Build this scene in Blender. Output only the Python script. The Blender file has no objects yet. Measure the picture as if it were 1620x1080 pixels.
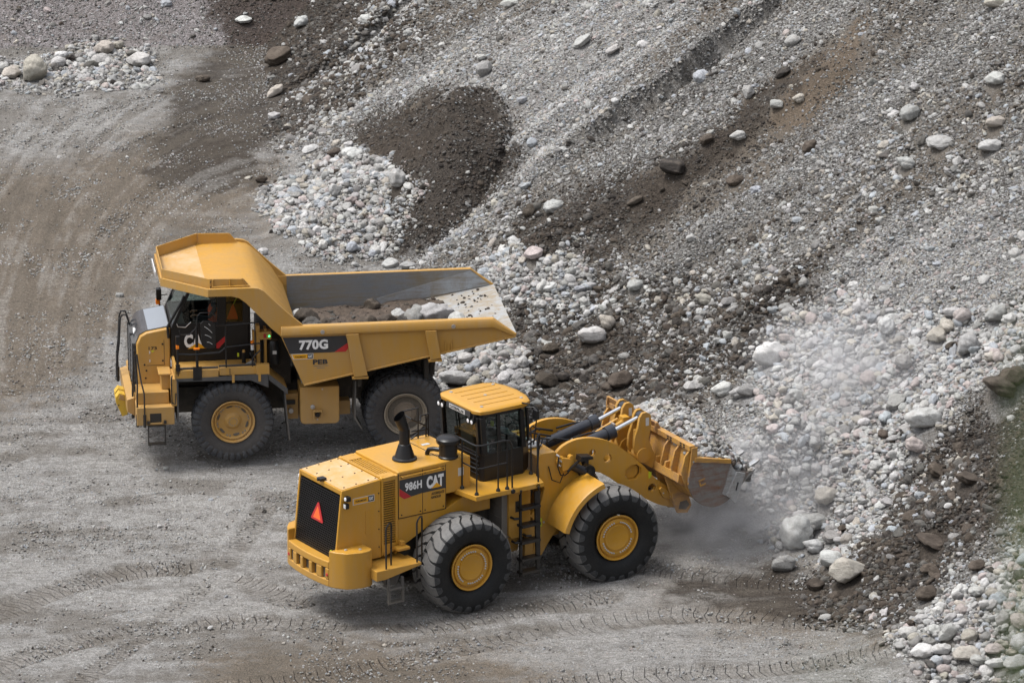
import bpy, bmesh, math, random
import numpy as np
from mathutils import Matrix, Vector, Euler
random.seed(7)
SC = bpy.context.scene
COL = SC.collection
D = bpy.data
R_ = math.radians

# ------------------------------------------------------------------ camera numbers
FPX, PITCH, CAMH, CAMY = 8000.0, 0.3081, 38.189, -100.0      # focal length in px of a 1620 px wide frame
LOADER = (-1.7732, 2.38539, 0.0, 0.58547)                     # x, y, z, heading
TRUCK = (-2.67291, 11.56962, 0.55131, 3.28142)
ART = -0.09861                                                # steering angle of the loader's front frame

def project(P):
    """world points -> picture position, used only to choose which ground patch or stone size belongs where"""
    P = np.atleast_2d(P)
    c, s = math.cos(PITCH), math.sin(PITCH)
    q = P - np.array([0, CAMY, CAMH])
    fw = q[:, 1] * c - q[:, 2] * s
    dn = -q[:, 1] * s - q[:, 2] * c
    fw = np.where(fw < 1, 1, fw)
    return 810 + FPX * q[:, 0] / fw, 540 + FPX * dn / fw

# ------------------------------------------------------------------ materials
def nodes(name):
    m = D.materials.new(name); m.use_nodes = True
    nt = m.node_tree; nt.nodes.clear()
    out = nt.nodes.new('ShaderNodeOutputMaterial')
    return m, nt, out
def N(nt, t, **kw):
    n = nt.nodes.new(t)
    for k, v in kw.items():
        if k.startswith('i_'):
            n.inputs[k[2:].replace('_', ' ')].default_value = v
        else: setattr(n, k, v)
    return n
def ramp(nt, src, stops):
    r = nt.nodes.new('ShaderNodeValToRGB')
    cr = r.color_ramp
    while len(cr.elements) < len(stops): cr.elements.new(0.5)
    for e, (p, c) in zip(cr.elements, stops):
        e.position = p; e.color = tuple(c) + (1,) if len(c) == 3 else c
    nt.links.new(src, r.inputs[0]); return r
def mix(nt, f, a, b, mode='MIX'):
    n = nt.nodes.new('ShaderNodeMix'); n.data_type = 'RGBA'; n.blend_type = mode; n.clamp_factor = True
    for s, v in ((n.inputs[0], f), (n.inputs[6], a), (n.inputs[7], b)):
        if hasattr(v, 'is_output'): nt.links.new(v, s)
        elif isinstance(v, (int, float)): s.default_value = v
        else: s.default_value = tuple(v) + (1,)
    return n.outputs[2]
def math_(nt, op, a, b=None, clamp=False):
    n = nt.nodes.new('ShaderNodeMath'); n.operation = op; n.use_clamp = clamp
    for s, v in zip(n.inputs, (a, b)):
        if v is None: continue
        if hasattr(v, 'is_output'): nt.links.new(v, s)
        else: s.default_value = v
    return n.outputs[0]
def noise(nt, vec, scale, detail=4, rough=0.6, dist=0.0):
    n = N(nt, 'ShaderNodeTexNoise'); n.inputs['Scale'].default_value = scale
    n.inputs['Detail'].default_value = detail; n.inputs['Roughness'].default_value = rough
    n.inputs['Distortion'].default_value = dist
    if vec is not None: nt.links.new(vec, n.inputs['Vector'])
    return n.outputs['Fac']
def vmap(nt, vec, scale=(1, 1, 1), rot=(0, 0, 0)):
    n = N(nt, 'ShaderNodeMapping'); n.inputs['Scale'].default_value = scale; n.inputs['Rotation'].default_value = rot
    nt.links.new(vec, n.inputs['Vector']); return n.outputs[0]

def painted(name, col, dust=(0.30, 0.25, 0.19), amount=0.35, rough=0.42, metal=0.0, dscale=1.3, spec=0.4, coat=0.0, streak=True, low=1.0):
    m, nt, out = nodes(name)
    b = N(nt, 'ShaderNodeBsdfPrincipled')
    tc = N(nt, 'ShaderNodeTexCoord').outputs['Object']
    big = noise(nt, tc, dscale, 5, 0.62)
    fine = noise(nt, tc, 23.0, 5, 0.7)
    st = noise(nt, vmap(nt, tc, (5.0, 5.0, 0.55)), 2.2, 4, 0.6)
    f = math_(nt, 'MULTIPLY_ADD', big, 0.9); 
    s = math_(nt, 'ADD', math_(nt, 'MULTIPLY', big, 0.55), math_(nt, 'MULTIPLY', st if streak else fine, 0.45))
    k = ramp(nt, s, [(0.42, (0, 0, 0)), (0.72, (1, 1, 1))]).outputs[0]
    k = math_(nt, 'MULTIPLY', k, amount)
    fleck = ramp(nt, fine, [(0.64, (0, 0, 0)), (0.74, (1, 1, 1))]).outputs[0]
    k = math_(nt, 'ADD', k, math_(nt, 'MULTIPLY', fleck, amount * 0.5), True)
    c = mix(nt, k, col, dust)
    sz_ = N(nt, 'ShaderNodeSeparateXYZ'); nt.links.new(tc, sz_.inputs[0])
    lowz = ramp(nt, math_(nt, 'ADD', math_(nt, 'MULTIPLY', sz_.outputs[2], .25), math_(nt, 'MULTIPLY', math_(nt, 'SUBTRACT', big, .5), 1.1)), [(.10, (1, 1, 1)), (.48, (0, 0, 0))]).outputs[0]
    c = mix(nt, math_(nt, 'MULTIPLY', math_(nt, 'MULTIPLY', lowz, fine), min(.8, amount * 1.7) * low), c, (.25, .215, .17))
    c = mix(nt, math_(nt, 'MULTIPLY', noise(nt, tc, 0.7, 3), 0.22), c, tuple(x * 0.72 for x in col))
    nt.links.new(c, b.inputs['Base Color'])
    rr = math_(nt, 'ADD', math_(nt, 'MULTIPLY', k, 0.5), rough, True)
    nt.links.new(rr, b.inputs['Roughness'])
    b.inputs['Metallic'].default_value = metal
    b.inputs['Specular IOR Level'].default_value = spec
    b.inputs['Coat Weight'].default_value = coat
    bp = N(nt, 'ShaderNodeBump'); bp.inputs['Strength'].default_value = 0.06; bp.inputs['Distance'].default_value = 0.02
    nt.links.new(fine, bp.inputs['Height']); nt.links.new(bp.outputs[0], b.inputs['Normal'])
    nt.links.new(b.outputs[0], out.inputs[0])
    return m

def rusty_steel(name, col, rust, amount, rough=0.38, metal=0.7, scale=1.6):
    m, nt, out = nodes(name)
    b = N(nt, 'ShaderNodeBsdfPrincipled')
    tc = N(nt, 'ShaderNodeTexCoord').outputs['Object']
    a = noise(nt, tc, scale, 7, 0.7, 0.6)
    s = noise(nt, vmap(nt, tc, (0.6, 7, 7)), 3.0, 4, 0.6)
    k = ramp(nt, math_(nt, 'ADD', math_(nt, 'MULTIPLY', a, 0.65), math_(nt, 'MULTIPLY', s, 0.35)), [(0.5 - amount * 0.3, (0, 0, 0)), (0.66 - amount * 0.2, (1, 1, 1))]).outputs[0]
    f = noise(nt, tc, 30, 4, 0.7)
    c = mix(nt, k, mix(nt, f, tuple(x * 0.75 for x in col), tuple(min(1, x * 1.25) for x in col)), rust)
    nt.links.new(c, b.inputs['Base Color'])
    nt.links.new(math_(nt, 'ADD', math_(nt, 'MULTIPLY', k, 0.35), rough, True), b.inputs['Roughness'])
    nt.links.new(math_(nt, 'MULTIPLY', math_(nt, 'SUBTRACT', 1.0, k), metal), b.inputs['Metallic'])
    bp = N(nt, 'ShaderNodeBump'); bp.inputs['Strength'].default_value = 0.25; bp.inputs['Distance'].default_value = 0.02
    nt.links.new(a, bp.inputs['Height']); nt.links.new(bp.outputs[0], b.inputs['Normal'])
    nt.links.new(b.outputs[0], out.inputs[0])
    return m

def glass_mat(name):
    m, nt, out = nodes(name)
    t = N(nt, 'ShaderNodeBsdfTransparent'); t.inputs[0].default_value = (0.50, 0.58, 0.56, 1)
    g = N(nt, 'ShaderNodeBsdfGlossy'); g.inputs['Roughness'].default_value = 0.04; g.inputs[0].default_value = (0.9, 0.95, 0.95, 1)
    fr = N(nt, 'ShaderNodeLayerWeight'); fr.inputs[0].default_value = 0.5
    k = math_(nt, 'ADD', math_(nt, 'MULTIPLY', math_(nt, 'POWER', fr.outputs['Facing'], 4.0), 0.6), 0.05, True)
    mx = N(nt, 'ShaderNodeMixShader')
    nt.links.new(k, mx.inputs[0]); nt.links.new(t.outputs[0], mx.inputs[1]); nt.links.new(g.outputs[0], mx.inputs[2])
    nt.links.new(mx.outputs[0], out.inputs[0])
    return m

def emissive(name, col, e):
    m, nt, out = nodes(name)
    b = N(nt, 'ShaderNodeBsdfPrincipled')
    b.inputs['Base Color'].default_value = col + (1,); b.inputs['Emission Color'].default_value = col + (1,)
    b.inputs['Emission Strength'].default_value = e; b.inputs['Roughness'].default_value = 0.3
    tc = N(nt, 'ShaderNodeTexCoord').outputs['Object']
    c = mix(nt, noise(nt, tc, 30), col, tuple(x * 0.8 for x in col)); nt.links.new(c, b.inputs['Base Color'])
    nt.links.new(b.outputs[0], out.inputs[0]); return m

def rubber(name, base, dusty, amount, scale=9):
    m, nt, out = nodes(name)
    b = N(nt, 'ShaderNodeBsdfPrincipled')
    tc = N(nt, 'ShaderNodeTexCoord').outputs['Object']
    a = noise(nt, tc, 2.2, 5, 0.7); f = noise(nt, tc, scale * 3, 5, 0.75)
    s = math_(nt, 'ADD', math_(nt, 'MULTIPLY', a, 0.5), math_(nt, 'MULTIPLY', f, 0.5))
    k = ramp(nt, s, [(0.52 - amount * 0.35, (0, 0, 0)), (0.74 - amount * 0.2, (1, 1, 1))]).outputs[0]
    nt.links.new(mix(nt, math_(nt, 'MULTIPLY', k, min(1, 0.25 + amount)), base, dusty), b.inputs['Base Color'])
    b.inputs['Roughness'].default_value = 0.62; b.inputs['Specular IOR Level'].default_value = 0.35
    bp = N(nt, 'ShaderNodeBump'); bp.inputs['Strength'].default_value = 0.25; bp.inputs['Distance'].default_value = 0.015
    nt.links.new(f, bp.inputs['Height']); nt.links.new(bp.outputs[0], b.inputs['Normal'])
    nt.links.new(b.outputs[0], out.inputs[0]); return m

YEL = (0.52, 0.262, 0.023); YEL2 = (0.46, 0.255, 0.055)
M = {}
M['yel'] = painted('loader_yellow_paint', YEL, dust=(0.34, 0.27, 0.18), amount=0.32, rough=0.33, coat=0.10, low=.8)
M['rimy'] = painted('loader_rim_paint', YEL, dust=(0.34, 0.27, 0.18), amount=0.24, rough=0.32, low=0.0)
M['rimt'] = painted('truck_rim_paint', YEL2, dust=(0.33, 0.26, 0.18), amount=0.5, rough=0.42, low=0.25)
M['yelt'] = painted('truck_yellow_paint', YEL2, dust=(0.35, 0.28, 0.20), amount=0.42, rough=0.38, coat=0.05)
M['yelw'] = painted('worn_yellow_paint', (0.46, 0.24, 0.033), dust=(0.29, 0.21, 0.13), amount=0.5, rough=0.45, dscale=2.5)
M['byel'] = painted('bright_yellow_plastic', (0.66, 0.40, 0.015), amount=0.2, rough=0.4)
M['blk'] = painted('black_paint', (0.008, 0.008, 0.009), dust=(0.10, 0.09, 0.08), amount=0.10, rough=0.34)
M['dark'] = painted('dark_underbody', (0.022, 0.02, 0.018), dust=(0.10, 0.085, 0.065), amount=0.5, rough=0.6)
M['rail'] = painted('black_rail_paint', (0.010, 0.010, 0.011), dust=(0.09, 0.08, 0.07), amount=0.15, rough=0.35)
M['cyl'] = painted('blue_black_cylinder', (0.022, 0.026, 0.036), amount=0.06, rough=0.3)
M['hood'] = painted('glossy_black_hood', (0.03, 0.034, 0.04), dust=(0.3, 0.3, 0.31), amount=0.15, rough=0.22, coat=1.0, spec=1.0)
M['silver'] = painted('silver_hood_sheet', (0.34, 0.37, 0.41), dust=(0.25, 0.25, 0.25), amount=0.12, rough=0.34, metal=0.35)
M['canopy'] = painted('dust_and_sheen_paint', (0.54, 0.31, 0.085), dust=(0.58, 0.49, 0.37), amount=0.75, rough=0.34, dscale=1.6, coat=0.2)  # dust, and sky sheen on upward faces put into a lighter yellow
M['flap'] = painted('grey_rubber_flap', (0.055, 0.057, 0.06), dust=(0.17, 0.15, 0.13), amount=0.45, rough=0.6)
M['grey'] = painted('grey_steel_paint', (0.17, 0.16, 0.145), amount=0.35, rough=0.5)
M['tan'] = painted('dusty_tan_hub', (0.27, 0.225, 0.165), dust=(0.25, 0.22, 0.18), amount=0.5, rough=0.6)
M['hub'] = painted('brown_dusty_hub', (0.17, 0.13, 0.095), dust=(0.26, 0.22, 0.17), amount=0.5, rough=0.6)
M['chrome'] = painted('chromed_rod', (0.72, 0.74, 0.76), amount=0.0, rough=0.14, metal=1.0, streak=False)
M['white'] = painted('white_lettering', (0.80, 0.80, 0.80), amount=0.08, rough=0.5)
M['decal'] = painted('charcoal_decal', (0.035, 0.037, 0.042), amount=0.05, rough=0.4)
M['red'] = painted('red_stripe', (0.45, 0.02, 0.025), amount=0.08, rough=0.4)
M['orange'] = painted('orange_reflector', (0.95, 0.15, 0.03), amount=0.04, rough=0.4)
M['logoy'] = painted('logo_yellow', (0.75, 0.36, 0.012), amount=0.04, rough=0.4)
M['ink'] = painted('black_ink', (0.02, 0.018, 0.016), amount=0.05, rough=0.5)
M['sticker'] = painted('pale_sticker', (0.55, 0.55, 0.54), amount=0.15, rough=0.5)
M['hivis'] = painted('lime_sticker', (0.50, 0.55, 0.02), amount=0.08, rough=0.5)
M['lens'] = painted('lamp_lens', (0.75, 0.76, 0.78), amount=0.02, rough=0.1)
M['bolt'] = painted('zinc_bolt', (0.50, 0.50, 0.50), amount=0.25, rough=0.35, metal=0.6)
M['bodysteel'] = rusty_steel('scuffed_body_steel', (0.235, 0.255, 0.28), (0.19, 0.155, 0.105), 0.32, rough=0.42, metal=0.45, scale=0.9)
M['worn'] = rusty_steel('polished_body_floor', (0.40, 0.425, 0.445), (0.27, 0.225, 0.165), 0.42, rough=0.42, metal=0.35, scale=2.4)
M['blueband'] = rusty_steel('blue_grey_wear_plate', (0.33, 0.36, 0.40), (0.22, 0.20, 0.17), 0.25, rough=0.4, metal=0.4)
M['bucket'] = rusty_steel('worn_bucket_side', (0.22, 0.21, 0.20), (0.17, 0.075, 0.035), 0.18, rough=0.42, metal=0.35, scale=1.3)
M['bucketlip'] = rusty_steel('bare_steel_edge', (0.42, 0.43, 0.44), (0.2, 0.17, 0.14), 0.25, rough=0.35, metal=0.6)
M['rusty'] = rusty_steel('rusty_yellow_bucket', (0.46, 0.245, 0.05), (0.28, 0.16, 0.085), 0.22, rough=0.5, metal=0.0, scale=2.2)
M['glass'] = glass_mat('tinted_cab_glass')
M['tyre'] = rubber('tyre_rubber', (0.008, 0.009, 0.010), (0.04, 0.037, 0.034), 0.2)
M['treadl'] = rubber('dusty_tread', (0.050, 0.054, 0.060), (0.165, 0.16, 0.153), 0.95, 5)
M['shoulder'] = rubber('tyre_shoulder', (0.022, 0.025, 0.030), (0.10, 0.098, 0.094), 0.45, 6)
M['treadt'] = rubber('truck_tread', (0.016, 0.021, 0.030), (0.11, 0.107, 0.105), 0.5)
M['sidewall'] = rubber('dusty_sidewall', (0.032, 0.031, 0.032), (0.085, 0.078, 0.073), 0.55)
M['skin'] = painted('skin', (0.45, 0.24, 0.16), amount=0.0, rough=0.5, streak=False)
M['cloth'] = painted('dark_workwear', (0.03, 0.035, 0.05), amount=0.1, rough=0.9, streak=False)
M['vest'] = painted('orange_vest', (0.85, 0.10, 0.02), amount=0.02, rough=0.8, streak=False)
M['seat'] = painted('seat_fabric', (0.03, 0.03, 0.033), amount=0.2, rough=0.9, streak=False)
M['green'] = emissive('green_lamp', (0.05, 0.9, 0.2), 2.5)
M['amber'] = painted('amber_lens', (0.85, 0.22, 0.01), amount=0.03, rough=0.2)
M['screen'] = painted('screen_glass', (0.35, 0.42, 0.45), amount=0.02, rough=0.1)

ONE_PIECE = {'roof_rib', 'grille', 'louvre_panel', 'panel_gap', 'chassis', 'cab_glass', 'small_print', 'guard_rail', 'lip_brace', 'fuel_filler', 'canopy_lip', 'back_rib', 'rear_frame', 'cab_body', 'dump_body', 'bumper'}
# ------------------------------------------------------------------ mesh builder
class MB:
    def __init__(s, tf=None): s.v = []; s.f = []; s.m = []; s.tf = tf; s.mats = []; s.cur = 0
    def mat(s, key):
        if key not in s.mats: s.mats.append(key)
        s.cur = s.mats.index(key); return s
    def add(s, vs, fs):
        o = len(s.v); s.v += [tuple(v) for v in vs]
        for f in fs: s.f.append(tuple(i + o for i in f)); s.m.append(s.cur)
        return s
    def box(s, x0, x1, y0, y1, z0, z1, M4=None):
        vs = [(x, y, z) for x in (x0, x1) for y in (y0, y1) for z in (z0, z1)]
        if M4 is not None: vs = [tuple(M4 @ Vector(v)) for v in vs]
        return s.add(vs, [(0, 1, 3, 2), (4, 6, 7, 5), (0, 4, 5, 1), (2, 3, 7, 6), (0, 2, 6, 4), (1, 5, 7, 3)])
    def prism(s, pts, axis, a, b):
        """2-D outline extruded along an axis; axis 1: pts are (x,z); axis 2: (x,y); axis 0: (y,z)"""
        def P(p, t): return (p[0], t, p[1]) if axis == 1 else (p[0], p[1], t) if axis == 2 else (t, p[0], p[1])
        n = len(pts); vs = [P(p, a) for p in pts] + [P(p, b) for p in pts]
        fs = [tuple(range(n)), tuple(range(2 * n - 1, n - 1, -1))]
        fs += [(i, i + n, (i + 1) % n + n, (i + 1) % n) for i in range(n)]
        return s.add(vs, fs)
    def loft(s, rings, cap=True, closed=True):
        n = len(rings[0]); vs = [p for r in rings for p in r]; fs = []
        for k in range(len(rings) - 1):
            for i in range(n if closed else n - 1):
                j = (i + 1) % n
                fs.append((k * n + i, k * n + j, (k + 1) * n + j, (k + 1) * n + i))
        if cap: fs += [tuple(range(n - 1, -1, -1)), tuple((len(rings) - 1) * n + i for i in range(n))]
        return s.add(vs, fs)
    def tube(s, path, r, n=8, rad=None):
        P = [Vector(p) for p in path]; rings = []
        up = None
        for i, p in enumerate(P):
            d = ((P[min(i + 1, len(P) - 1)] - p).normalized() + (p - P[max(i - 1, 0)]).normalized()).normalized()
            if up is None: up = Vector((0, 0, 1)) if abs(d.z) < 0.9 else Vector((1, 0, 0))
            u = d.cross(up).normalized(); w = u.cross(d).normalized(); up = w
            rr = rad[i] if rad else r
            rings.append([tuple(p + u * rr * math.cos(t) + w * rr * math.sin(t)) for t in (2 * math.pi * k / n for k in range(n))])
        return s.loft(rings)
    def rev(s, prof, c, ax, n=48, closed=False):
        """profile of (distance along axis, radius) turned about the line through c along ax"""
        ax = Vector(ax).normalized(); u = ax.orthogonal().normalized(); w = ax.cross(u); c = Vector(c)
        rings = []
        for d, r in prof:
            rings.append([tuple(c + ax * d + u * r * math.cos(2 * math.pi * k / n) + w * r * math.sin(2 * math.pi * k / n)) for k in range(n)])
        if closed: rings.append(rings[0])
        return s.loft(rings, cap=not closed)
    def strip(s, top, th):
        """list of (left, right) point pairs with downwards thickness vectors th"""
        rings = []
        for (a, b), t in zip(top, th):
            a = Vector(a); b = Vector(b); t = Vector(t); rings.append([tuple(a), tuple(b), tuple(b + t), tuple(a + t)])
        return s.loft(rings)
    def groups(s):
        """face sets of the pieces that do not touch each other"""
        par = list(range(len(s.v)))
        def find(a):
            while par[a] != a: par[a] = par[par[a]]; a = par[a]
            return a
        for f in s.f:
            r = find(f[0])
            for q in f[1:]: par[find(q)] = r
        isl = {}
        for i, f in enumerate(s.f): isl.setdefault(find(f[0]), []).append(i)
        G = []
        for fs in isl.values():
            P = np.array([s.v[q] for i in fs for q in s.f[i]]); lo, hi = P.min(0) - .006, P.max(0) + .006; fs = list(fs)
            while True:
                hit = [g for g in G if (g[1] <= hi).all() and (g[2] >= lo).all()]
                if not hit: break
                for g in hit: fs += g[0]; lo = np.minimum(lo, g[1]); hi = np.maximum(hi, g[2]); G.remove(g)
            G.append((fs, lo, hi))
        return [g[0] for g in G]
    def build(s, name, mat=None, parent=None, bevel=0.0, smooth=35, seg=2):
        if parent is not None and name not in ONE_PIECE and len(s.f) < 6000:
            gr = s.groups()
            if len(gr) > 1:
                out = []
                for fs in gr:
                    t = MB(s.tf); t.mats = list(s.mats); used = sorted({q for i in fs for q in s.f[i]}); mp = {q: k for k, q in enumerate(used)}
                    t.v = [s.v[q] for q in used]; t.f = [tuple(mp[q] for q in s.f[i]) for i in fs]; t.m = [s.m[i] for i in fs]
                    mu = sorted(set(t.m))
                    if t.mats: t.mats = [t.mats[k] for k in mu]; t.m = [mu.index(k) for k in t.m]
                    out.append(t._build(name, mat, parent, bevel, smooth, seg))
                return out[0]
        return s._build(name, mat, parent, bevel, smooth, seg)
    def _build(s, name, mat=None, parent=None, bevel=0.0, smooth=35, seg=2):
        me = D.meshes.new(name)
        vs = s.v if s.tf is None else [s.tf(v) for v in s.v]
        me.from_pydata(vs, [], s.f)
        keys = s.mats or [mat]
        for k in keys: me.materials.append(M[k])
        if len(keys) > 1: me.polygons.foreach_set('material_index', s.m)
        bm = bmesh.new(); bm.from_mesh(me); bmesh.ops.recalc_face_normals(bm, faces=bm.faces); bm.to_mesh(me); bm.free()
        me.polygons.foreach_set('use_smooth', [True] * len(me.polygons))
        me.set_sharp_from_angle(angle=R_(smooth))
        o = D.objects.new(name, me); COL.objects.link(o)
        if parent: o.parent = parent
        if bevel:
            b = o.modifiers.new('edge', 'BEVEL'); b.width = bevel; b.segments = seg; b.limit_method = 'ANGLE'; b.angle_limit = R_(40)
            b.use_clamp_overlap = True; b.harden_normals = True
        return o

def art(v):
    x, y, z = v; c, s = math.cos(ART), math.sin(ART)
    return (1.9 + c * (x - 1.9) - s * y, s * (x - 1.9) + c * y, z)

def empty(name, loc, rz, label, cat, group=None):
    o = D.objects.new(name, None); COL.objects.link(o); o.location = loc; o.rotation_euler = (0, 0, rz)
    o['label'] = label; o['category'] = cat; o.empty_display_size = 0.3
    if group: o['group'] = group
    return o

def lettering(name, text, mat, parent, origin, xdir, ydir, height, width=None, bold=0.03, depth=0.004, shear=0.0):
    """real raised letters: origin = lower left corner, xdir/ydir span the plate"""
    cu = D.curves.new('type', 'FONT'); cu.body = text; cu.size = 1.0; cu.offset = bold; cu.shear = shear; cu.extrude = 0.0
    cu.resolution_u = 3; cu.space_character = 1.0 + bold * 1.2
    t = D.objects.new('type', cu); COL.objects.link(t)
    dg = bpy.context.evaluated_depsgraph_get(); dg.update()
    me = D.meshes.new_from_object(t.evaluated_get(dg))
    D.objects.remove(t); D.curves.remove(cu)
    co = np.empty(len(me.vertices) * 3); me.vertices.foreach_get('co', co); co = co.reshape(-1, 3)
    mn, mx = co.min(0), co.max(0); co = (co - mn); hh = mx[1] - mn[1]; ww = mx[0] - mn[0]
    sy = height / hh; sx = (width / ww) if width else sy
    X = Vector(xdir).normalized(); Y = Vector(ydir).normalized(); Z = X.cross(Y); O = Vector(origin)
    lo = [tuple(O + X * (c[0] * sx) + Y * (c[1] * sy)) for c in co]
    hi = [tuple(Vector(p) + Z * depth) for p in lo]
    faces = [tuple(p.vertices) for p in me.polygons]; n = len(lo)
    ec = {}
    for f in faces:
        for a, b in zip(f, f[1:] + f[:1]): ec[(a, b)] = 1
    fs = [tuple(i + n for i in f) for f in faces]
    for (a, b) in ec:
        if (b, a) not in ec: fs.append((a, b, b + n, a + n))
    D.meshes.remove(me)
    nm = D.meshes.new(name); nm.from_pydata(lo + hi, [], fs); nm.materials.append(M[mat])
    o = D.objects.new(name, nm); COL.objects.link(o); o.parent = parent
    return o

# ------------------------------------------------------------------ tyres
def tyre_mesh(Rr, W, rr, nl, kind, seg=72):
    b = MB()
    b.mat('sidewall' if kind == 'truck' else 'tyre')
    h = Rr - rr
    if kind == 'loader':
        prof = [(.33, 0), (.40, .10), (.475, .34), (.50, .55), (.495, .72), (.455, .86), (.36, .925), (.18, .94), (0, .945)]
    else:
        prof = [(.36, 0), (.42, .10), (.485, .36), (.50, .56), (.49, .74), (.465, .86), (.40, .935), (.2, .95), (0, .955)]
    P = [(y * W, rr + r * h) for y, r in prof]
    P = P + [(-y, r) for y, r in P[-2::-1]]
    P += [(-.30 * W, rr - .01), (.30 * W, rr - .01)]
    b.rev(P, (0, 0, 0), (0, 1, 0), seg, closed=True)
    if kind == 'truck':      # ring lines on the sidewall
        for sg in (1, -1):
            b.rev([(sg * .497 * W, rr + .60 * h), (sg * .507 * W, rr + .62 * h), (sg * .497 * W, rr + .64 * h)], (0, 0, 0), (0, 1, 0), seg, closed=True)
    b.mat('treadl' if kind == 'loader' else 'treadt')
    pitch = 2 * math.pi / nl
    for sg in (1, -1):
        for k in range(nl):
            a0 = k * pitch + (0 if sg > 0 else pitch * .5)
            if kind == 'loader':
                st = [(.012, 0, .0, .34), (.12, 0, .10, .39), (.20, -.002, .34, .40), (.30, -.012, .60, .40), (.41, -.035, .70, .40), (.468, -.085, .72, .38), (.502, -.16, .73, .30), (.50, -.205, .73, .20)]
                dp = .10
            else:
                st = [(.10, .004, 0, .33), (.25, 0, .12, .34), (.40, -.006, .16, .345), (.485, -.03, .17, .34), (.53, -.09, .17, .32), (.525, -.17, .17, .25)]
                dp = .065
            rings = []
            jit = random.uniform(-.012, .012)
            for i, (y, dr, ska, hw) in enumerate(st):
                a = a0 + (ska + jit) * pitch; r = Rr + dr; hwa = hw * pitch
                inr = r - dp; yi = max(0, y - (.05 if y > .45 else 0))
                ring = []
                for (aa, q, yy) in ((a - hwa, r, y), (a + hwa, r, y), (a + hwa * 1.12, inr, yi), (a - hwa * 1.12, inr, yi)):
                    ring.append((q * math.sin(aa), sg * yy * W, q * math.cos(aa)))
                rings.append(ring)
            if kind == 'loader': b.mat('treadl').loft(rings[:6]); b.mat('shoulder').loft(rings[5:])
            else: b.loft(rings)
    return b

def rim_mesh(kind):
    """rims face +y in their own space"""
    b = MB()
    if kind == 'loader':
        b.mat('rimy')
        b.rev([(.20, .44), (.36, .50), (.395, .515), (.405, .50), (.395, .475), (.33, .462), (.325, .435), (.365, .42), (.372, .40), (.372, .335), (.355, .325), (.35, .30), (.375, .288), (.378, .27), (.372, .26), (.372, .001)], (0, 0, 0), (0, 1, 0), 56)
        for k in range(7):      # lock-ring slots
            pass
    elif kind == 'front':
        b.mat('rimt')
        b.rev([(.10, .46), (.20, .49), (.235, .50), (.245, .487), (.235, .465), (.17, .445), (.17, .43), (.20, .415), (.195, .395), (.12, .36), (.105, .30), (.12, .20), (.15, .175), (.17, .14), (.20, .13), (.205, .001)], (0, 0, 0), (0, 1, 0), 56)
        b.mat('dark')  # raised dark ovals paint the shade of the rim's openings
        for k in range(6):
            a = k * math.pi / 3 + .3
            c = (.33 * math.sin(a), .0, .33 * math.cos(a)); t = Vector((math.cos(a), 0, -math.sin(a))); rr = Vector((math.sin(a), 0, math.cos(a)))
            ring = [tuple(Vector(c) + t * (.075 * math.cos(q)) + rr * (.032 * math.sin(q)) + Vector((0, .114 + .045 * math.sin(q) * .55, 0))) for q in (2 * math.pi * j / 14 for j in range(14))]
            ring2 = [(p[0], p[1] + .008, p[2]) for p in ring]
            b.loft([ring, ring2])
        b.mat('tan')
        for k in range(6):
            a = k * math.pi / 3 + .3 + math.pi / 6
            for dq in (-.09, .09):
                b.rev([(0, .022), (.06, .022), (.07, .012)], (.365 * math.sin(a + dq), .10, .365 * math.cos(a + dq)), (0, 1, 0), 8)
        for k in range(10):
            a = k * math.pi / 5
            b.rev([(0, .014), (.02, .014)], (.09 * math.sin(a), .203, .09 * math.cos(a)), (0, 1, 0), 6)
    else:
        b.mat('tan')
        b.rev([(.05, .455), (.19, .49), (.235, .50), (.247, .487), (.237, .465), (.19, .45), (.20, .435), (.19, .42), (.10, .405), (.09, .395)], (0, 0, 0), (0, 1, 0), 56)
        b.mat('dark').rev([(.10, .405), (-.02, .385), (-.09, .36), (-.09, .01)], (0, 0, 0), (0, 1, 0), 48)
        b.mat('hub').rev([(-.08, .27), (.10, .265), (.12, .25), (.125, .15), (.145, .14), (.148, .001)], (0, 0, 0), (0, 1, 0), 40)
        for k in range(24):
            a = k * math.pi / 12
            b.rev([(0, .014), (.025, .014)], (.215 * math.sin(a), .122, .215 * math.cos(a)), (0, 1, 0), 6)
    return b
def plate(name, outline, holes, y0, y1, mat, parent, tf=None, bevel=0.0, poly=False):
    """flat plate in the x-z plane with real openings"""
    cu = D.curves.new('plate', 'CURVE'); cu.dimensions = '2D'; cu.fill_mode = 'BOTH'; cu.extrude = abs(y1 - y0) / 2
    for pts in [outline] + holes:
        sp = cu.splines.new('POLY'); sp.points.add(len(pts) - 1); sp.use_cyclic_u = True
        for p, q in zip(sp.points, pts): p.co = (q[0], q[1], 0, 1)
    t = D.objects.new('plate', cu); COL.objects.link(t)
    dg = bpy.context.evaluated_depsgraph_get(); dg.update()
    me = D.meshes.new_from_object(t.evaluated_get(dg)); D.objects.remove(t); D.curves.remove(cu)
    ym = (y0 + y1) / 2
    for v in me.vertices:
        p = (v.co.x, ym + v.co.z, v.co.y); v.co = tf(p) if tf else p
    bm = bmesh.new(); bm.from_mesh(me); bmesh.ops.remove_doubles(bm, verts=bm.verts, dist=1e-4); bmesh.ops.recalc_face_normals(bm, faces=bm.faces); bm.to_mesh(me); bm.free()
    me.materials.clear(); me.materials.append(M[mat])
    me.polygons.foreach_set('use_smooth', [True] * len(me.polygons)); me.set_sharp_from_angle(angle=R_(35))
    o = D.objects.new(name, me); COL.objects.link(o); o.parent = parent
    return o
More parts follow.
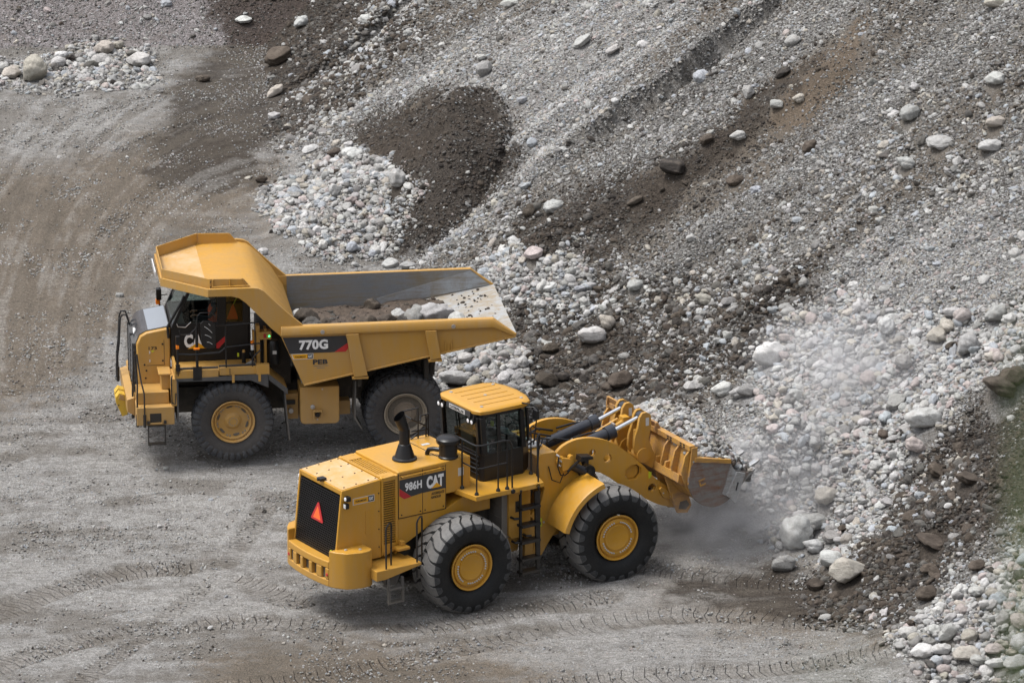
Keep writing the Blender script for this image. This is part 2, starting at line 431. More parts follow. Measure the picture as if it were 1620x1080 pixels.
def circ(x, z, r, n=20, e=1.0): return [(x + r * math.cos(2 * math.pi * k / n), z + r * e * math.sin(2 * math.pi * k / n)) for k in range(n)]
def catmull(P, n=6):
    out = []
    for i in range(len(P) - 1):
        p0 = P[max(i - 1, 0)]; p1 = P[i]; p2 = P[i + 1]; p3 = P[min(i + 2, len(P) - 1)]
        for k in range(n):
            t = k / n
            out.append(tuple(.5 * (2 * b + (c - a) * t + (2 * a - 5 * b + 4 * c - d) * t * t + (-a + 3 * b - 3 * c + d) * t ** 3) for a, b, c, d in zip(p0, p1, p2, p3)))
    out.append(tuple(P[-1])); return out

def wheel(parent, x, y, z, meshes, side, rot=0.0, tf=None):
    w = D.objects.new('wheel', None); COL.objects.link(w); w.parent = parent; w.empty_display_size = .2
    p = tf((x, y, z)) if tf else (x, y, z)
    w.location = p; w.rotation_euler = (0, rot, (0 if side > 0 else math.pi) + (ART if tf else 0))
    for nm, me in meshes:
        o = D.objects.new(nm, me); COL.objects.link(o); o.parent = w
    return w

# ================================================================== WHEEL LOADER
L = empty('wheel_loader', LOADER[:3], LOADER[3], 'big yellow wheel loader with black cab pushing its full bucket into the slope', 'wheel loader')
hs = .86
# counterweight
cw = MB()
def cwx(y):
    y = abs(y); return np.interp(y, [0, .4, .8, .98, 1.18, 1.28], [-3.13, -3.11, -3.06, -2.98, -2.82, -2.52])
def bar(y0, y1, z0, z1, n=10, ins=0.0):
    ys = np.linspace(y0, y1, n); pts = [(cwx(t) + ins, t) for t in ys] + [(-2.55, y1), (-2.55, y0)]
    cw.prism(pts, 2, z0, z1)
bar(-.82, .82, 1.34, 1.50); bar(-.82, .82, .93, 1.09)
slots = [(-.70, -.58), (-.40, -.24), (-.12, .12), (.24, .40), (.58, .70)]
e = -.82
for a, b in slots: bar(e, a, 1.09, 1.34, 4); e = b
bar(e, .82, 1.09, 1.34, 4)
for sg in (-1, 1):
    ys = [.82, .98, 1.10, 1.18, 1.24, 1.28]
    pts = [(-2.2, sg * .82)] + [(float(cwx(t)), sg * t) for t in ys] + [(-2.3, sg * 1.27), (-2.2, sg * 1.2)]
    cw.prism(pts, 2, .93, 1.74)
cwo = cw.build('counterweight', 'yel', L, .025, seg=3)
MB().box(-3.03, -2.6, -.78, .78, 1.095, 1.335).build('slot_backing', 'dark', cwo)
b = MB()
for sg in (-1, 1): b.rev([(0, .035), (-.012, .035), (-.014, .02)], (float(cwx(.775)), sg * .775, 1.20), (1, 0, 0), 14)
b.build('reflector', 'red', cwo)
b = MB()
for sg in (-1, 1):
    for q in ((-2.45, 1.12), (-2.72, .98)): b.rev([(0, .035), (.02, .035), (.028, .02)], (q[0], sg * q[1], 1.738), (0, 0, 1), 10)
b.build('bolt_head', 'bolt', cwo)
# radiator guard: hollow rear box
rg = MB().mat('yel')
prof = [(-2.73, 3.02), (-1.76, 3.10), (-1.76, 1.35), (-2.92, 1.35)]
for sg in (-1, 1): rg.prism(prof, 1, sg * (hs - .06), sg * hs)
rg.prism([(-2.73, 3.02), (-1.76, 3.10), (-1.76, 2.98), (-2.72, 2.90)], 1, -(hs - .06), hs - .06)
rgo = rg.build('radiator_guard', 'yel', L, .02)
MB().mat('canopy').prism([(-2.70, 3.026), (-1.80, 3.100), (-1.80, 3.104), (-2.70, 3.030)], 1, -.82, .82).build('top_sheet', 'canopy', rgo)  # added sheet: sky sheen and worn cream paint put into its colour
g = MB().mat('blk'); g.box(-2.60, -2.45, -.79, .79, 1.40, 2.92)
n = 30
for k in range(n):
    t = (k + .5) / n; z = 1.42 + t * 1.46; x = -2.90 + (z - 1.4) * (.18 / 1.6)
    g.box(x, x + .07, -.795, .795, z - .012, z + .010)
for y in (-.4, 0, .4):
    g.prism([(-2.88, 1.40), (-2.70, 2.90), (-2.66, 2.90), (-2.84, 1.40)], 1, y - .012, y + .012)
go = g.build('grille', 'blk', L)
t = MB(); xx = lambda z: -2.925 + (z - 1.4) * (.18 / 1.6)
def tri(s, r, x0): return [(xx(z) + x0, y, z) for y, z in ((-.21 * s, 2.18), (.21 * s, 2.18), (0, 2.18 + .40 * s))]
t.mat('red'); a = [(-.215, 2.14), (.215, 2.14), (.235, 2.17), (.025, 2.535), (-.025, 2.535), (-.235, 2.17)]
t.loft([[(xx(z) + d, y - .02, z) for y, z in a] for d in (.012, 0)])
t.mat('orange'); a = [(-.15, 2.185), (.15, 2.185), (0, 2.455)]
t.loft([[(xx(z) + d, y - .02, z) for y, z in a] for d in (0, -.005)])
t.build('warning_triangle', 'red', go)
MB().box(-2.89, -2.87, -.72, -.62, 1.60, 1.67).build('sticker', 'hivis', go)
b = MB().mat('blk'); b.box(-2.80, -2.64, -.12, .04, 3.03, 3.09); b.rev([(0, .035), (.03, .03)], (-2.80, -.04, 3.06), (-1, 0, 0), 12)
b.build('rear_camera', 'blk', rgo, .01)
b = MB().mat('blk')
for x in (-2.6, -2.3, -2.0, -1.82):
    for y in (-.74, -.2, .35, .76):
        z = 3.02 + (x + 2.73) * .0825; b.rev([(0, .02), (.015, .02), (.02, .01)], (x, y, z), (0, 0, 1), 8)
for z in (1.6, 2.0, 2.4, 2.8):
    for x in (-1.82,): b.rev([(0, .015), (.012, .015)], (x, -hs, z), (0, -1, 0), 8)
b.build('fastener', 'blk', rgo)
# side louvre section and its slats, both sides
lo = MB().mat('yel')
for sg in (-1, 1):
    for (x0, x1) in ((-1.75, -1.70), (-1.40, -1.34)): lo.prism([(x0, 3.10), (x1, 3.12), (x1, 1.45), (x0, 1.35)], 1, sg * (hs - .1), sg * hs)
    lo.prism([(-1.70, 3.105), (-1.40, 3.12), (-1.40, 3.02), (-1.70, 3.02)], 1, sg * (hs - .1), sg * hs)
    lo.prism([(-1.70, 1.62), (-1.40, 1.62), (-1.40, 1.45), (-1.70, 1.36)], 1, sg * (hs - .1), sg * hs)
    for k in range(27):
        z = 1.66 + k * .0505
        lo.add([(-1.70, sg * (hs - .005), z), (-1.40, sg * (hs - .005), z), (-1.40, sg * (hs - .06), z - .004), (-1.70, sg * (hs - .06), z - .004),
                (-1.70, sg * (hs - .005), z + .018), (-1.40, sg * (hs - .005), z + .018), (-1.40, sg * (hs - .06), z + .012), (-1.70, sg * (hs - .06), z + .012)],
               [(0, 1, 2, 3), (4, 5, 6, 7), (0, 1, 5, 4), (2, 3, 7, 6)])
for (x0, x1, y0, y1) in ((-1.75, -1.70, -.76, .76), (-1.37, -1.34, -.76, .76), (-1.70, -1.37, .52, .76), (-1.70, -1.37, -.76, -.60)):
    lo.box(x0, x1, y0, y1, 3.03, 3.115)
for k in range(5):
    x = -1.67 + k * .066
    lo.box(x, x + .026, -.6, .52, 3.05, 3.105)
lo.build('louvre_panel', 'yel', L)
MB().box(-1.74, -1.36, -.74, .74, 1.5, 2.9).build('radiator_core', 'dark', L)
# engine hood
h = MB().mat('yel')
side = [(-1.33, 3.17), (.50, 3.20), (.50, 2.45), (-.12, 2.45), (-.13, 2.12), (-1.33, 2.12)]
h.prism(side, 1, -hs, hs)
ho = h.build('engine_hood', 'yel', L, .03, seg=3)
lw = MB().mat('yel')
lw.prism([(-1.33, 2.115), (-.13, 2.115), (.3, 2.3), (.9, 2.43), (1.0, 2.43), (1.0, 1.9), (-.4, 1.9), (-1.0, 1.6), (-1.33, 1.45)], 1, -hs + .01, hs - .01)
lw.build('hood_skirt', 'yel', L, .01)
b = MB().mat('ink')
for x in (-1.325, -.72, -.135): b.box(x - .006, x + .006, -hs - .003, -hs + .02, 2.14, 3.13)
b.box(-1.32, -.13, -hs - .003, -hs + .02, 3.09, 3.10); b.box(-1.32, -.13, -hs - .003, -hs + .02, 2.125, 2.135)
b.box(-.115, -.105, -.8, .8, 3.16, 3.199)
b.build('panel_gap', 'ink', ho)
b = MB().mat('blk')
for x in (-1.25, -.78, -.66, -.2):
    for z in (2.2, 3.04): b.rev([(0, .016), (.012, .016)], (x, -hs, z), (0, -1, 0), 8)
b.build('fastener', 'blk', ho)
MB().tube([(-1.25, -hs - .0, 3.06), (-1.25, -hs - .05, 3.06), (-.3, -hs - .05, 3.08), (-.3, -hs, 3.08)], .013, 6).build('grab_bar', 'yel', ho)
b = MB().mat('sticker')
for x, y in ((-.02, -.62), (-.05, -.1), (.1, .3)): b.box(x - .09, x + .09, y - .05, y + .05, 3.185, 3.203)
b.build('sticker', 'sticker', ho)
MB().box(.18, .32, -hs - .004, -hs, 2.80, 2.98).build('sticker', 'sticker', ho)
# decals on the right-hand side
yd = -hs
def dec(name, pts, mat, par, th, y=yd, sgn=-1):
    return MB().prism(pts, 1, y, y + sgn * th).build(name, mat, par)
d1 = dec('model_decal', [(-1.30, 2.985), (-.725, 2.99), (-.725, 2.60), (-1.0, 2.57), (-1.30, 2.80)], 'decal', ho, .004)
dec('stripe', [(-1.30, 2.795), (-1.0, 2.565), (-1.18, 2.545), (-1.30, 2.63)], 'red', d1, .004)
lettering('lettering', '986H', 'white', d1, (-1.16, yd - .004, 2.71), (1, 0, 0.005), (0, 0, 1), .19, .42, .03)
d2 = dec('maker_decal', [(-.715, 2.99), (-.14, 2.995), (-.14, 2.60), (-.715, 2.595)], 'decal', ho, .004)
lettering('lettering', 'CAT', 'white', d2, (-.62, yd - .004, 2.66), (1, 0, 0), (0, 0, 1), .28, .43, .055)
dec('logo_triangle', [(-.50, 2.655), (-.24, 2.655), (-.37, 2.765)], 'logoy', d2, .010)
lettering('lettering', 'AGGREGATE', 'ink', ho, (-.50, yd, 2.50), (1, 0, 0), (0, 0, 1), .062, .33, .02, shear=.25)
lettering('lettering', 'HANDLER', 'ink', ho, (-.51, yd, 2.42), (1, 0, 0), (0, 0, 1), .058, .25, .02, shear=.25)
d3 = dec('dealer_decal', [(-2.44, 2.785), (-2.08, 2.785), (-2.08, 2.665), (-2.44, 2.665)], 'logoy', rgo, .004)
dec('dealer_logo', [(-2.08, 2.785), (-1.94, 2.785), (-1.94, 2.665), (-2.08, 2.665)], 'decal', d3, .004)
dec('border', [(-2.46, 2.80), (-1.925, 2.80), (-1.925, 2.65), (-2.46, 2.65)], 'sticker', d3, .002)
lettering('lettering', 'TOROMONT', 'ink', d3, (-2.40, yd - .004, 2.70), (1, 0, 0), (0, 0, 1), .045, .28, .02)
lettering('lettering', 'CAT', 'white', d3, (-2.06, yd - .004, 2.69), (1, 0, 0), (0, 0, 1), .07, .10, .05)
dec('access_plate', [(-2.15, 2.45), (-2.05, 2.45), (-2.03, 1.95), (-2.09, 1.9), (-2.15, 1.95)], 'yel', rgo, .01)
# rear work lights
for sg in (-1, 1):
    b = MB().mat('blk'); b.box(-2.68, -2.58, sg * .87, sg * .99, 2.80, 2.90); b.box(-2.70, -2.62, sg * .88, sg * .98, 2.64, 2.75)
    b.mat('lens').rev([(0, .045), (.02, .04)], (-2.68, sg * .93, 2.85), (-1, 0, 0), 14); b.mat('sticker').box(-2.712, -2.70, sg * .885, sg * .975, 2.65, 2.74)
    b.build('work_light', 'blk', rgo, .008)
# exhaust stack
ex = MB().mat('blk')
ex.rev([(0, .27), (.03, .265), (.05, .22), (.30, .14), (.33, .13), (.34, .115), (.68, .115)], (-.76, -.22, 3.185), (0, 0, 1), 28)
rings = []
for k in range(7):
    z = 3.84 + .07 * k * .55; xs = -.02 * k
    rings.append([(-.76 + xs + .115 * math.cos(a) - .01, -.22 + .115 * math.sin(a), z + (.09 * (k / 6) * (math.cos(a) + 1))) for a in (2 * math.pi * i / 28 for i in range(28))])
ex.loft(rings, cap=False)
ex.build('exhaust_stack', 'blk', L)
# air pre-cleaner with elbow
pc = MB().mat('blk'); c0 = (.06, -.66, 3.19)
pc.rev([(0, .215), (.03, .215), (.05, .195), (.30, .20), (.33, .25), (.37, .262), (.42, .255), (.46, .21), (.475, .12), (.48, .001)], c0, (0, 0, 1), 32)
pc.tube([(-.05, -.5, 3.33), (-.14, -.38, 3.335), (-.20, -.30, 3.31), (-.22, -.27, 3.24), (-.22, -.27, 3.19)], .05, 10)
pc.build('air_precleaner', 'blk', L)
# handrail beyond the stack
b = MB()
for P in ([(-.26, .75, 3.86), (.2, .75, 3.88), (.2, .75, 3.19)], [(-.26, .75, 3.86), (-.2, .4, 3.8), (.16, .40, 3.58), (.2, .75, 3.55)], [(.17, .62, 3.62), (.26, .75, 3.68), (.46, .75, 3.70), (.46, .75, 3.19)], [(.40, .75, 3.70), (.40, .75, 3.19)], [(0, .75, 3.19), (.2, .75, 3.30)], [(.03, .75, 3.37), (.44, .75, 3.36)]):
    b.tube(P, .018, 7)
b.build('handrail', 'rail', L)
# rear frame, axle
f = MB().mat('dark'); f.box(-2.5, 1.6, -.55, .55, .95, 2.1); f.box(-.35, .35, -1.2, 1.2, .75, 1.25); f.rev([(-.5, .42), (.5, .42)], (0, 0, 1.0), (0, 1, 0), 20)
f.mat('yel').box(-2.35, -1.2, -1.0, 1.0, .98, 1.30)
f.mat('yel').prism([(.75, 2.4), (2.0, 2.4), (2.1, 1.5), (1.95, .65), (1.4, .65), (1.1, 1.3)], 1, -.5, .5)
f.build('rear_frame', 'dark', L, .02)
# rear access step with rails
st = MB().mat('yel'); st.prism([(-2.28, 1.32), (-1.16, 1.32), (-1.16, 1.26), (-2.05, 1.10), (-2.28, 1.10)], 1, -1.5, -.95)
sto = st.build('access_step', 'yel', L, .012)
b = MB()
for x in (-2.02, -1.25):
    b.tube([(x, -1.46, .98), (x, -1.46, 2.20), (x + .03, -1.46, 2.27), (x + .12, -1.40, 2.30), (x + .20, -1.34, 2.27), (x + .22, -1.32, 2.2), (x + .22, -1.30, 1.15)], .02, 8)
b.build('hoop_rail', 'rail', sto)
b = MB().mat('flap')
for x in (-2.02, -1.68): b.prism([(x, 1.10), (x + .05, 1.10), (x + .07, .55), (x + .02, .52)], 1, -1.53, -1.47)
for z in (.55, .85): b.box(-1.99, -1.65, -1.56, -1.40, z, z + .03)
b.prism([(-1.99, 1.12), (-1.55, 1.12), (-1.66, .86), (-1.97, .86)], 1, -1.3, -1.28)
b.build('step_ladder', 'flap', sto)
b = MB().mat('yel'); b.box(-1.5, -1.2, -1.12, -.9, 1.5, 1.56); b.box(-1.35, -1.25, -1.0, -.86, 1.56, 1.66); b.build('bracket', 'yel', L, .01)
# platform
pw = 1.5
p = MB().mat('yel'); p.prism([(.12, -hs + .02), (.22, -pw), (1.95, -pw), (2.12, -.92), (2.12, .92), (1.95, pw), (.22, pw), (.12, hs - .02)], 2, 2.40, 2.505)
po = p.build('platform', 'yel', L, .01)
b = MB()
yr = -1.44
def vp(x, y, z1, foot=True, z0=2.505):
    b.tube([(x, y, z0), (x, y, z1)], .018, 7)
    if foot: b.rev([(0, .05), (.035, .045), (.07, .02)], (x, y, z0), (0, 0, 1), 10)
vp(.27, -.88, 3.62); vp(.30, -1.40, 3.60); vp(.82, yr, 3.60); vp(1.05, yr, 3.58)
b.tube([(.27, -.60, 3.62), (.27, -.88, 3.62), (.27, -1.25, 3.61), (.30, -1.38, 3.60), (.40, -1.44, 3.60), (.98, yr, 3.61), (1.10, yr, 3.58), (1.17, yr, 3.47), (1.18, yr, 2.45), (1.15, yr - .06, 2.42)], .02, 8)
b.tube([(.27, -.88, 3.10), (.27, -1.25, 3.10), (.30, -1.38, 3.09), (.40, -1.44, 3.09), (1.05, yr, 3.10)], .017, 8)
b.rev([(0, .06), (.03, .05)], (1.16, yr - .05, 2.45), (0, -1, 0), 12)
vp(2.02, -.90, 3.4, True)
b.tube([(1.80, -1.46, 2.43), (1.86, -1.42, 2.50), (1.88, -1.35, 3.40), (1.92, -1.3, 3.5), (2.0, -1.26, 3.52), (2.04, -1.2, 3.48), (2.04, -1.1, 2.52)], .02, 8)
b.tube([(1.80, -1.25, 2.7), (1.78, -1.25, 3.70), (1.84, -1.22, 3.72), (2.08, -1.15, 3.55)], .016, 7)
b.tube([(2.02, -1.0, 3.2), (2.06, -1.1, 4.02), (2.0, -1.0, 4.1), (1.85, -.8, 4.12)], .016, 7)
b.rev([(0, .06), (.03, .05)], (1.80, -1.47, 2.45), (0, -1, 0), 12)
b.build('guard_rail', 'rail', po)
# ladder on the right-hand side
lb_ = MB().mat('rail')
lb_.prism([(1.40, 2.30), (1.44, 2.30), (1.46, .42), (1.40, .42)], 1, -1.42, -1.36); lb_.prism([(1.78, 2.30), (1.92, 2.30), (1.92, .42), (1.83, .42)], 1, -1.42, -1.36)
for z in (.48, .78, 1.18, 1.55, 1.95): lb_.box(1.40, 1.88, -1.50, -1.28, z, z + .06)
for x in (1.42, 1.88): lb_.tube([(x, -1.38, 2.2), (x, -1.42, 2.36), (x - .04, -1.50, 2.42), (x - .1, -1.55, 2.44)], .022, 7)
for x, z in ((1.30, 1.75), (1.33, 1.2), (1.62, 1.3)): lb_.tube([(x, -1.2, z), (x, -1.34, z), (x + .1, -1.38, z)], .03, 7)
lb_.build('ladder', 'rail', L, .006)
tk = MB().mat('yel'); tk.prism([(1.30, 2.33), (1.86, 2.33), (1.86, 1.22), (1.38, 1.22), (1.30, 1.30)], 1, -1.12, -1.06)
tk.mat('grey').box(1.16, 1.84, -1.06, -.30, 1.24, 2.30)
for k in range(3): tk.box(1.152, 1.16, -1.0, -.36, 1.45 + k * .25, 1.46 + k * .25)
tk.mat('ink').box(1.47, 1.62, -1.123, -1.12, 1.80, 2.05)
tk.build('hydraulic_tank', 'yel', L, .03)
# ------------------------------------------------ cab
cab = MB().mat('blk')
oct_ = lambda dx0, dx1, w, c=.22: [(.84 + dx0, -.70), (.90 + dx0, -w), (1.90 + dx1, -w), (2.22 + dx1, -.50), (2.22 + dx1, .50), (1.90 + dx1, w), (.90 + dx0, w), (.84 + dx0, .70)]
oA, oI = oct_(0, 0, .78), oct_(.05, -.05, .73)
for i in range(8):
    j = (i + 1) % 8; cab.prism([oA[i], oA[j], oI[j], oI[i]], 2, 2.505, 3.12)
cab.prism(oI, 2, 2.51, 2.56)
for k in range(5): cab.box(.82, .84, -.66, .66, 2.62 + k * .1, 2.66 + k * .1)
cab.prism(oct_(-.03, -.04, .76), 2, 3.93, 4.02)
cabo = cab.build('cab_body', 'blk', L, .015)
b = MB().mat('blk')
A, B_ = oct_(0, 0, .78), oct_(-.06, -.05, .76)
for i, (p, q) in enumerate(zip(A, B_)):
    s = .06 if i in (1, 6) else .05 if i in (2, 5) else .045 if i in (0, 7) else .03
    b.loft([[(p[0] + dx * s, p[1] + dy * s, 3.11) for dx, dy in ((-1, -1), (1, -1), (1, 1), (-1, 1))], [(q[0] + dx * s, q[1] + dy * s, 3.95) for dx, dy in ((-1, -1), (1, -1), (1, 1), (-1, 1))]])
for sg in (-1, 1): b.prism([(1.24, 3.1), (1.34, 3.1), (1.30, 3.95), (1.22, 3.95)], 1, sg * .75, sg * .79)
b.build('cab_pillar', 'blk', cabo, .012)
g = MB().mat('glass')
for i in range(8):
    p, q = A[i], A[(i + 1) % 8]; r, s = B_[(i + 1) % 8], B_[i]
    g.add([(p[0] * .99 + .015, p[1] * .985, 3.12), (q[0] * .99 + .015, q[1] * .985, 3.12), (r[0] * .99 + .015, r[1] * .985, 3.94), (s[0] * .99 + .015, s[1] * .985, 3.94)], [(0, 1, 2, 3)])
g.build('cab_glass', 'glass', cabo)
r = MB().mat('yel')
ro = [(.72, -.62), (.80, -.78), (1.0, -.82), (1.9, -.82), (2.12, -.70), (2.24, -.4), (2.28, 0), (2.24, .4), (2.12, .70), (1.9, .82), (1.0, .82), (.80, .78), (.72, .62)]
sc = lambda k: [((x - 1.5) * k + 1.5, y * k) for x, y in ro]
r.loft([[(x, y, 4.015) for x, y in sc(1.0)], [(x, y, 4.09) for x, y in sc(1.01)], [(x, y, 4.125) for x, y in sc(.96)], [(x, y, 4.135) for x, y in sc(.85)]])
roo = r.build('cab_roof', 'yel', cabo, .012, smooth=50)
b = MB().mat('yelw')
for y in (-.5, -.25, 0, .25, .5): b.box(.98, 2.0, y - .012, y + .012, 4.132, 4.143)
b.mat('bolt')
for x, y in ((.95, -.6), (.95, .6), (2.0, -.55), (2.0, .55), (1.45, .02)): b.rev([(0, .04), (.02, .035), (.022, .02)], (x, y, 4.13), (0, 0, 1), 12)
b.build('roof_rib', 'yelw', roo)
pl = MB().mat('decal').box(.685, .78, -.55, .38, 3.93, 4.05).build('name_plate', 'decal', cabo)
MB().mat('sticker').box(.681, .685, -.35, .26, 3.94, 4.035).build('name_panel', 'sticker', pl)
lettering('lettering', 'CATERPILLAR', 'ink', pl, (.681, .23, 3.955), (0, -1, 0), (0, 0, 1), .065, .55, .03)
for y in (-.66, -.52, .50, .64):
    b = MB().mat('blk'); b.rev([(0, .03), (-.06, .06), (-.09, .06)], (.74, y, 3.86 if y < 0 else 3.93), (1, 0, 0), 16); b.box(.70, .78, y - .02, y + .02, 3.90, 4.02)
    b.mat('lens').rev([(-.088, .05), (-.096, .03)], (.74, y, 3.86 if y < 0 else 3.93), (1, 0, 0), 16)
    b.build('roof_light', 'blk', cabo)
# cab interior: seat, console, steering column, screens
it = MB().mat('seat'); it.box(1.08, 1.52, -.26, .26, 2.84, 3.0); it.prism([(1.0, 2.9), (1.14, 2.9), (1.05, 3.5), (.94, 3.5)], 1, -.26, .26); it.prism([(.95, 3.5), (1.03, 3.5), (1.02, 3.66), (.96, 3.66)], 1, -.14, .14)
ito = it.build('seat', 'seat', cabo, .03)
it = MB().mat('blk'); it.box(1.75, 1.95, -.4, .4, 3.12, 3.30); it.tube([(1.9, 0, 3.1), (1.72, 0, 3.42)], .03, 8); it.box(1.2, 1.6, -.55, -.36, 3.12, 3.32); it.box(.92, 1.9, -.7, .7, 3.06, 3.10) if False else it.box(1.2, 1.6, .36, .55, 3.12, 3.32)
it.rev([(0, .20), (.02, .215), (.035, .2), (.02, .185)], (1.70, 0, 3.42), (-.5, 0, 1), 24, closed=True)
it.mat('screen'); Mx = Matrix.Translation((1.62, -.5, 3.46)) @ Matrix.Rotation(R_(25), 4, 'Z') @ Matrix.Rotation(R_(-35), 4, 'Y'); it.box(-.02, .02, -.1, .1, -.08, .08, Mx)
it.box(.95, 1.05, -.735, -.60, 3.14, 3.36); it.mat('hivis').box(1.45, 1.5, -.25, -.18, 3.5, 3.62)
it.mat('white').box(1.7, 1.95, -.05, .25, 3.62, 3.66)
it.build('console', 'blk', cabo, .01)
# mirrors at front of cab
b = MB().mat('blk'); b.box(2.0, 2.06, -1.16, -.98, 3.80, 4.0); b.tube([(1.9, -.75, 4.0), (2.05, -.95, 4.02), (2.06, -1.06, 3.98)], .016, 6); b.build('mirror', 'blk', cabo, .02)
# ------------------------------------------------ front frame (steered)
T = lambda o=None: MB(art)
f = T().mat('yel')
twr = [(2.30, 2.84), (2.38, 2.90), (2.72, 2.90), (3.25, 2.40), (3.32, 2.25), (3.05, 1.75), (2.82, 1.15), (2.62, .92), (2.40, .58), (1.98, .60), (1.98, .95), (2.18, 1.45), (2.10, 1.52), (2.38, 1.80), (2.46, 2.1), (2.34, 2.35)]
for sg in (-1, 1): f.prism(twr, 1, sg * .72, sg * .84)
f.prism([(2.30, 2.84), (2.72, 2.86), (3.2, 2.35), (3.2, 1.0), (2.5, .9), (2.36, 1.6), (2.5, 2.1)], 1, -.72, .72)
f.box(2.0, 2.5, -.72, .72, 1.42, 1.50)
fo = f.build('front_frame', 'yel', L, .02)
f2 = T().mat('dark'); f2.box(3.0, 4.4, -.5, .5, .75, 1.5); f2.box(3.45, 4.15, -1.2, 1.2, .72, 1.28); f2.rev([(-.5, .44), (.5, .44)], (3.81, 0, 1.0), (0, 1, 0), 20); f2.box(1.5, 2.6, -.35, .35, .8, 1.9)
f2.build('front_axle', 'dark', L)
b = T().mat('hivis'); b.box(2.24, 2.40, -.844, -.84, 1.36, 1.44); b.box(2.24, 2.40, -.844, -.84, 1.25, 1.335); b.build('sticker', 'hivis', fo)
b = T().mat('yel'); b.prism([(2.20, .93), (2.28, .95), (2.28, .72), (2.24, .68), (2.18, .70)], 1, -.86, -.84); b.mat('bolt').rev([(0, .03), (.02, .03)], (2.24, -.86, .88), (0, -1, 0), 10); b.mat('bolt').rev([(0, .022), (.02, .022)], (2.44, -.84, 1.34), (0, -1, 0), 10); b.build('lock_link', 'yel', fo)
# fenders
for sg in (-1, 1):
    fe = T().mat('yel'); rings = []
    for k in range(15):
        a = R_(106 + (165 - 106) * k / 14)
        pr = [(1.40, .92), (1.40, 1.72), (1.385, 1.76), (1.28, 1.77), (1.28, 1.745), (1.36, 1.73), (1.365, .92)]
        rings.append([(3.81 + r * math.cos(a), sg * y, 1.0 + r * math.sin(a)) for r, y in pr])
    fe.loft(rings); fe.build('fender', 'yel', L, .006)
# booms
top = catmull([(2.72, 2.80), (2.95, 2.98), (3.26, 3.07), (3.64, 3.05), (4.03, 2.92), (4.38, 2.70), (4.69, 2.44), (4.95, 2.19), (5.22, 1.89), (5.55, 1.63), (5.80, 1.48)], 5)
low = catmull([(5.98, 1.30), (5.98, 1.17), (5.85, 1.10), (5.40, 1.22), (5.09, 1.38), (4.70, 1.62), (4.31, 1.90), (4.0, 2.14), (3.75, 2.26), (3.45, 2.30), (3.15, 2.34), (2.90, 2.45), (2.70, 2.62)], 5)
hx = [(4.68 + .215 * math.cos(a), 2.10 + .185 * math.sin(a)) for a in (R_(22 + 45 * k) for k in range(8))]
holes = [circ(3.66, 2.70, .085), circ(4.04, 2.52, .10), hx, circ(5.15, 1.66, .10)]
for sg in (-1, 1):
    bo = plate('lift_arm', top + low, holes, sg * .70, sg * .80, 'yel', L, art)
    if sg < 0:
        b = T().mat('hivis'); b.box(5.06, 5.10, -.803, -.80, 1.90, 2.05); b.box(5.105, 5.13, -.803, -.80, 1.92, 2.03); b.build('sticker', 'hivis', bo)
        b = T().mat('yel'); b.prism([(5.30, 1.62), (5.36, 1.66), (5.80, 1.36), (5.80, 1.26), (5.40, 1.42)], 1, -.86, -.80); b.mat('bolt')
        for x, z in ((5.4, 1.52), (5.58, 1.42), (5.74, 1.33)): b.rev([(0, .02), (.015, .02)], (x, -.86, z), (0, -1, 0), 8)
        b.build('arm_plate', 'yel', bo, .01)
ct = T().mat('yel'); ct.prism(circ(4.68, 2.1, .17, 14), 1, -.7, .7); ct.prism(circ(5.90, 1.23, .10, 12), 1, -.95, .95); ct.prism(circ(2.85, 2.66, .12, 14), 1, -.9, .9); ct.build('cross_tube', 'yel', L)
# tilt cylinders
for sg in (-1, 1):
    y = sg * .38
    cy = T().mat('cyl'); p0, p1, p2 = Vector((3.0, y, 2.62)), Vector((4.42, y, 2.97)), Vector((5.07, y, 3.19)); dd = (p1 - p0).normalized()
    cy.tube([p0, p1], .125, 20); cy.tube([p1 - dd * .20, p1 + dd * .0, p1 + dd * .02], 0, 20, rad=[.16, .16, .10])
    co_ = cy.build('tilt_cylinder', 'cyl', L)
    rd = T().mat('chrome'); rd.tube([p1, p2], .052, 14); rd.build('piston_rod', 'chrome', co_)
    ey = T().mat('cyl'); ey.prism(circ(5.09, 3.20, .10, 16), 1, y - .07, y + .07); ey.build('rod_eye', 'cyl', co_)
    hb = T().mat('blk')
    hb.tube([(3.5, y + .17, 2.9), (3.9, y + .18, 2.94), (4.3, y + .17, 2.92)], .022, 7); hb.tube([(2.75, y, 2.95), (3.0, y + .12, 2.98), (3.4, y + .16, 2.86)], .025, 7); hb.build('hose', 'blk', co_)
    lv = T().mat('yelw')
    lp = [(4.97, 3.22), (5.04, 3.32), (5.15, 3.33), (5.25, 3.25), (5.27, 3.0), (5.20, 2.70), (5.30, 2.45), (5.42, 2.22), (5.40, 2.08), (5.28, 2.02), (5.10, 2.14), (4.90, 2.36), (4.83, 2.52), (4.85, 2.78), (4.93, 3.0)]
    for q in (-1, 1): lv.prism(lp, 1, y + q * .09, y + q * .17)
    lv.prism([(4.95, 2.9), (5.15, 2.9), (5.05, 2.55), (4.92, 2.5)], 1, y - .09, y + .09)
    lvo = lv.build('tilt_lever', 'yelw', L, .012)
    b = T().mat('sticker').box(5.12, 5.20, y - .173, y - .17, 3.02, 3.20); b.build('sticker', 'sticker', lvo)
    lk = T().mat('yelw'); lk.prism(circ(5.06, 2.36, .17, 16), 1, y - .22, y + .22); lk.prism([(5.30, 2.20), (5.62, 2.05), (5.62, 1.90), (5.28, 2.02)], 1, y - .08, y + .08); lk.build('link_rod', 'yelw', lvo)
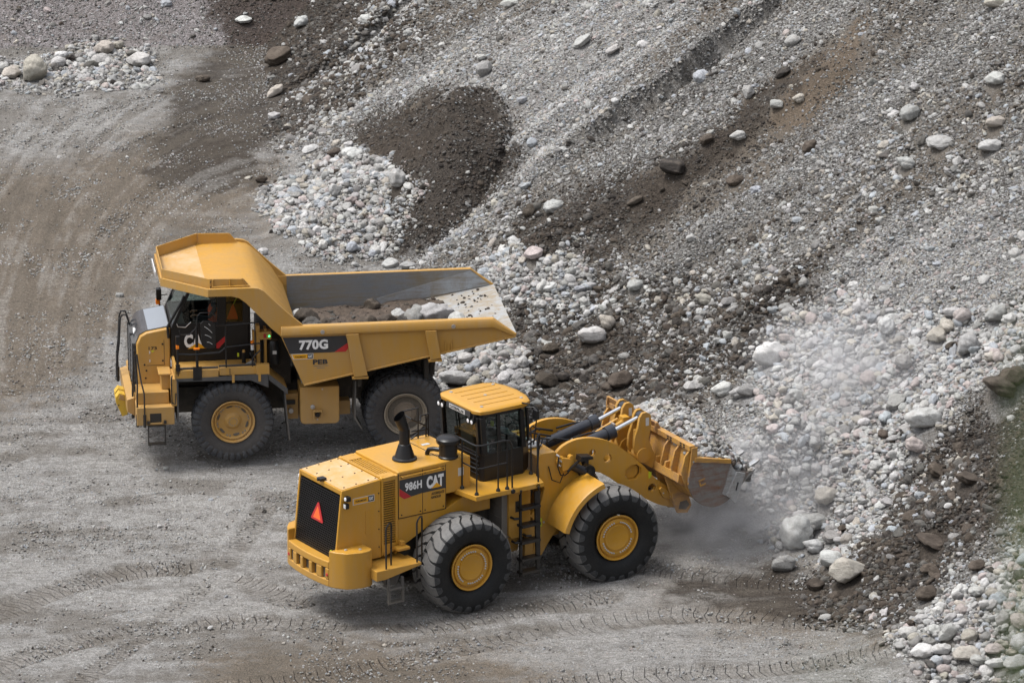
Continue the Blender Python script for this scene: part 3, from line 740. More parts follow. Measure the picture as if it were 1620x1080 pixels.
mid = T().mat('yel'); mid.tube([(4.2, .03, 2.72), (4.9, .03, 3.0)], .045, 10); mid.tube([(4.25, .14, 2.80), (4.8, .14, 3.03)], .03, 8); mid.box(4.84, 5.0, -.05, .16, 2.95, 3.1)
mid.mat('bolt').box(4.42, 4.46, -.03, .2, 2.78, 2.90); mid.box(4.62, 4.66, -.03, .2, 2.86, 2.98); mid.mat('blk').tube([(3.3, .1, 2.6), (3.9, .05, 2.6), (4.25, .05, 2.74)], .03, 7); mid.tube([(3.3, -.05, 2.6), (3.9, -.05, 2.62), (4.4, -.04, 2.75)], .028, 7)
mid.build('position_rod', 'yel', L)
# bits around the tower: bracket, hoses, front lamp
b = T().mat('yel'); b.prism([(2.82, 2.78), (3.05, 2.72), (3.15, 2.58), (3.0, 2.50), (2.82, 2.48)], 1, -1.0, -.9); b.rev([(0, .06), (.12, .06)], (3.06, -.86, 2.74), (0, -1, 0), 12); b.mat('bolt')
for x, z in ((2.75, 2.82), (2.80, 2.70), (2.78, 2.60)): b.rev([(0, .03), (.12, .02)], (x, -.86, z), (0, -1, 0), 8)
b.mat('blk'); b.tube([(2.75, -.95, 2.8), (2.70, -1.0, 2.6), (2.78, -.98, 2.4), (2.9, -.95, 2.36), (3.0, -.95, 2.42)], .016, 6); b.tube([(2.55, -.86, 2.6), (2.6, -.92, 2.3), (2.8, -.92, 2.2), (2.9, -.9, 2.4)], .014, 6)
b.tube([(2.45, -.6, 2.9), (2.6, -.5, 3.1), (2.75, -.4, 3.05), (2.8, -.35, 2.9)], .016, 6); b.tube([(2.3, -.2, 2.87), (2.7, -.1, 3.0), (3.1, -.2, 2.9)], .022, 6); b.tube([(2.3, .2, 2.87), (2.7, .2, 3.02), (3.2, .25, 2.85)], .022, 6)
b.mat('sticker').box(2.35, 2.7, -.3, .4, 2.865, 2.90)
b.build('valve_bracket', 'yel', L, .005)
b = T().mat('blk'); b.tube([(2.95, -.98, 2.45), (3.2, -1.1, 2.72)], .035, 8); b.prism([(3.12, 2.72), (3.14, 2.84), (3.42, 2.80), (3.44, 2.74)], 1, -1.26, -1.02); b.rev([(0, .08), (.1, .085)], (3.24, -1.14, 2.68), (1, 0, -.2), 12)
b.mat('sticker').box(3.33, 3.345, -1.2, -1.06, 2.63, 2.73); b.build('front_lamp', 'blk', L, .008)
b = T().mat('blk'); b.prism(circ(3.50, 2.36, .14, 18), 1, -.98, -.80); b.mat('dark').prism(circ(3.50, 2.36, .05, 12), 1, -.99, -.98); b.mat('cyl').tube([(3.0, -.9, 2.6), (3.4, -.9, 2.36)], .10, 14); b.build('lift_pivot', 'blk', L)
# ------------------------------------------------ bucket
def bk(v):
    x, y, z = v; return art((x - .025 * y - .03, y, z))
BW = 1.80
bu = MB(bk).mat('rusty')
outer = catmull([(5.60, 2.80), (5.52, 2.40), (5.47, 2.05), (5.56, 1.76), (5.76, 1.55), (6.04, 1.41), (6.42, 1.50), (6.85, 1.84), (7.06, 2.02)], 4)
inner = [(x + .07 * (1 if x < 5.9 else .2), z + (.075 if x > 5.6 else .0)) for x, z in outer][::-1]
bu.prism(outer + inner, 1, -BW + .02, BW - .02)
buo = bu.build('bucket', 'rusty', L)
sp = [(5.63, 2.54), (6.5, 2.37), (6.58, 2.18), (6.98, 2.04)] + catmull([(6.86, 1.85), (6.62, 1.60), (6.38, 1.44), (6.10, 1.385), (5.86, 1.45), (5.66, 1.59), (5.53, 1.78), (5.455, 2.05), (5.52, 2.40)], 4)
for sg in (-1, 1):
    s = MB(bk).mat('bucket').prism(sp, 1, sg * (BW - .02), sg * (BW + .04)); so = s.build('side_plate', 'bucket', buo, .008)
    s = MB(bk).mat('rusty'); s.prism([(5.60, 2.60), (6.5, 2.42), (6.5, 2.33), (5.60, 2.50)], 1, sg * (BW - .08), sg * (BW + .07)); s.prism([(5.54, 2.82), (5.68, 2.82), (5.66, 2.5), (5.62, 2.0), (5.45, 2.0), (5.50, 2.45)], 1, sg * (BW + .03), sg * (BW + .0)); s.prism([(5.70, 2.06), (5.86, 2.10), (5.86, 2.07), (5.74, 2.03), (5.76, 1.95), (5.88, 1.98), (5.88, 1.95), (5.74, 1.91)], 1, sg * (BW + .04), sg * (BW + .055)); s.build('rim_bar', 'rusty', so)
    oo = [(6.62, 2.13), (6.83, 2.07), (6.58, 1.42), (6.38, 1.62)]
    slot = [(6.625, 1.90), (6.665, 1.885), (6.615, 1.70), (6.575, 1.715)]
    c = plate('corner_guard', oo, [slot], sg * (BW + .07), sg * (BW + .13), 'bucketlip', so, bk)
    s = MB(bk).mat('bucketlip'); s.prism([(6.5, 2.3), (6.62, 2.13), (6.38, 1.6), (6.3, 1.66)], 1, sg * (BW + .04), sg * (BW + .07)); s.build('wear_strip', 'bucketlip', so)
rb = MB(bk).mat('rusty')
for k, y in enumerate(np.linspace(-1.72, 1.72, 9)):
    if abs(abs(y) - .43) < .1: continue
    rb.prism([(5.58, 2.80), (5.60, 2.40), (5.54, 2.02), (5.60, 1.78), (5.44, 1.92), (5.33, 2.25), (5.42, 2.62)], 1, y - .025, y + .025)
rb.prism([(5.50, 2.86), (5.64, 2.86), (5.64, 2.74), (5.50, 2.74)], 1, -BW, BW)
rb.prism([(5.36, 2.18), (5.52, 2.10), (5.55, 1.95), (5.44, 1.90), (5.33, 2.0)], 1, -1.6, 1.6)
rb.prism([(5.47, 3.0), (5.53, 3.0), (5.60, 2.84), (5.53, 2.84)], 1, -.42, 1.72)
for y in np.linspace(-.4, 1.68, 6): rb.prism([(5.46, 2.99), (5.50, 2.99), (5.56, 2.84), (5.44, 2.80)], 1, y - .02, y + .02)
rb.build('back_rib', 'rusty', buo, .008)
b = MB(bk).mat('ink')
for y in (-1.55, -1.42, -1.0, -.88, 1.1, 1.25, 1.0, 1.4):
    b.box(5.494, 5.50, y - .04, y + .04, 2.76, 2.79); b.box(5.494, 5.50, y - .04, y + .04, 2.81, 2.84)
b.build('slot', 'ink', buo)
for sg in (-1, 1):
    s = MB(bk).mat('rusty')
    for q in (-.2, .2): s.prism([(5.62, 2.30), (5.40, 2.28), (5.35, 2.05), (5.55, 1.45), (5.70, 1.05), (5.95, 1.02), (6.05, 1.18), (5.98, 1.42), (5.70, 1.6), (5.55, 1.85)], 1, sg * .75 + q - .035, sg * .75 + q + .035)
    s.mat('dark').prism([(5.72, 1.14), (5.90, 1.10), (6.0, 1.2), (5.92, 1.32), (5.76, 1.30)], 1, sg * .75 - .24, sg * .75 - .235)
    s.build('bucket_bracket', 'rusty', buo, .01)
lp = MB(bk).mat('bucketlip'); lp.prism([(6.80, 1.86), (6.86, 1.82), (7.16, 2.06), (7.15, 2.10)], 1, -BW, BW); lp.build('cutting_edge', 'bucketlip', buo)
for y in np.linspace(-1.6, 1.6, 6):
    t = MB(bk).mat('bucketlip'); t.prism([(6.95, 1.98), (7.00, 1.93), (7.36, 2.21), (7.34, 2.23), (7.0, 2.07)], 1, y - .07, y + .07); t.build('tooth', 'bucketlip', buo, .01)
# ------------------------------------------------ wheels
lt = tyre_mesh(1.065, .92, .50, 24, 'loader'); lto = lt.build('tyre', 'tyre'); ltm = lto.data; D.objects.remove(lto)
lr = rim_mesh('loader').build('rim', 'yel'); lrm = lr.data
D.objects.remove(lr)
bolts = []
for q in range(4):
    bb = MB().mat('sticker')
    for k in range(10 * q, 10 * q + 8):
        a = 2 * math.pi * (k + .5) / 40; bb.rev([(0, .018), (.025, .018), (.03, .01)], (.352 * math.sin(a), .37, .352 * math.cos(a)), (0, 1, 0), 7)
    bbo = bb.build('bolt_cluster', 'sticker'); bolts.append(bbo.data); D.objects.remove(bbo)
ms = [('tyre', ltm), ('rim', lrm)] + [('bolt_cluster', m_) for m_ in bolts]
for sg in (-1, 1):
    wheel(L, 0, sg * 1.28, 1.01, ms, sg, random.random() * 6)
    wheel(L, 3.81, sg * 1.28, 1.01, ms, sg, random.random() * 6, art)
# ================================================================== DUMP TRUCK
K = empty('dump_truck', TRUCK[:3], TRUCK[3], 'yellow rigid dump truck with roofed cab, its open body half filled with soil and boulders', 'dump truck')
BWD = 2.0
outl = [(2.36, 1.81), (-2.50, 2.76), (-2.53, 2.83), (-1.99, 3.22), (2.36, 3.25), (2.75, 3.60), (3.10, 3.95), (3.24, 4.10), (3.36, 4.165), (3.50, 4.185), (4.5, 4.19), (4.5, 4.01), (3.98, 4.0), (3.80, 3.95), (3.64, 3.82), (3.09, 3.21), (2.87, 3.01)]
body = MB()
for sg in (-1, 1): body.prism(outl, 1, sg * (BWD - .09), sg * BWD)
bodyo = body.build('dump_body', 'yelt', K, .012)
# rounded top rail + ribs + bottom flange
b = MB()
for sg in (-1, 1):
    path = [(2.87, sg * BWD, 3.13), (-1.99, sg * BWD, 3.12), (-2.50, sg * BWD, 2.78)]
    pr = [(-.10, -.12), (.05, -.12), (.085, -.08), (.085, .06), (.05, .11), (-.10, .115)]
    rings = []
    for i, (x, y, z) in enumerate(path):
        sc_ = (1, 1, .35)[i]
        rings.append([(x, y + sg * p * sc_, z + q * sc_ + (.0 if i < 2 else .03)) for p, q in pr])
    b.loft(rings)
b.build('top_rail', 'yelt', bodyo, .012)
b = MB()
def zb(x): return 1.81 + (2.36 - x) * (2.76 - 1.81) / 4.86
for sg in (-1, 1):
    for (xa, xb, xc, xd) in ((1.39, 1.11, .91, 1.22), (-.41, -.67, -.78, -.53)):
        rings = []
        za, zc = 3.02, zb((xc + xd) / 2) - .04
        for q0, q1 in ((BWD - .01, 0), (BWD + .10, 0)):
            rings.append([(xa, sg * q0, za), (xb, sg * q0, za), (xc, sg * q0, zc), (xd, sg * q0, zc - .03)])
        b.loft(rings)
        b.box(xc - .02, xd + .04, sg * (BWD - .25), sg * (BWD + .08), zc - .09, zc - .035)
    pts = [(2.36, 1.81), (-2.50, 2.76), (-2.50, 2.80), (2.33, 1.86)]
    b.prism(pts, 1, sg * (BWD - .3), sg * (BWD + .035))
    for x, hh in ((-.88, .30), (-.97, .22), (-1.03, .28)): b.box(x - .012, x + .012, sg * BWD, sg * (BWD + .03), zb(x) + .02, zb(x) + hh)
b.build('body_rib', 'yelt', bodyo, .01)
b = MB().mat('bolt')
for sg in (-1, 1):
    for x in (1.93, -1.06): b.rev([(0, .05), (.02, .048), (.022, .02)], (x, sg * (BWD + .08), 3.10), (0, sg, 0), 14)
b.build('lifting_eye', 'bolt', bodyo)
# inner lining, floor, front wall
ln = MB().mat('bodysteel')
for sg in (-1, 1):
    ln.prism([(2.33, 1.95), (-2.46, 2.80), (-1.98, 3.215), (2.36, 3.245)], 1, sg * (BWD - .105), sg * (BWD - .09))
ln.build('body_lining', 'bodysteel', bodyo)
b = MB().mat('blueband')
for sg in (-1, 1): b.prism([(.25, 2.60), (-1.97, 3.19), (-2.44, 2.84), (.10, 2.40)], 1, sg * (BWD - .112), sg * (BWD - .104))
b.build('wear_band', 'blueband', bodyo)
fl = MB().mat('worn'); fl.prism([(2.35, 1.95), (-2.53, 2.83), (-2.53, 2.76), (2.40, 1.84)], 1, -BWD + .1, BWD - .1); fl.build('body_floor', 'worn', bodyo)
fw = MB().mat('yelw')
fc = [(2.33, 1.95), (2.45, 3.05), (2.72, 3.50), (3.02, 3.84), (3.18, 4.0), (3.30, 4.085), (3.48, 4.125), (4.5, 4.13)]
fi = [(x + .07, z - .09) for x, z in fc][::-1]
fw.prism(fc[:2] + fi[-2:], 1, -BWD + .1, BWD - .1)
fwo = fw.build('front_wall', 'bodysteel', bodyo)
fwo.data.materials.clear(); fwo.data.materials.append(M['bodysteel'])
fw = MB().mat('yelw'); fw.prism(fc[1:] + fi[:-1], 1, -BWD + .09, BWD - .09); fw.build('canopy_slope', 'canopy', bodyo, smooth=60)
# canopy over the cab
cn = [(4.45, -BWD), (4.45, BWD), (5.50, .98), (5.50, -.98)]
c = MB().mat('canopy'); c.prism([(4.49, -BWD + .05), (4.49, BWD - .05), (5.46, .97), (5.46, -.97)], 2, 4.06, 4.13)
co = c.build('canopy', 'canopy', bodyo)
b = MB().mat('yelt')
def wallp(p, q, z0, z1, th=.035):
    p = Vector(p); q = Vector(q); d = (q - p).normalized(); n = Vector((-d.y, d.x)) * th
    b.loft([[(v.x, v.y, z) for v in (p, q, q + n, p + n)] for z in (z0, z1)])
for sg in (-1, 1):
    P = [(4.5, sg * BWD), (5.50, sg * .98)]
    if sg > 0: P = P[::-1]
    wallp(P[0], P[1], 4.0, 4.19, .06)
wallp((5.50, -.98), (5.50, .98), 3.99, 4.19, .06)
lip = [(3.62, 1.84), (4.43, 1.84), (5.44, .90), (5.44, -.90), (4.43, -1.84), (3.62, -1.84)]
for i in range(5):
    p, q = Vector(lip[i]), Vector(lip[i + 1]); d = (q - p).normalized(); n = Vector((d.y, -d.x)) * -.025
    if i in (0, 4):
        s = -1 if i == 4 else 1
        b.prism([(3.50 if True else 0, 4.14), (4.43, 4.14), (4.43, 4.385), (3.68, 4.36)], 1, s * 1.82, s * 1.845)
    else: b.loft([[(v.x, v.y, z) for v in (p, q, q + n, p + n)] for z in (4.10, 4.385)])
b.build('canopy_lip', 'yelt', co, .006)
b = MB().mat('yelw')
for x in (3.62, 4.0, 4.38): b.tube([(x, 1.87, 4.20), (x - .0 if x > 3.7 else x + .1, 1.87, 4.38)], .018, 6)
b.tube([(3.55, 1.88, 4.205), (4.4, 1.88, 4.205)], .018, 6)
b.mat('ink')
for x, y in ((4.43, 1.865), (4.47, -1.83)):
    for z in (4.2, 4.32): b.rev([(0, .015), (.012, .015)], (x, y, z), (0, 1 if y > 0 else -1, 0), 8)
b.build('lip_brace', 'yelw', co)
MB().mat('lens').prism([(-.75, 4.02), (.35, 4.02), (.35, 4.15), (-.75, 4.15)], 0, 5.56, 5.58).build('front_plate', 'sticker', co)
# decals on the near (left-hand) side: image right is -x
yb = BWD
def tdec(name, pts, mat, par, y, th): return MB().prism(pts, 1, y, y + th).build(name, mat, par)
d = tdec('model_decal', [(2.83, 2.975), (1.40, 2.965), (1.34, 2.80), (1.65, 2.585), (2.68, 2.585)], 'decal', bodyo, yb, .005)
tdec('stripe', [(1.34, 2.80), (1.34, 2.66), (1.40, 2.585), (1.66, 2.585)], 'red', d, yb + .001, .006)
lettering('lettering', '770G', 'white', d, (2.46, yb + .005, 2.665), (-1, 0, 0), (0, 0, 1), .235, .66, .045)
d = tdec('dealer_decal', [(2.62, 2.565), (2.27, 2.565), (2.27, 2.46), (2.58, 2.46)], 'logoy', bodyo, yb, .005)
tdec('dealer_logo', [(2.27, 2.565), (2.15, 2.565), (2.15, 2.46), (2.27, 2.46)], 'decal', d, yb, .006)
tdec('border', [(2.64, 2.58), (2.135, 2.58), (2.135, 2.445), (2.60, 2.445)], 'sticker', d, yb, .002)
lettering('lettering', 'TOROMONT', 'ink', d, (2.56, yb + .005, 2.485), (-1, 0, 0), (0, 0, 1), .04, .25, .02)
lettering('lettering', 'CAT', 'white', d, (2.255, yb + .006, 2.48), (-1, 0, 0), (0, 0, 1), .06, .09, .05)
lettering('lettering', 'PEB', 'decal', bodyo, (2.15, yb, 2.31), (-1, 0, 0), (0, 0, 1), .115, .34, .05)
b = MB().mat('grey').box(1.80, 2.14, yb, yb + .002, 2.265, 2.28); b.box(1.88, 2.06, yb, yb + .002, 2.215, 2.23); b.build('small_print', 'grey', bodyo)
# chassis
f = MB().mat('dark')
for sg in (-1, 1): f.box(-.7, 6.0, sg * .38, sg * .62, 1.0, 1.45)
f.box(-.4, .4, -1.3, 1.3, .7, 1.15); f.rev([(-.55, .5), (.55, .5)], (0, 0, .92), (0, 1, 0), 22); f.box(3.75, 4.15, -1.3, 1.3, .75, 1.1); f.box(2.5, 5.3, -.5, .5, .8, 1.6)
for sg in (-1, 1):
    f.tube([(-.55, sg * .72, 1.05), (-.75, sg * .72, 2.1)], .12, 12); f.tube([(3.95, sg * .95, 1.1), (3.8, sg * .85, 2.0)], .14, 12); f.tube([(1.3, sg * .8, 1.1), (.9, sg * .8, 2.2)], .11, 12)
f.box(1.2, 2.4, -1.0, .9, .95, 1.75); f.box(2.55, 3.2, -1.2, .85, 1.5, 2.6); f.box(-.8, 2.2, -.7, .7, 1.5, 1.9)
for x in (-.5, 1.05): f.box(x - .05, x + .05, 1.0, 1.6, 1.6, 2.2)
f.mat('yelt').box(2.42, 2.72, .95, 1.25, .78, 1.38); f.box(1.22, 1.5, .9, 1.2, .82, 1.15); f.mat('bolt').rev([(0, .06), (.1, .06)], (2.6, 1.25, 1.0), (0, 1, 0), 12); f.mat('blk').box(2.5, 2.7, 1.25, 1.32, 1.15, 1.25)
f.build('chassis', 'dark', K, .01)
# fuel tank
tp = [(2.41, 1.64), (2.41, .84), (2.385, .775), (2.32, .75), (1.60, .74), (1.535, .765), (1.51, .83), (1.51, 1.64)]
ft = MB().mat('yelt').prism(tp, 1, .95, 1.60); fto = ft.build('fuel_tank', 'yelt', K, .03, seg=3)
b = MB().mat('yelt'); b.box(1.92, 2.12, 1.60, 1.72, 1.07, 1.10); b.box(1.92, 1.94, 1.60, 1.72, .94, 1.07); b.box(2.10, 2.12, 1.60, 1.72, .90, 1.07); b.mat('blk').rev([(0, .055), (.06, .055)], (2.02, 1.60, .98), (0, 1, 0), 14); b.mat('bolt').rev([(0, .05), (.04, .05), (.05, .03)], (2.13, 1.60, 1.17), (0, 1, 0), 12)
for x, z in ((1.90, 1.58), (2.02, .86)): b.rev([(0, .02), (.01, .02)], (x, 1.60, z), (0, 1, 0), 8)
b.build('fuel_filler', 'blk', fto)
# mud flaps
b = MB().mat('flap'); b.loft([[(2.79, y, 1.66), (2.76, y, 1.66), (2.72, y, 1.1), (2.66, y, .43), (2.69, y, .43), (2.75, y, 1.1)] for y in (1.05, 1.72)]); b.build('mud_flap', 'flap', K)
b = MB().mat('flap'); b.loft([[(1.16, y, 1.78), (1.13, y, 1.78), (1.15, y, .9), (1.0, y, .62), (1.03, y, .62), (1.19, y, .88)] for y in (1.2, 1.72)]); b.build('mud_flap', 'flap', K)
# front structure
b = MB().mat('yelt')
b.box(5.30, 6.16, -1.8, 1.8, .955, 1.385); b.box(5.40, 6.12, .9, 1.56, 1.385, 1.67); b.box(5.40, 6.12, -1.56, -.9, 1.385, 1.67)
b.box(5.33, 5.62, .9, 1.46, 2.02, 2.07); b.box(5.34, 5.56, .9, 1.38, 1.67, 2.02)
b.box(5.22, 5.36, 1.0, 1.78, 1.385, 2.04)
b.prism([(6.16, 1.0), (6.34, 1.1), (6.34, 1.4), (6.16, 1.45)], 1, -1.2, 1.2)
bo = b.build('bumper', 'yelt', K, .018)
MB().mat('ink').box(5.60, 5.86, 1.795, 1.803, 1.02, 1.24).build('step_recess', 'ink', bo)
b = MB().mat('yelt').box(5.58, 5.88, 1.80, 1.83, .985, 1.02); b.build('step_tread', 'yelt', bo)
b = MB().mat('rail')
for x in (5.52, 5.90):
    b.tube([(x, 1.78, .95), (x, 1.78, .50)], .018, 6); b.box(x - .03, x + .03, 1.8, 1.85, 1.0, 1.07)
b.box(5.50, 5.92, 1.72, 1.84, .495, .53); b.box(5.50, 5.92, 1.74, 1.84, .93, .96); b.build('boarding_ladder', 'rail', bo)
h = MB().mat('yelt')
hp = [(5.30, 1.62), (6.05, 1.64), (6.08, 2.60), (5.99, 2.80), (5.84, 2.885), (5.30, 2.975)]
h.prism(hp, 1, -.9, .9)
hdo = h.build('hood', 'yelt', K, .045, seg=3)
tp_ = [(6.085, 2.60), (5.998, 2.81), (5.842, 2.895), (5.31, 2.984), (5.31, 2.99), (5.85, 2.905), (6.005, 2.818), (6.098, 2.605)]
MB().mat('hood').prism(tp_, 1, -.84, .80).build('hood_cover', 'hood', hdo, smooth=60)
MB().mat('silver').prism([(5.80, 2.905), (5.33, 2.985), (5.33, 2.992), (5.805, 2.912)], 1, -.80, .76).build('hood_top', 'silver', hdo)
gr = MB().mat('flap'); gr.box(6.04, 6.075, -.84, .84, 1.45, 2.62)
for k in range(9):
    z = 1.50 + k * .122; gr.prism([(6.075, z), (6.16, z + .02), (6.16, z + .075), (6.085, z + .11)], 1, -.83, .83)
for y in (-.84, 0, .80): gr.box(6.07, 6.175, y, y + .03, 1.45, 2.62)
gro = gr.build('grille', 'flap', hdo, .005)
MB().mat('white').prism([(.12, 2.62), (-.12, 2.62), (0, 2.74)], 0, 6.05, 6.09).build('badge', 'white', gro)
lettering('lettering', '173', 'ink', hdo, (5.80, .9, 2.47), (-1, 0, 0), (0, 0, 1), .075, .19, .02)
MB().mat('hivis').prism([(5.75, 2.45), (5.67, 2.45), (5.71, 2.41)], 1, .9, .904).build('sticker', 'hivis', hdo)
b = MB().mat('ink')
for x, z in ((5.86, 1.98), (5.88, 1.80), (5.90, 2.12), (5.47, 1.95), (5.90, 1.66)): b.rev([(0, .022), (.012, .022)], (x, .9, z), (0, 1, 0), 8)
for x, z in ((5.48, 2.60), (5.48, 2.20)): b.rev([(0, .022), (.012, .022)], (x, .9, z), (0, 1, 0), 8)
b.box(5.44, 5.45, .898, .903, 2.1, 2.7); b.box(5.44, 5.85, .898, .903, 2.095, 2.105)
b.mat('sticker').box(5.765, 5.79, .9, .91, 2.18, 2.24); b.box(5.765, 5.79, .9, .91, 2.38, 2.44)
b.build('fastener', 'ink', hdo)
b = MB()
for sg in (1,):
    b.tube([(6.14, 1.75, .92), (6.14, 1.75, 1.5), (6.12, 1.62, 1.85), (6.13, 1.45, 2.2), (6.15, 1.40, 2.5)], .020, 7)
    b.tube([(5.98, 1.80, .93), (5.98, 1.80, 1.72), (6.03, 1.65, 1.95), (6.08, 1.5, 2.3), (6.10, 1.42, 2.55)], .018, 7)
    b.tube([(6.20, 1.1, .98), (6.20, 1.1, 1.55), (6.18, 1.05, 1.85), (6.14, 1.0, 2.5)], .022, 7)
    for x, y in ((6.14, 1.75), (5.98, 1.80), (6.20, 1.1)): b.tube([(x, y, .92), (x, y, 1.22)], .036, 8)
for y in (-.95, -.65):
    b.tube([(6.42, y, 1.25), (6.42, y, 1.85), (6.38, y - .0, 2.15), (6.34, y, 2.75), (6.3, y, 2.85), (6.2, y + .0, 2.85), (6.12, y, 2.6)], .022, 7); b.tube([(6.42, y, 1.25), (6.42, y, 1.6)], .036, 8)
b.tube([(6.42, -.95, 1.85), (6.42, -.65, 1.85)], .015, 6); b.tube([(6.34, -.95, 2.7), (6.34, -.65, 2.7)], .015, 6)
b.tube([(5.36, 1.80, 1.45), (5.36, 1.86, 1.50), (5.36, 1.86, 2.05), (5.34, 1.8, 2.12)], .016, 6); b.tube([(5.36, 1.86, 1.50), (5.28, 1.86, 1.46), (5.26, 1.80, 1.7)], .016, 6)
b.build('grab_rail', 'rail', bo)
# platform beside the cab
p = MB().mat('yelt')
p.box(3.3, 5.28, .86, 1.72, 2.10, 2.15); p.box(4.28, 5.26, 1.70, 1.78, 2.03, 2.22); p.box(3.2, 4.26, 1.70, 1.76, 2.06, 2.25)
p.box(5.22, 5.28, .9, 1.78, 2.03, 2.30)
p.box(3.12, 3.42, 1.62, 1.80, 2.05, 2.28)
po2 = p.build('cab_platform', 'yelt', K, .01)
b = MB().mat('flap'); b.prism([(5.26, 2.03), (3.15, 2.07), (3.15, 1.74), (3.55, 1.93), (4.2, 1.95), (5.2, 1.97)], 1, 1.78, 1.80); b.box(5.20, 5.24, 1.2, 1.78, 1.0, 2.03)
b.prism([(5.24, 2.02), (3.2, 2.05), (3.2, 1.99), (5.24, 1.97)], 1, 1.0, 1.79); b.build('rubber_skirt', 'flap', po2)
b = MB().mat('flap').box(4.28, 5.2, 1.66, 1.70, 2.15, 2.26); b.box(3.3, 4.26, 1.62, 1.66, 2.15, 2.27); b.build('toe_board', 'flap', po2)
b = MB().mat('yelt')
for x in (3.35, 3.95): b.box(x - .03, x + .03, 1.80, 1.815, 1.90, 2.10)
b.mat('ink')
for x in (3.40, 4.02):
    for z in (2.10, 2.15, 2.20): b.rev([(0, .015), (.01, .015)], (x, 1.76, z), (0, 1, 0), 8)
b.build('strap', 'yelt', po2)
b = MB().mat('yelt'); b.strip([((3.25, 1.0, 2.10), (3.25, 1.76, 2.10)), ((3.10, 1.0, 2.02), (3.10, 1.76, 2.02)), ((2.72, 1.0, 1.68), (2.72, 1.76, 1.68))], [(0, 0, -.04)] * 3)
b.mat('flap').strip([((3.14, 1.77, 2.06), (3.14, 1.79, 2.06)), ((2.71, 1.77, 1.69), (2.71, 1.79, 1.69))], [(0, 0, -.14)] * 2); b.build('fender_ramp', 'yelt', K)
r = MB()
def tp2(pts, rad=.019): r.tube(pts, rad, 7)
tp2([(4.10, 1.74, 2.1), (4.10, 1.74, 3.25)]); tp2([(4.10, 1.74, 3.25), (4.3, 1.74, 3.25)]); tp2([(4.10, 1.74, 3.25), (3.3, 1.72, 3.28)], .017); tp2([(4.10, 1.74, 2.73), (3.35, 1.72, 2.78), (3.3, 1.72, 2.76)], .017)
tp2([(3.50, 1.74, 2.1), (3.50, 1.74, 2.42), (3.45, 1.74, 2.5), (3.3, 1.70, 2.62)])
tp2([(4.76, 1.76, 1.98), (4.76, 1.76, 3.25)], .034); r.box(4.66, 4.86, 1.76, 1.80, 1.98, 2.30); tp2([(5.20, 1.76, 2.1), (5.20, 1.76, 3.02)], .026); r.box(5.15, 5.25, 1.70, 1.78, 2.15, 2.35)
tp2([(5.2, 1.76, 2.62), (4.9, 1.78, 2.60), (4.5, 1.80, 2.62), (4.25, 1.80, 2.63), (4.12, 1.76, 2.72)], .024)
tp2([(5.15, 1.72, 3.16), (5.12, 1.72, 3.06), (4.92, 1.74, 3.06), (4.76, 1.76, 3.22), (4.74, 1.8, 3.50), (4.68, 1.8, 3.58), (4.42, 1.8, 3.58), (4.34, 1.8, 3.52)], .014)
r.build('guard_rail', 'rail', po2)
b = MB().mat('blk'); rr_ = [(4.68, 3.36), (4.62, 3.42), (4.42, 3.40), (4.35, 3.33), (4.35, 2.84), (4.40, 2.77), (4.60, 2.79), (4.66, 2.86)]
b.prism(rr_, 1, 1.86, 1.93)
b.mat('sticker')  # pale streaks: scratch-like reflections on the black back, put into colour
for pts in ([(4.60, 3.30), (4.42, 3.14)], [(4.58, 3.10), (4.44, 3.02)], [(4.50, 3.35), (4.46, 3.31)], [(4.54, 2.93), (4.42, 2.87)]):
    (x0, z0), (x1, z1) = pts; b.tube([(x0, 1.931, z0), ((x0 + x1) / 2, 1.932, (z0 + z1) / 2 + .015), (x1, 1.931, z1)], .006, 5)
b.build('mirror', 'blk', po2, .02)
b = MB().mat('blk'); b.box(5.15, 5.24, 1.74, 1.86, 2.86, 3.06); b.mat('amber').box(5.17, 5.24, 1.78, 1.86, 2.76, 2.85); b.mat('amber').box(4.70, 4.84, 1.78, 1.84, 2.72, 2.76); b.build('marker_lamp', 'amber', po2, .01)
b = MB().mat('amber').rev([(0, .04), (.09, .04), (.10, .02)], (3.46, 1.3, 2.62), (0, 0, 1), 12); b.mat('white').rev([(-.12, .04), (0, .04)], (3.46, 1.3, 2.62), (0, 0, 1), 12); b.mat('blk').rev([(-.45, .03), (-.12, .045)], (3.46, 1.3, 2.62), (0, 0, 1), 10); b.rev([(0, .05), (.25, .05)], (3.66, 1.3, 2.2), (0, 0, 1), 10); b.mat('yelt').rev([(.25, .035), (.3, .03)], (3.66, 1.3, 2.2), (0, 0, 1), 10); b.mat('hivis').box(3.77, 3.81, 1.3, 1.34, 2.36, 2.44); b.mat('grey').tube([(3.62, 1.5, 2.2), (3.45, 1.5, 2.28)], .05, 10)
b.build('filter_canister', 'amber', K)
b = MB().mat('yelt'); b.box(3.28, 3.36, .95, 1.25, 2.1, 3.05); b.box(3.12, 3.18, .95, 1.2, 2.1, 2.95); b.box(3.02, 3.30, 1.05, 1.28, 2.72, 2.90); b.box(3.40, 3.44, 1.0, 1.2, 2.15, 2.9); b.mat('red').box(3.14, 3.2, 1.28, 1.29, 2.76, 2.86); b.mat('green').rev([(0, .022), (.02, .018)], (3.07, 1.28, 2.80), (0, 1, 0), 10)
b.build('rear_post', 'yelt', K, .01)
b = MB().mat('blk').rev([(0, .12), (.06, .13), (.46, .13), (.50, .12), (.56, .10)], (2.96, 1.2, 2.12), (0, 0, 1), 20); b.mat('sticker').box(2.91, 3.0, 1.325, 1.333, 2.38, 2.46); b.build('accumulator', 'blk', K)
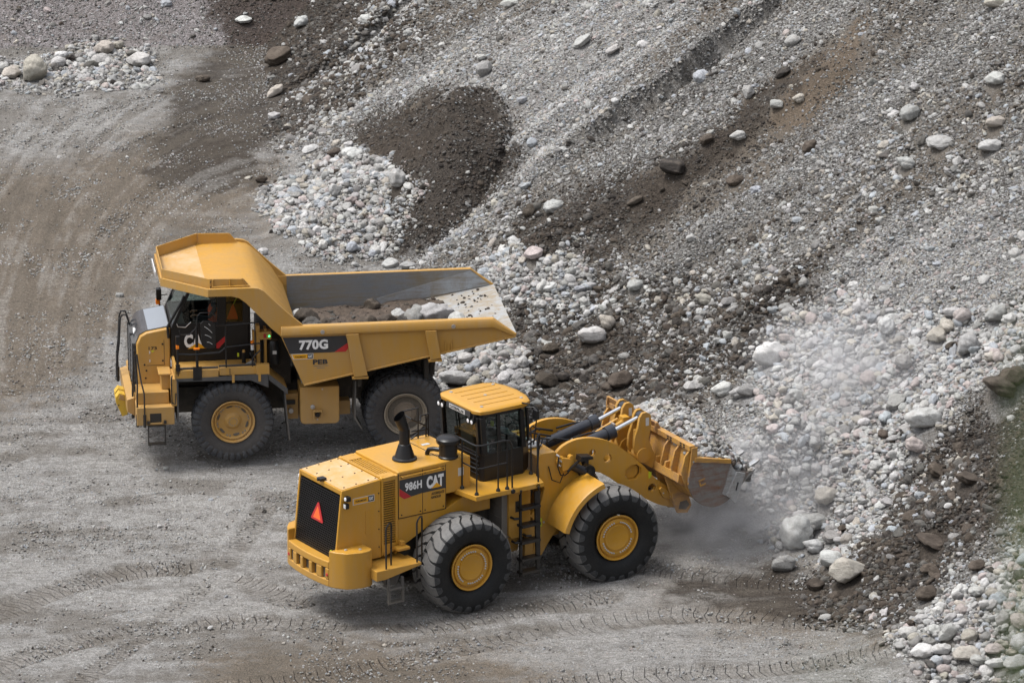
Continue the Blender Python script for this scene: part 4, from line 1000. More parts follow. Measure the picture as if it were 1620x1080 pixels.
# cab
c = MB().mat('blk')
for sg in (-1, 1): c.prism([(3.50, 2.15), (5.28, 2.15), (5.28, 3.0), (5.22, 3.06), (3.50, 3.06)], 1, sg * .84, sg * .9)
c.prism([(5.22, 2.15), (5.28, 2.15), (5.28, 3.0), (5.22, 3.06)], 1, -.84, .84); c.box(3.50, 5.22, -.84, .84, 2.15, 2.20)
c.prism([(3.50, 3.78), (4.86, 3.82), (4.80, 3.92), (3.50, 3.92)], 1, -.92, .92)
c.prism([(3.46, 2.3), (3.50, 2.3), (3.50, 3.78), (3.46, 3.78)], 1, -.9, .9); c.prism([(3.5, 3.0), (4.1, 3.0), (4.1, 3.82), (3.5, 3.82)], 1, -.92, -.89)
cbo = c.build('cab_body', 'blk', K, .015)
b = MB().mat('blk')
for sg in (-1, 1):
    b.prism([(5.29, 2.95), (5.21, 2.95), (4.80, 3.86), (4.88, 3.86)], 1, sg * .84, sg * .93)
    b.prism([(4.22, 3.0), (4.02, 3.0), (4.0, 3.84), (4.20, 3.84)], 1, sg * .84, sg * .915); b.prism([(3.64, 3.0), (3.49, 3.0), (3.49, 3.84), (3.62, 3.84)], 1, sg * .84, sg * .915)
b.prism([(5.27, 3.02), (5.19, 3.12), (5.14, 3.12), (5.2, 3.02)], 1, -.85, .85)
b.tube([(5.34, .95, 2.75), (5.36, .95, 3.02), (5.02, .97, 3.62), (4.97, .96, 3.74)], .035, 8)
b.build('cab_pillar', 'blk', cbo, .012)
g = MB().mat('glass')
g.add([(5.245, -.84, 3.06), (5.245, .84, 3.06), (4.845, .84, 3.82), (4.845, -.84, 3.82)], [(0, 1, 2, 3)])
for sg in (-1, 1):
    g.add([(5.2, sg * .895, 3.04), (4.2, sg * .895, 3.04), (4.18, sg * .895, 3.80), (4.84, sg * .895, 3.80)], [(0, 1, 2, 3)]); g.add([(4.04, sg * .895, 3.05), (3.62, sg * .895, 3.05), (3.60, sg * .895, 3.80), (4.02, sg * .895, 3.80)], [(0, 1, 2, 3)])
g.build('cab_glass', 'glass', cbo)
lettering('lettering', 'CA', 'white', cbo, (4.985, .901, 2.48), (-1, 0, 0), (0, 0, 1), .33, .42, .055)
lettering('lettering', 'T', 'white', cbo, (4.55, .901, 2.48), (-1, 0, 0), (0, 0, 1), .33, .17, .055)
MB().prism([(4.90, 2.46), (4.45, 2.46), (4.68, 2.60)], 1, .9, .912).build('logo_triangle', 'logoy', cbo)
MB().prism([(4.25, 2.44), (4.25, 2.55), (4.03, 2.74), (4.03, 2.62), (4.19, 2.44)], 1, .9, .906).build('stripe', 'red', cbo)
MB().mat('bolt').tube([(5.16, .91, 3.1), (5.12, .92, 3.0), (4.95, .92, 2.98), (4.82, .92, 3.1)], .012, 6).build('door_trim', 'bolt', cbo)
b = MB().mat('seat'); b.box(4.0, 4.45, -.1, .45, 2.55, 2.72); b.prism([(3.9, 2.6), (4.06, 2.6), (3.98, 3.45), (3.86, 3.45)], 1, -.1, .45); b.build('seat', 'seat', cbo, .03)
b = MB().mat('blk'); b.tube([(5.1, .18, 2.6), (4.82, .18, 2.95)], .03, 8); b.rev([(0, .2), (.02, .215), (.035, .2), (.02, .185)], (4.80, .18, 2.95), (-.6, 0, 1), 24, closed=True); b.box(4.95, 5.2, -.8, .8, 2.8, 3.04); b.build('dashboard', 'blk', cbo, .01)
b = MB().mat('vest'); b.prism([(3.99, 3.10), (3.74, 3.10), (3.76, 3.22), (3.84, 3.46), (3.88, 3.40), (3.94, 3.25)], 1, .80, .83); b.mat('hivis').prism([(3.86, 3.42), (3.83, 3.44), (3.72, 3.66), (3.74, 3.67)], 1, .80, .82); b.build('hung_vest', 'vest', cbo)
b = MB().mat('blk'); b.tube([(5.36, -1.55, 2.2), (5.36, -1.55, 3.2)], .022, 7); b.tube([(5.36, -1.55, 3.0), (5.2, -1.3, 3.1)], .015, 6); b.box(5.32, 5.44, -1.62, -1.45, 2.92, 3.18); b.mat('amber').box(5.36, 5.45, -1.62, -1.5, 2.80, 2.91)
b.build('far_marker_lamp', 'blk', K, .01)
b = MB().mat('dark'); b.box(3.3, 5.28, -1.75, -.92, 2.05, 2.2); b.box(4.9, 5.25, -1.6, -1.2, 2.2, 2.75); b.build('far_platform', 'dark', K, .02)
# wheels
tt = tyre_mesh(.9375, .50, .49, 36, 'truck').build('tyre', 'tyre'); ttm = tt.data; D.objects.remove(tt)
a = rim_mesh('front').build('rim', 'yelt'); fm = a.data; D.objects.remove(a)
a = rim_mesh('rear').build('rim', 'tan'); rm = a.data; D.objects.remove(a)
for sg in (-1, 1):
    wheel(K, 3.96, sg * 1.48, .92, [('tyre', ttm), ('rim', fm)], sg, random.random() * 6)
    wheel(K, 0, sg * 1.48, .92, [('tyre', ttm), ('rim', rm)], sg, random.random() * 6)
    wheel(K, 0, sg * .93, .92, [('tyre', ttm)], sg, random.random() * 6)
# two wheel chocks hung on the bumper (things of their own)
def to_world(Tm, v):
    c, s = math.cos(Tm[3]), math.sin(Tm[3]); return (Tm[0] + c * v[0] - s * v[1], Tm[1] + s * v[0] + c * v[1], Tm[2] + v[2])
for i, (y, lab) in enumerate(((.52, 'nearer of the two bright yellow wheel chocks on the truck\'s front bumper'), (.16, 'farther of the two bright yellow wheel chocks, touching the truck\'s grille'))):
    b = MB().mat('byel'); b.prism([(0, .06), (.12, .02), (.26, .36), (.26, .48), (.18, .58), (.05, .54), (-.03, .40)], 1, -.13, .13)
    b.mat('yelw').prism([(.05, .40), (.2, .44), (.16, .56), (.08, .52)], 1, -.152, .152)
    b.mat('ink'); b.rev([(0, .02), (.01, .02)], (.2, .15, .30), (0, 1, 0), 8)
    o = b.build('wheel_chock', 'byel', None, .03); o.location = to_world(TRUCK, (6.30, y, .80)); o.rotation_euler = (0, 0, TRUCK[3])
    o['label'] = lab; o['category'] = 'wheel chock'; o['group'] = 'wheel chocks on the bumper'
# ================================================================== OPERATORS
def operator(base, Tm, label, top_mat, arms):
    """one seated figure: a continuous skinned body, hands with fingers, a head with a face"""
    J = {'pel': (0, 0, .06, .13), 'bel': (-.02, 0, .20, .135), 'che': (-.03, 0, .40, .15), 'nek': (-.01, 0, .56, .055), 'sk': (.015, 0, .63, .06)}
    E_ = [('pel', 'bel'), ('bel', 'che'), ('che', 'nek'), ('nek', 'sk')]
    for sg, s in ((1, 'l'), (-1, 'r')):
        a = arms[0 if sg > 0 else 1]
        J['sh' + s] = (-.03, sg * .19, .47, .062); J['el' + s] = (a[0][0], sg * a[0][1], a[0][2], .045); J['wr' + s] = (a[1][0], sg * a[1][1], a[1][2], .030)
        J['hi' + s] = (.03, sg * .095, .05, .10); J['kn' + s] = (.44, sg * .13, .10, .065); J['an' + s] = (.50, sg * .13, -.30, .042); J['to' + s] = (.64, sg * .14, -.35, .035)
        E_ += [('che', 'sh' + s), ('sh' + s, 'el' + s), ('el' + s, 'wr' + s), ('pel', 'hi' + s), ('hi' + s, 'kn' + s), ('kn' + s, 'an' + s), ('an' + s, 'to' + s)]
    ks = list(J); me = D.meshes.new('person'); me.from_pydata([J[k][:3] for k in ks], [(ks.index(a), ks.index(b)) for a, b in E_], [])
    o = D.objects.new('person', me); COL.objects.link(o)
    sm = o.modifiers.new('skin', 'SKIN'); sm.use_smooth_shade = True
    for k, sv in zip(ks, me.skin_vertices[0].data): sv.radius = (J[k][3], J[k][3] * (1.25 if k in ('che', 'bel', 'pel') else 1)); sv.use_root = k == 'pel'
    ss = o.modifiers.new('sub', 'SUBSURF'); ss.levels = 2; ss.render_levels = 2
    dg = bpy.context.evaluated_depsgraph_get(); dg.update(); m2 = D.meshes.new_from_object(o.evaluated_get(dg)); o.modifiers.clear(); o.data = m2
    m2.materials.clear(); m2.materials.append(M[top_mat])
    o.location = to_world(Tm, base); o.rotation_euler = (0, 0, Tm[3]); o['label'] = label; o['category'] = 'person'
    hd = MB().mat('skin'); prof = []
    for k in range(13):
        t = k / 12; z = .62 + .245 * t; r = .078 * math.sin(math.pi * min(1, .16 + .84 * t)) ** .55 * (.72 + .28 * min(1, t * 2.2)) if k < 12 else .004
        prof.append([(.03 + r * 1.22 * math.cos(q) + (.012 if t < .3 and math.cos(q) > 0 else 0), r * math.sin(q), z) for q in (2 * math.pi * i / 18 for i in range(18))])
    hd.loft(prof); hd.loft([[(.115, -.012, .715), (.115, .012, .715), (.11, .008, .755), (.11, -.008, .755)], [(.140, -.010, .718), (.140, .010, .718), (.118, .004, .757), (.118, -.004, .757)]])
    for sg in (-1, 1): hd.prism([(.01, .71), (.04, .71), (.045, .765), (.02, .775)], 1, sg * .07, sg * .088)
    hd.mat('ink')
    for sg in (-1, 1): hd.rev([(0, .010), (.006, .008)], (.116, sg * .03, .752), (1, 0, 0), 10)
    hd.mat('red').box(.112, .120, -.022, .022, .684, .692)
    h = hd.build('head', 'skin', o, smooth=70)
    hr = MB().mat('ink'); rg = []
    for k in range(7):
        t = k / 6; z = .775 + .105 * t; r = .088 * math.cos(t * 1.45); rg.append([(.02 + r * 1.2 * math.cos(q), r * 1.02 * math.sin(q), z) for q in (2 * math.pi * i / 18 for i in range(18))])
    hr.loft(rg); hr.build('hair', 'ink', o, smooth=70)
    for sg in (1, -1):
        a = arms[0 if sg > 0 else 1]; wx, wy, wz = a[1][0], sg * a[1][1], a[1][2]
        hn = MB().mat('skin'); hn.loft([[(wx + dx, wy + y, wz + z) for y, z in ((-.028, -.014), (.028, -.014), (.034, 0), (.028, .016), (-.028, .016), (-.034, 0))] for dx in (-.02, .03, .09)])
        for f in range(4):
            y = wy + (f - 1.5) * .017; ln = (.07, .082, .078, .062)[f]; hn.tube([(wx + .085, y, wz + .004), (wx + .085 + ln * .45, y, wz + .006), (wx + .085 + ln * .75, y, wz - .018), (wx + .085 + ln * .72, y, wz - .042)], .008, 7)
        hn.tube([(wx + .02, wy - sg * .028, wz), (wx + .055, wy - sg * .055, wz - .006), (wx + .085, wy - sg * .058, wz - .02)], .009, 7)
        hn.build('hand', 'skin', o, smooth=70)
    vs = MB().mat('vest')
    vs.loft([[(-.03 + rx * math.cos(q), ry * math.sin(q), z) for q in (2 * math.pi * i / 20 for i in range(20))] for rx, ry, z in ((.165, .20, .10), (.16, .205, .25), (.165, .21, .38), (.13, .20, .47))])
    vs.build('vest', 'vest', o, smooth=70)
    return o
operator((4.24, .18, 2.78), TRUCK, 'driver in dark workwear and orange vest seated behind the truck cab glass', 'cloth', (((.13, .27, .26), (.40, .17, .30)), ((.13, .27, .26), (.38, .18, .30))))
operator((1.24, 0, 3.05), LOADER, 'driver in orange vest at the controls inside the loader cab', 'cloth', (((.10, .28, .24), (.36, .14, .34)), ((.10, .30, .22), (.34, .32, .24))))
# ================================================================== GROUND
rng = np.random.default_rng(11)
_tab = rng.random((256, 256)).astype(np.float32)
def vnoise(x, y):
    xi = np.floor(x).astype(int); yi = np.floor(y).astype(int); fx = x - xi; fy = y - yi
    fx = fx * fx * (3 - 2 * fx); fy = fy * fy * (3 - 2 * fy)
    g = lambda a, b: _tab[a & 255, b & 255]
    return (g(xi, yi) * (1 - fx) + g(xi + 1, yi) * fx) * (1 - fy) + (g(xi, yi + 1) * (1 - fx) + g(xi + 1, yi + 1) * fx) * fy
def fbm(x, y, o=4, gain=.5):
    s = 0; a = 1; t = 0
    for k in range(o):
        s = s + a * vnoise(x * 2 ** k + 17.3 * k, y * 2 ** k - 9.1 * k); t += a; a *= gain
    return s / t - .5
TOEY = np.array([-120, -60, -30, -12, -5, -2.4, 1.3, 3.4, 5.3, 9.5, 14.5, 17.5, 22, 27, 32, 36, 41, 45, 50, 70, 120.])
TOEX = np.array([60, 36, 22, 13.5, 10.2, 8.9, 6.9, 6.3, 5.9, 4.6, 2.2, .1, -2.0, -3.9, -5.4, -6.3, -7.0, -7.6, -8.4, -12, -22.])
def xt(Y): return np.interp(Y, TOEY, TOEX)
def sstep(a, b, x):
    t = np.clip((x - a) / (b - a), 0, 1); return t * t * (3 - 2 * t)
def softplus(x, k): return k * np.logaddexp(0, x / k)
def bump(x, y, cx, cy, rx, ry, h, rot=0.0, p=1.0):
    c, s = math.cos(rot), math.sin(rot); u = ((x - cx) * c + (y - cy) * s) / rx; v = (-(x - cx) * s + (y - cy) * c) / ry
    r = np.sqrt(u * u + v * v); return h * np.clip(1 - r, 0, 1) ** p * (1 + .35 * np.clip(1 - r, 0, 1)) / 1.35
def base_floor(x, y): return .0565 * softplus(np.minimum(y - 2.6, 30), .8) * (1 - sstep(9, 16, y) * .45) + .09 * fbm(x / 4.2, y / 4.2, 3)
def floor_z(x, y):
    g = .0565 * softplus(y - 2.6, .8); g = np.where(g > .62, .62 + .25 * (g - .62), g)
    und = .10 * fbm(x / 3.7, y / 3.7, 3) + .035 * fbm(x / .8, y / .8, 3)
    d = np.minimum(np.hypot((x + .2), (y - 3.4)), np.hypot(x + 4.3, y - 11.3)); und = und * (.25 + .75 * sstep(2.5, 5, d))
    return g + und
def slope_s(x, y):
    w = 1.1 * fbm(y / 4.1, x / 14, 3) + .35 * fbm(y / 1.2 + 5, x / 5, 2)
    return (x - xt(y) - w) * .93
def terrain(x, y, parts=False):
    x = np.asarray(x, float); y = np.asarray(y, float)
    g = floor_z(x, y); s = slope_s(x, y)
    a = sstep(0, 3, s)
    fall = .60 * fbm(y / .9 - x * .25, (x + .3 * y) / 7.0, 3) + 1.25 * fbm(y / 2.6 - x * .09, (x + .3 * y) / 9.0, 3)
    lump = .30 * fbm(x / 1.1 + 9, y / 1.1, 4)
    cap = np.minimum(softplus(s, .28), 42)
    zs = cap * .665 + a * (fall * .9 + lump)
    # scar with an undercut edge, running down the slope
    def scar(cx, cy, l, wd, h, rot):
        c_, s_ = math.cos(rot), math.sin(rot); u = ((x - cx) * c_ + (y - cy) * s_) / l; q = (-(x - cx) * s_ + (y - cy) * c_) / wd + .5 * fbm(x / .8, y / .8, 3)
        return h * np.clip(1 - u * u, 0, 1) * sstep(-1.0, -.0, q) * (1 - sstep(.0, .16, q))       # gentle on one side, a drop on the other
    zs = zs - scar(8.6, 30.5, 5.6, 1.7, .75, .30) - scar(4.6, 25.6, 3.8, 1.7, .9, .35) - scar(11.2, 37.5, 3.6, 1.1, .45, .32) - scar(6.0, 33.5, 4.0, 1.0, .4, .30) - scar(-3.6, 41, 3.4, 1.6, .5, .5)
    # far bank
    bl = (y - 44.6 - .03 * (x + 12) - .8 * fbm(x / 3.5, y / 30, 3)) * 1.0
    zb_ = np.minimum(softplus(bl, .3), 45) * .62 + sstep(0, 2, bl) * .3 * fbm(x / 1.6, y / 1.6, 4)
    hill = np.logaddexp(zs * 3, zb_ * 3) / 3 - math.log(2) / 3 * np.exp(-np.abs(zs - zb_))
    hill = np.maximum(np.maximum(zs, zb_), hill)
    # heaps along the foot of the slope
    m1 = bump(x, y, -1.78, 27.3, 1.75, 3.4, 1.95, -.08, .60)       # brown soil mound
    m2 = bump(x, y, -4.3, 28.2, 2.2, 4.0, .75, -.2, .8)         # pale stone heap
    m3 = bump(x, y, .9, 19.6, 1.9, 2.4, 1.0, 0, .75)             # heap behind the truck's tail
    m4 = bump(x, y, 8.9, -1.6, 2.4, 2.2, .5, 0, .9) + bump(x, y, 6.3, 6.5, 1.9, 2.0, .9, 0, .9) + bump(x, y, 5.5, 6.9, 1.5, 1.7, 1.25, 0, .8)
    m5 = bump(x, y, -.3, 15.9, 2.2, 1.6, .40, 0, .9)
    rough = 1 + .5 * fbm(x / .7, y / .7, 3)
    z = g + hill + (m1 + m2 + m3 + m4 + m5) * rough
    # the bank the photograph is taken from
    z = z + np.where(y < -60, 0, 0) + 36.6 * sstep(-58, -97.5, y)
    if parts: return z, s, bl, m1, m2, m3, hill
    return z
def inpoly(px, py, poly, soft=0.0):
    """1 inside a picture-shaped patch, falling to 0 over `soft`"""
    P = np.array(poly, float); n = len(P); ins = np.zeros(px.shape, bool); d2 = np.full(px.shape, 1e9)
    for i in range(n):
        x0, y0 = P[i]; x1, y1 = P[(i + 1) % n]
        if y0 != y1:
            c = ((y0 > py) != (y1 > py)) & (px < (x1 - x0) * (py - y0) / (y1 - y0) + x0); ins ^= c
        ex, ey = x1 - x0, y1 - y0; t = np.clip(((px - x0) * ex + (py - y0) * ey) / (ex * ex + ey * ey + 1e-9), 0, 1)
        d2 = np.minimum(d2, (px - x0 - t * ex) ** 2 + (py - y0 - t * ey) ** 2)
    d = np.where(ins, np.sqrt(d2), -np.sqrt(d2))
    return sstep(-soft, soft, d) if soft else ins.astype(float)
SOIL = [[(300, -60), (600, -60), (560, 60), (500, 140), (440, 210), (400, 290), (330, 310), (230, 280), (280, 130), (360, 60)],
        [(600, 185), (690, 145), (770, 170), (815, 225), (805, 285), (760, 340), (700, 380), (650, 410), (590, 420), (640, 330), (640, 270), (560, 225)],
        [(1300, 85), (1205, 145), (1085, 230), (975, 272), (815, 345), (770, 392), (860, 400), (990, 362), (1080, 325), (1140, 265), (1195, 215), (1255, 145)],
        [(1120, 300), (1020, 375), (930, 420), (880, 425), (960, 370), (1060, 300)],
        [(790, 520), (900, 500), (1010, 520), (1120, 545), (1190, 555), (1080, 600), (1010, 650), (900, 660), (800, 640), (760, 560)], [(1080, 500), (1290, 440), (1240, 500), (1130, 535)],
        [(1200, 470), (1300, 430), (1260, 510), (1170, 560)],
        [(1690, 590), (1580, 640), (1500, 690), (1440, 750), (1400, 820), (1350, 880), (1290, 940), (1330, 985), (1430, 980), (1480, 920), (1560, 850), (1690, 760)],
        [(1040, 905), (1240, 890), (1340, 940), (1440, 990), (1260, 985), (1060, 955)],
        [(690, 590), (800, 600), (880, 650), (820, 700), (700, 690)],
        [(830, 640), (1010, 600), (1100, 640), (1040, 690), (900, 700)]]
WARM = [[(1290, 85), (1240, 110), (1170, 165), (1180, 185), (1250, 140)], [(1350, 30), (1375, 50), (1340, 130), (1270, 215), (1215, 215), (1260, 120)], [(985, 270), (1060, 240), (1050, 320), (1000, 345)], [(560, 225), (640, 200), (690, 230), (640, 280)], [(400, 60), (470, 40), (440, 110), (380, 130)], [(1160, 180), (1250, 90), (1210, 160), (1120, 230)]]
TAN = [[(-80, 265), (120, 250), (240, 200), (400, 190), (440, 300), (400, 370), (260, 380), (190, 520), (100, 620), (-80, 700)], [(330, 1040), (560, 1010), (800, 1035), (900, 1075), (700, 1120), (300, 1120)],
       [(1040, 910), (1240, 890), (1420, 940), (1480, 1000), (1250, 1010), (1000, 960)]]
PALEG = [[(150, 740), (520, 660), (720, 700), (900, 900), (1250, 930), (1000, 1010), (700, 930), (420, 900)], [(-60, 170), (200, 170), (230, 200), (100, 240), (-60, 250)]]
PALES = [[(640, 420), (760, 360), (860, 240), (1000, 130), (1150, -40), (900, -40), (800, 60), (640, 130), (820, 190), (830, 270), (760, 350), (620, 400)], [(1240, 520), (1330, 400), (1500, 330), (1690, 330), (1690, 560), (1560, 560), (1500, 660), (1420, 760), (1330, 870), (1220, 880), (1130, 720)]]
def stripe(x, y):
    """runs of coarser and finer gravel down the fall line, 0..1"""
    u = y * .93 - x * .36; vv = x * .93 + y * .36
    a = fbm(u / .75, vv / 6.5 + 3, 4) * .9 + fbm(u / 2.4 + 8, vv / 8.0, 3) * 1.2 + .35 * fbm(x / .7, y / .7, 3)
    return np.clip(.5 + a * .85, 0, 1)
def patches(P, x, y):
    px, py = project(P); m1_ = terrain(x, y, True)[3]
    w1 = 34 * fbm(x / .9, y / .9, 5) * 2; w2 = 28 * fbm(x / .9 + 31, y / .9 + 7, 5) * 2
    px = px + w1; py = py + w2
    f = lambda L_, s: np.max([inpoly(px, py, q, s) for q in L_], axis=0)
    return np.maximum(f(SOIL, 32), sstep(.05, .55, m1_ + .9 * fbm(x / .55, y / .8, 4) * (m1_ > .02))), f(WARM, 20), f(TAN, 80), f(PALEG, 70), f(PALES, 60)

def axis(segs):
    out = []
    for a, b, st in segs: out += list(np.arange(a, b, st))
    return np.array(out + [segs[-1][1]])
gx = axis([(-160, -40, 12), (-40, -19, 1.5), (-19, 19.5, .095), (19.5, 40, 1.5), (40, 160, 10)])
gy = axis([(-120, -56, 3), (-56, -10, 2.5), (-10, -5.5, .3), (-5.5, 22, .095), (22, 50, .13), (50, 66, .4), (66, 110, 4)])
GX, GY = np.meshgrid(gx, gy); sh = GX.shape
gz, gs, gb, gm1, gm2, gm3, ghill = terrain(GX.ravel(), GY.ravel(), True)
X1, Y1 = GX.ravel(), GY.ravel()
# tyre tracks: centre lines on the pit floor (metres)
def unp(px, py, z0=.35):
    c, s = math.cos(PITCH), math.sin(PITCH); a = (px - 810) / FPX; b = (py - 540) / FPX
    d = np.array([a, c - b * s, -s - b * c]); t = (z0 - CAMH) / d[2]; return (d[0] * t, CAMY + d[1] * t)
TRK = [([(1460, 915), (1300, 905), (1120, 890), (960, 870)], .42, 1), ([(1480, 985), (1250, 955), (1050, 950), (800, 985), (600, 1030), (300, 1075)], .45, 1), ([(1560, 1030), (1380, 1020), (1200, 1035), (950, 1050), (700, 1085)], .42, 1),
       ([(-40, 420), (70, 340), (190, 270), (340, 215), (420, 200)], .28, 2), ([(-40, 350), (60, 290), (190, 235), (330, 190)], .28, 2), ([(-40, 300), (120, 225), (260, 180)], .28, 2), ([(20, 640), (90, 500), (180, 380), (290, 300), (400, 255)], .28, 2), ([(60, 300), (40, 380), (60, 460), (50, 560)], .28, 2), ([(120, 320), (90, 390), (100, 480), (90, 600)], .28, 2),
       ([(-40, 760), (120, 680), (230, 620)], .28, 2), ([(-40, 960), (130, 900), (300, 880), (470, 930)], .42, 1), ([(-40, 1040), (150, 985), (400, 960), (640, 990)], .42, 1), ([(60, 1100), (200, 1000), (330, 900), (420, 800)], .3, 2), ([(520, 985), (640, 975), (800, 945), (960, 920)], .42, 1)]
tu = np.zeros(X1.shape); tv = np.zeros(X1.shape); tm = np.zeros(X1.shape); tk_ = np.zeros(X1.shape); best = np.full(X1.shape, 9.)
near = (X1 > -19) & (X1 < 19.5) & (Y1 > -8) & (Y1 < 55); idx = np.where(near)[0]; xa, ya = X1[idx], Y1[idx]
for pts, hw, kd in TRK:
    L_ = catmull([unp(*p) for p in pts], 8); acc = 0
    for (x0, y0), (x1, y1) in zip(L_[:-1], L_[1:]):
        ex, ey = x1 - x0, y1 - y0; ln_ = math.hypot(ex, ey) + 1e-9; t = np.clip(((xa - x0) * ex + (ya - y0) * ey) / ln_ ** 2, 0, 1)
        dx, dy = xa - x0 - t * ex, ya - y0 - t * ey; dd = np.hypot(dx, dy); sgn = np.sign(ex * dy - ey * dx)
        m = (dd < best[idx]) & (dd < hw * 1.8); ii = idx[m]
        best[ii] = dd[m]; tu[ii] = acc + t[m] * ln_; tv[ii] = dd[m] * sgn[m] / hw; tm[ii] = 1; tk_[ii] = kd
        acc += ln_
av = np.abs(tv); trk = tm * (1 - sstep(.75, 1.15, av)) * (1 - sstep(.0, .5, ghill)) * sstep(-.55, -.1, gs * -1 + .3) 
trk *= np.where(tk_ == 1, np.clip(.75 + 1.9 * fbm(X1 / 1.7, Y1 / 1.7, 4), 0, 1), np.clip(.45 + 2.6 * fbm(X1 / 1.7, Y1 / 1.7, 4), 0, 1))
trk = np.clip(trk, 0, 1)
_tu = tu.reshape(sh); jump = np.zeros(sh, bool)
for ax_ in (0, 1):
    dj = np.abs(np.diff(_tu, axis=ax_)) > .45
    if ax_ == 0: jump[:-1] |= dj; jump[1:] |= dj
    else: jump[:, :-1] |= dj; jump[:, 1:] |= dj
for _ in range(2):
    j2 = jump.copy(); j2[1:] |= jump[:-1]; j2[:-1] |= jump[1:]; j2[:, 1:] |= jump[:, :-1]; j2[:, :-1] |= jump[:, 1:]; jump = j2
trk[jump.ravel()] = 0
gz = gz - .035 * trk + .03 * tm * np.exp(-((av - 1.25) / .22) ** 2) * (1 - sstep(0, .5, ghill))
# flatten where the machines stand
soil, warm, tan_, paleg, pales = patches(np.c_[X1, Y1, gz], X1, Y1)
onfl = 1 - sstep(.05, .5, ghill + gm1 + gm2 + gm3)
v = np.c_[X1, Y1, gz]
nx, ny = sh[1], sh[0]
I = np.arange(nx * ny).reshape(sh); F = np.stack([I[:-1, :-1], I[:-1, 1:], I[1:, 1:], I[1:, :-1]], -1).reshape(-1, 4)
cen = lambda a: a[F].mean(1)
cx_, cy_ = cen(X1), cen(Y1)
cls = np.zeros(len(F), int)
cls[(cen(gs) > .15)] = 1
cls[(cen(gb) > .1) & (cen(gb) > cen(gs))] = 2
cls[(cen(gm1) > .10) & (cy_ < 36)] = 3
cls[cy_ < -58] = 4
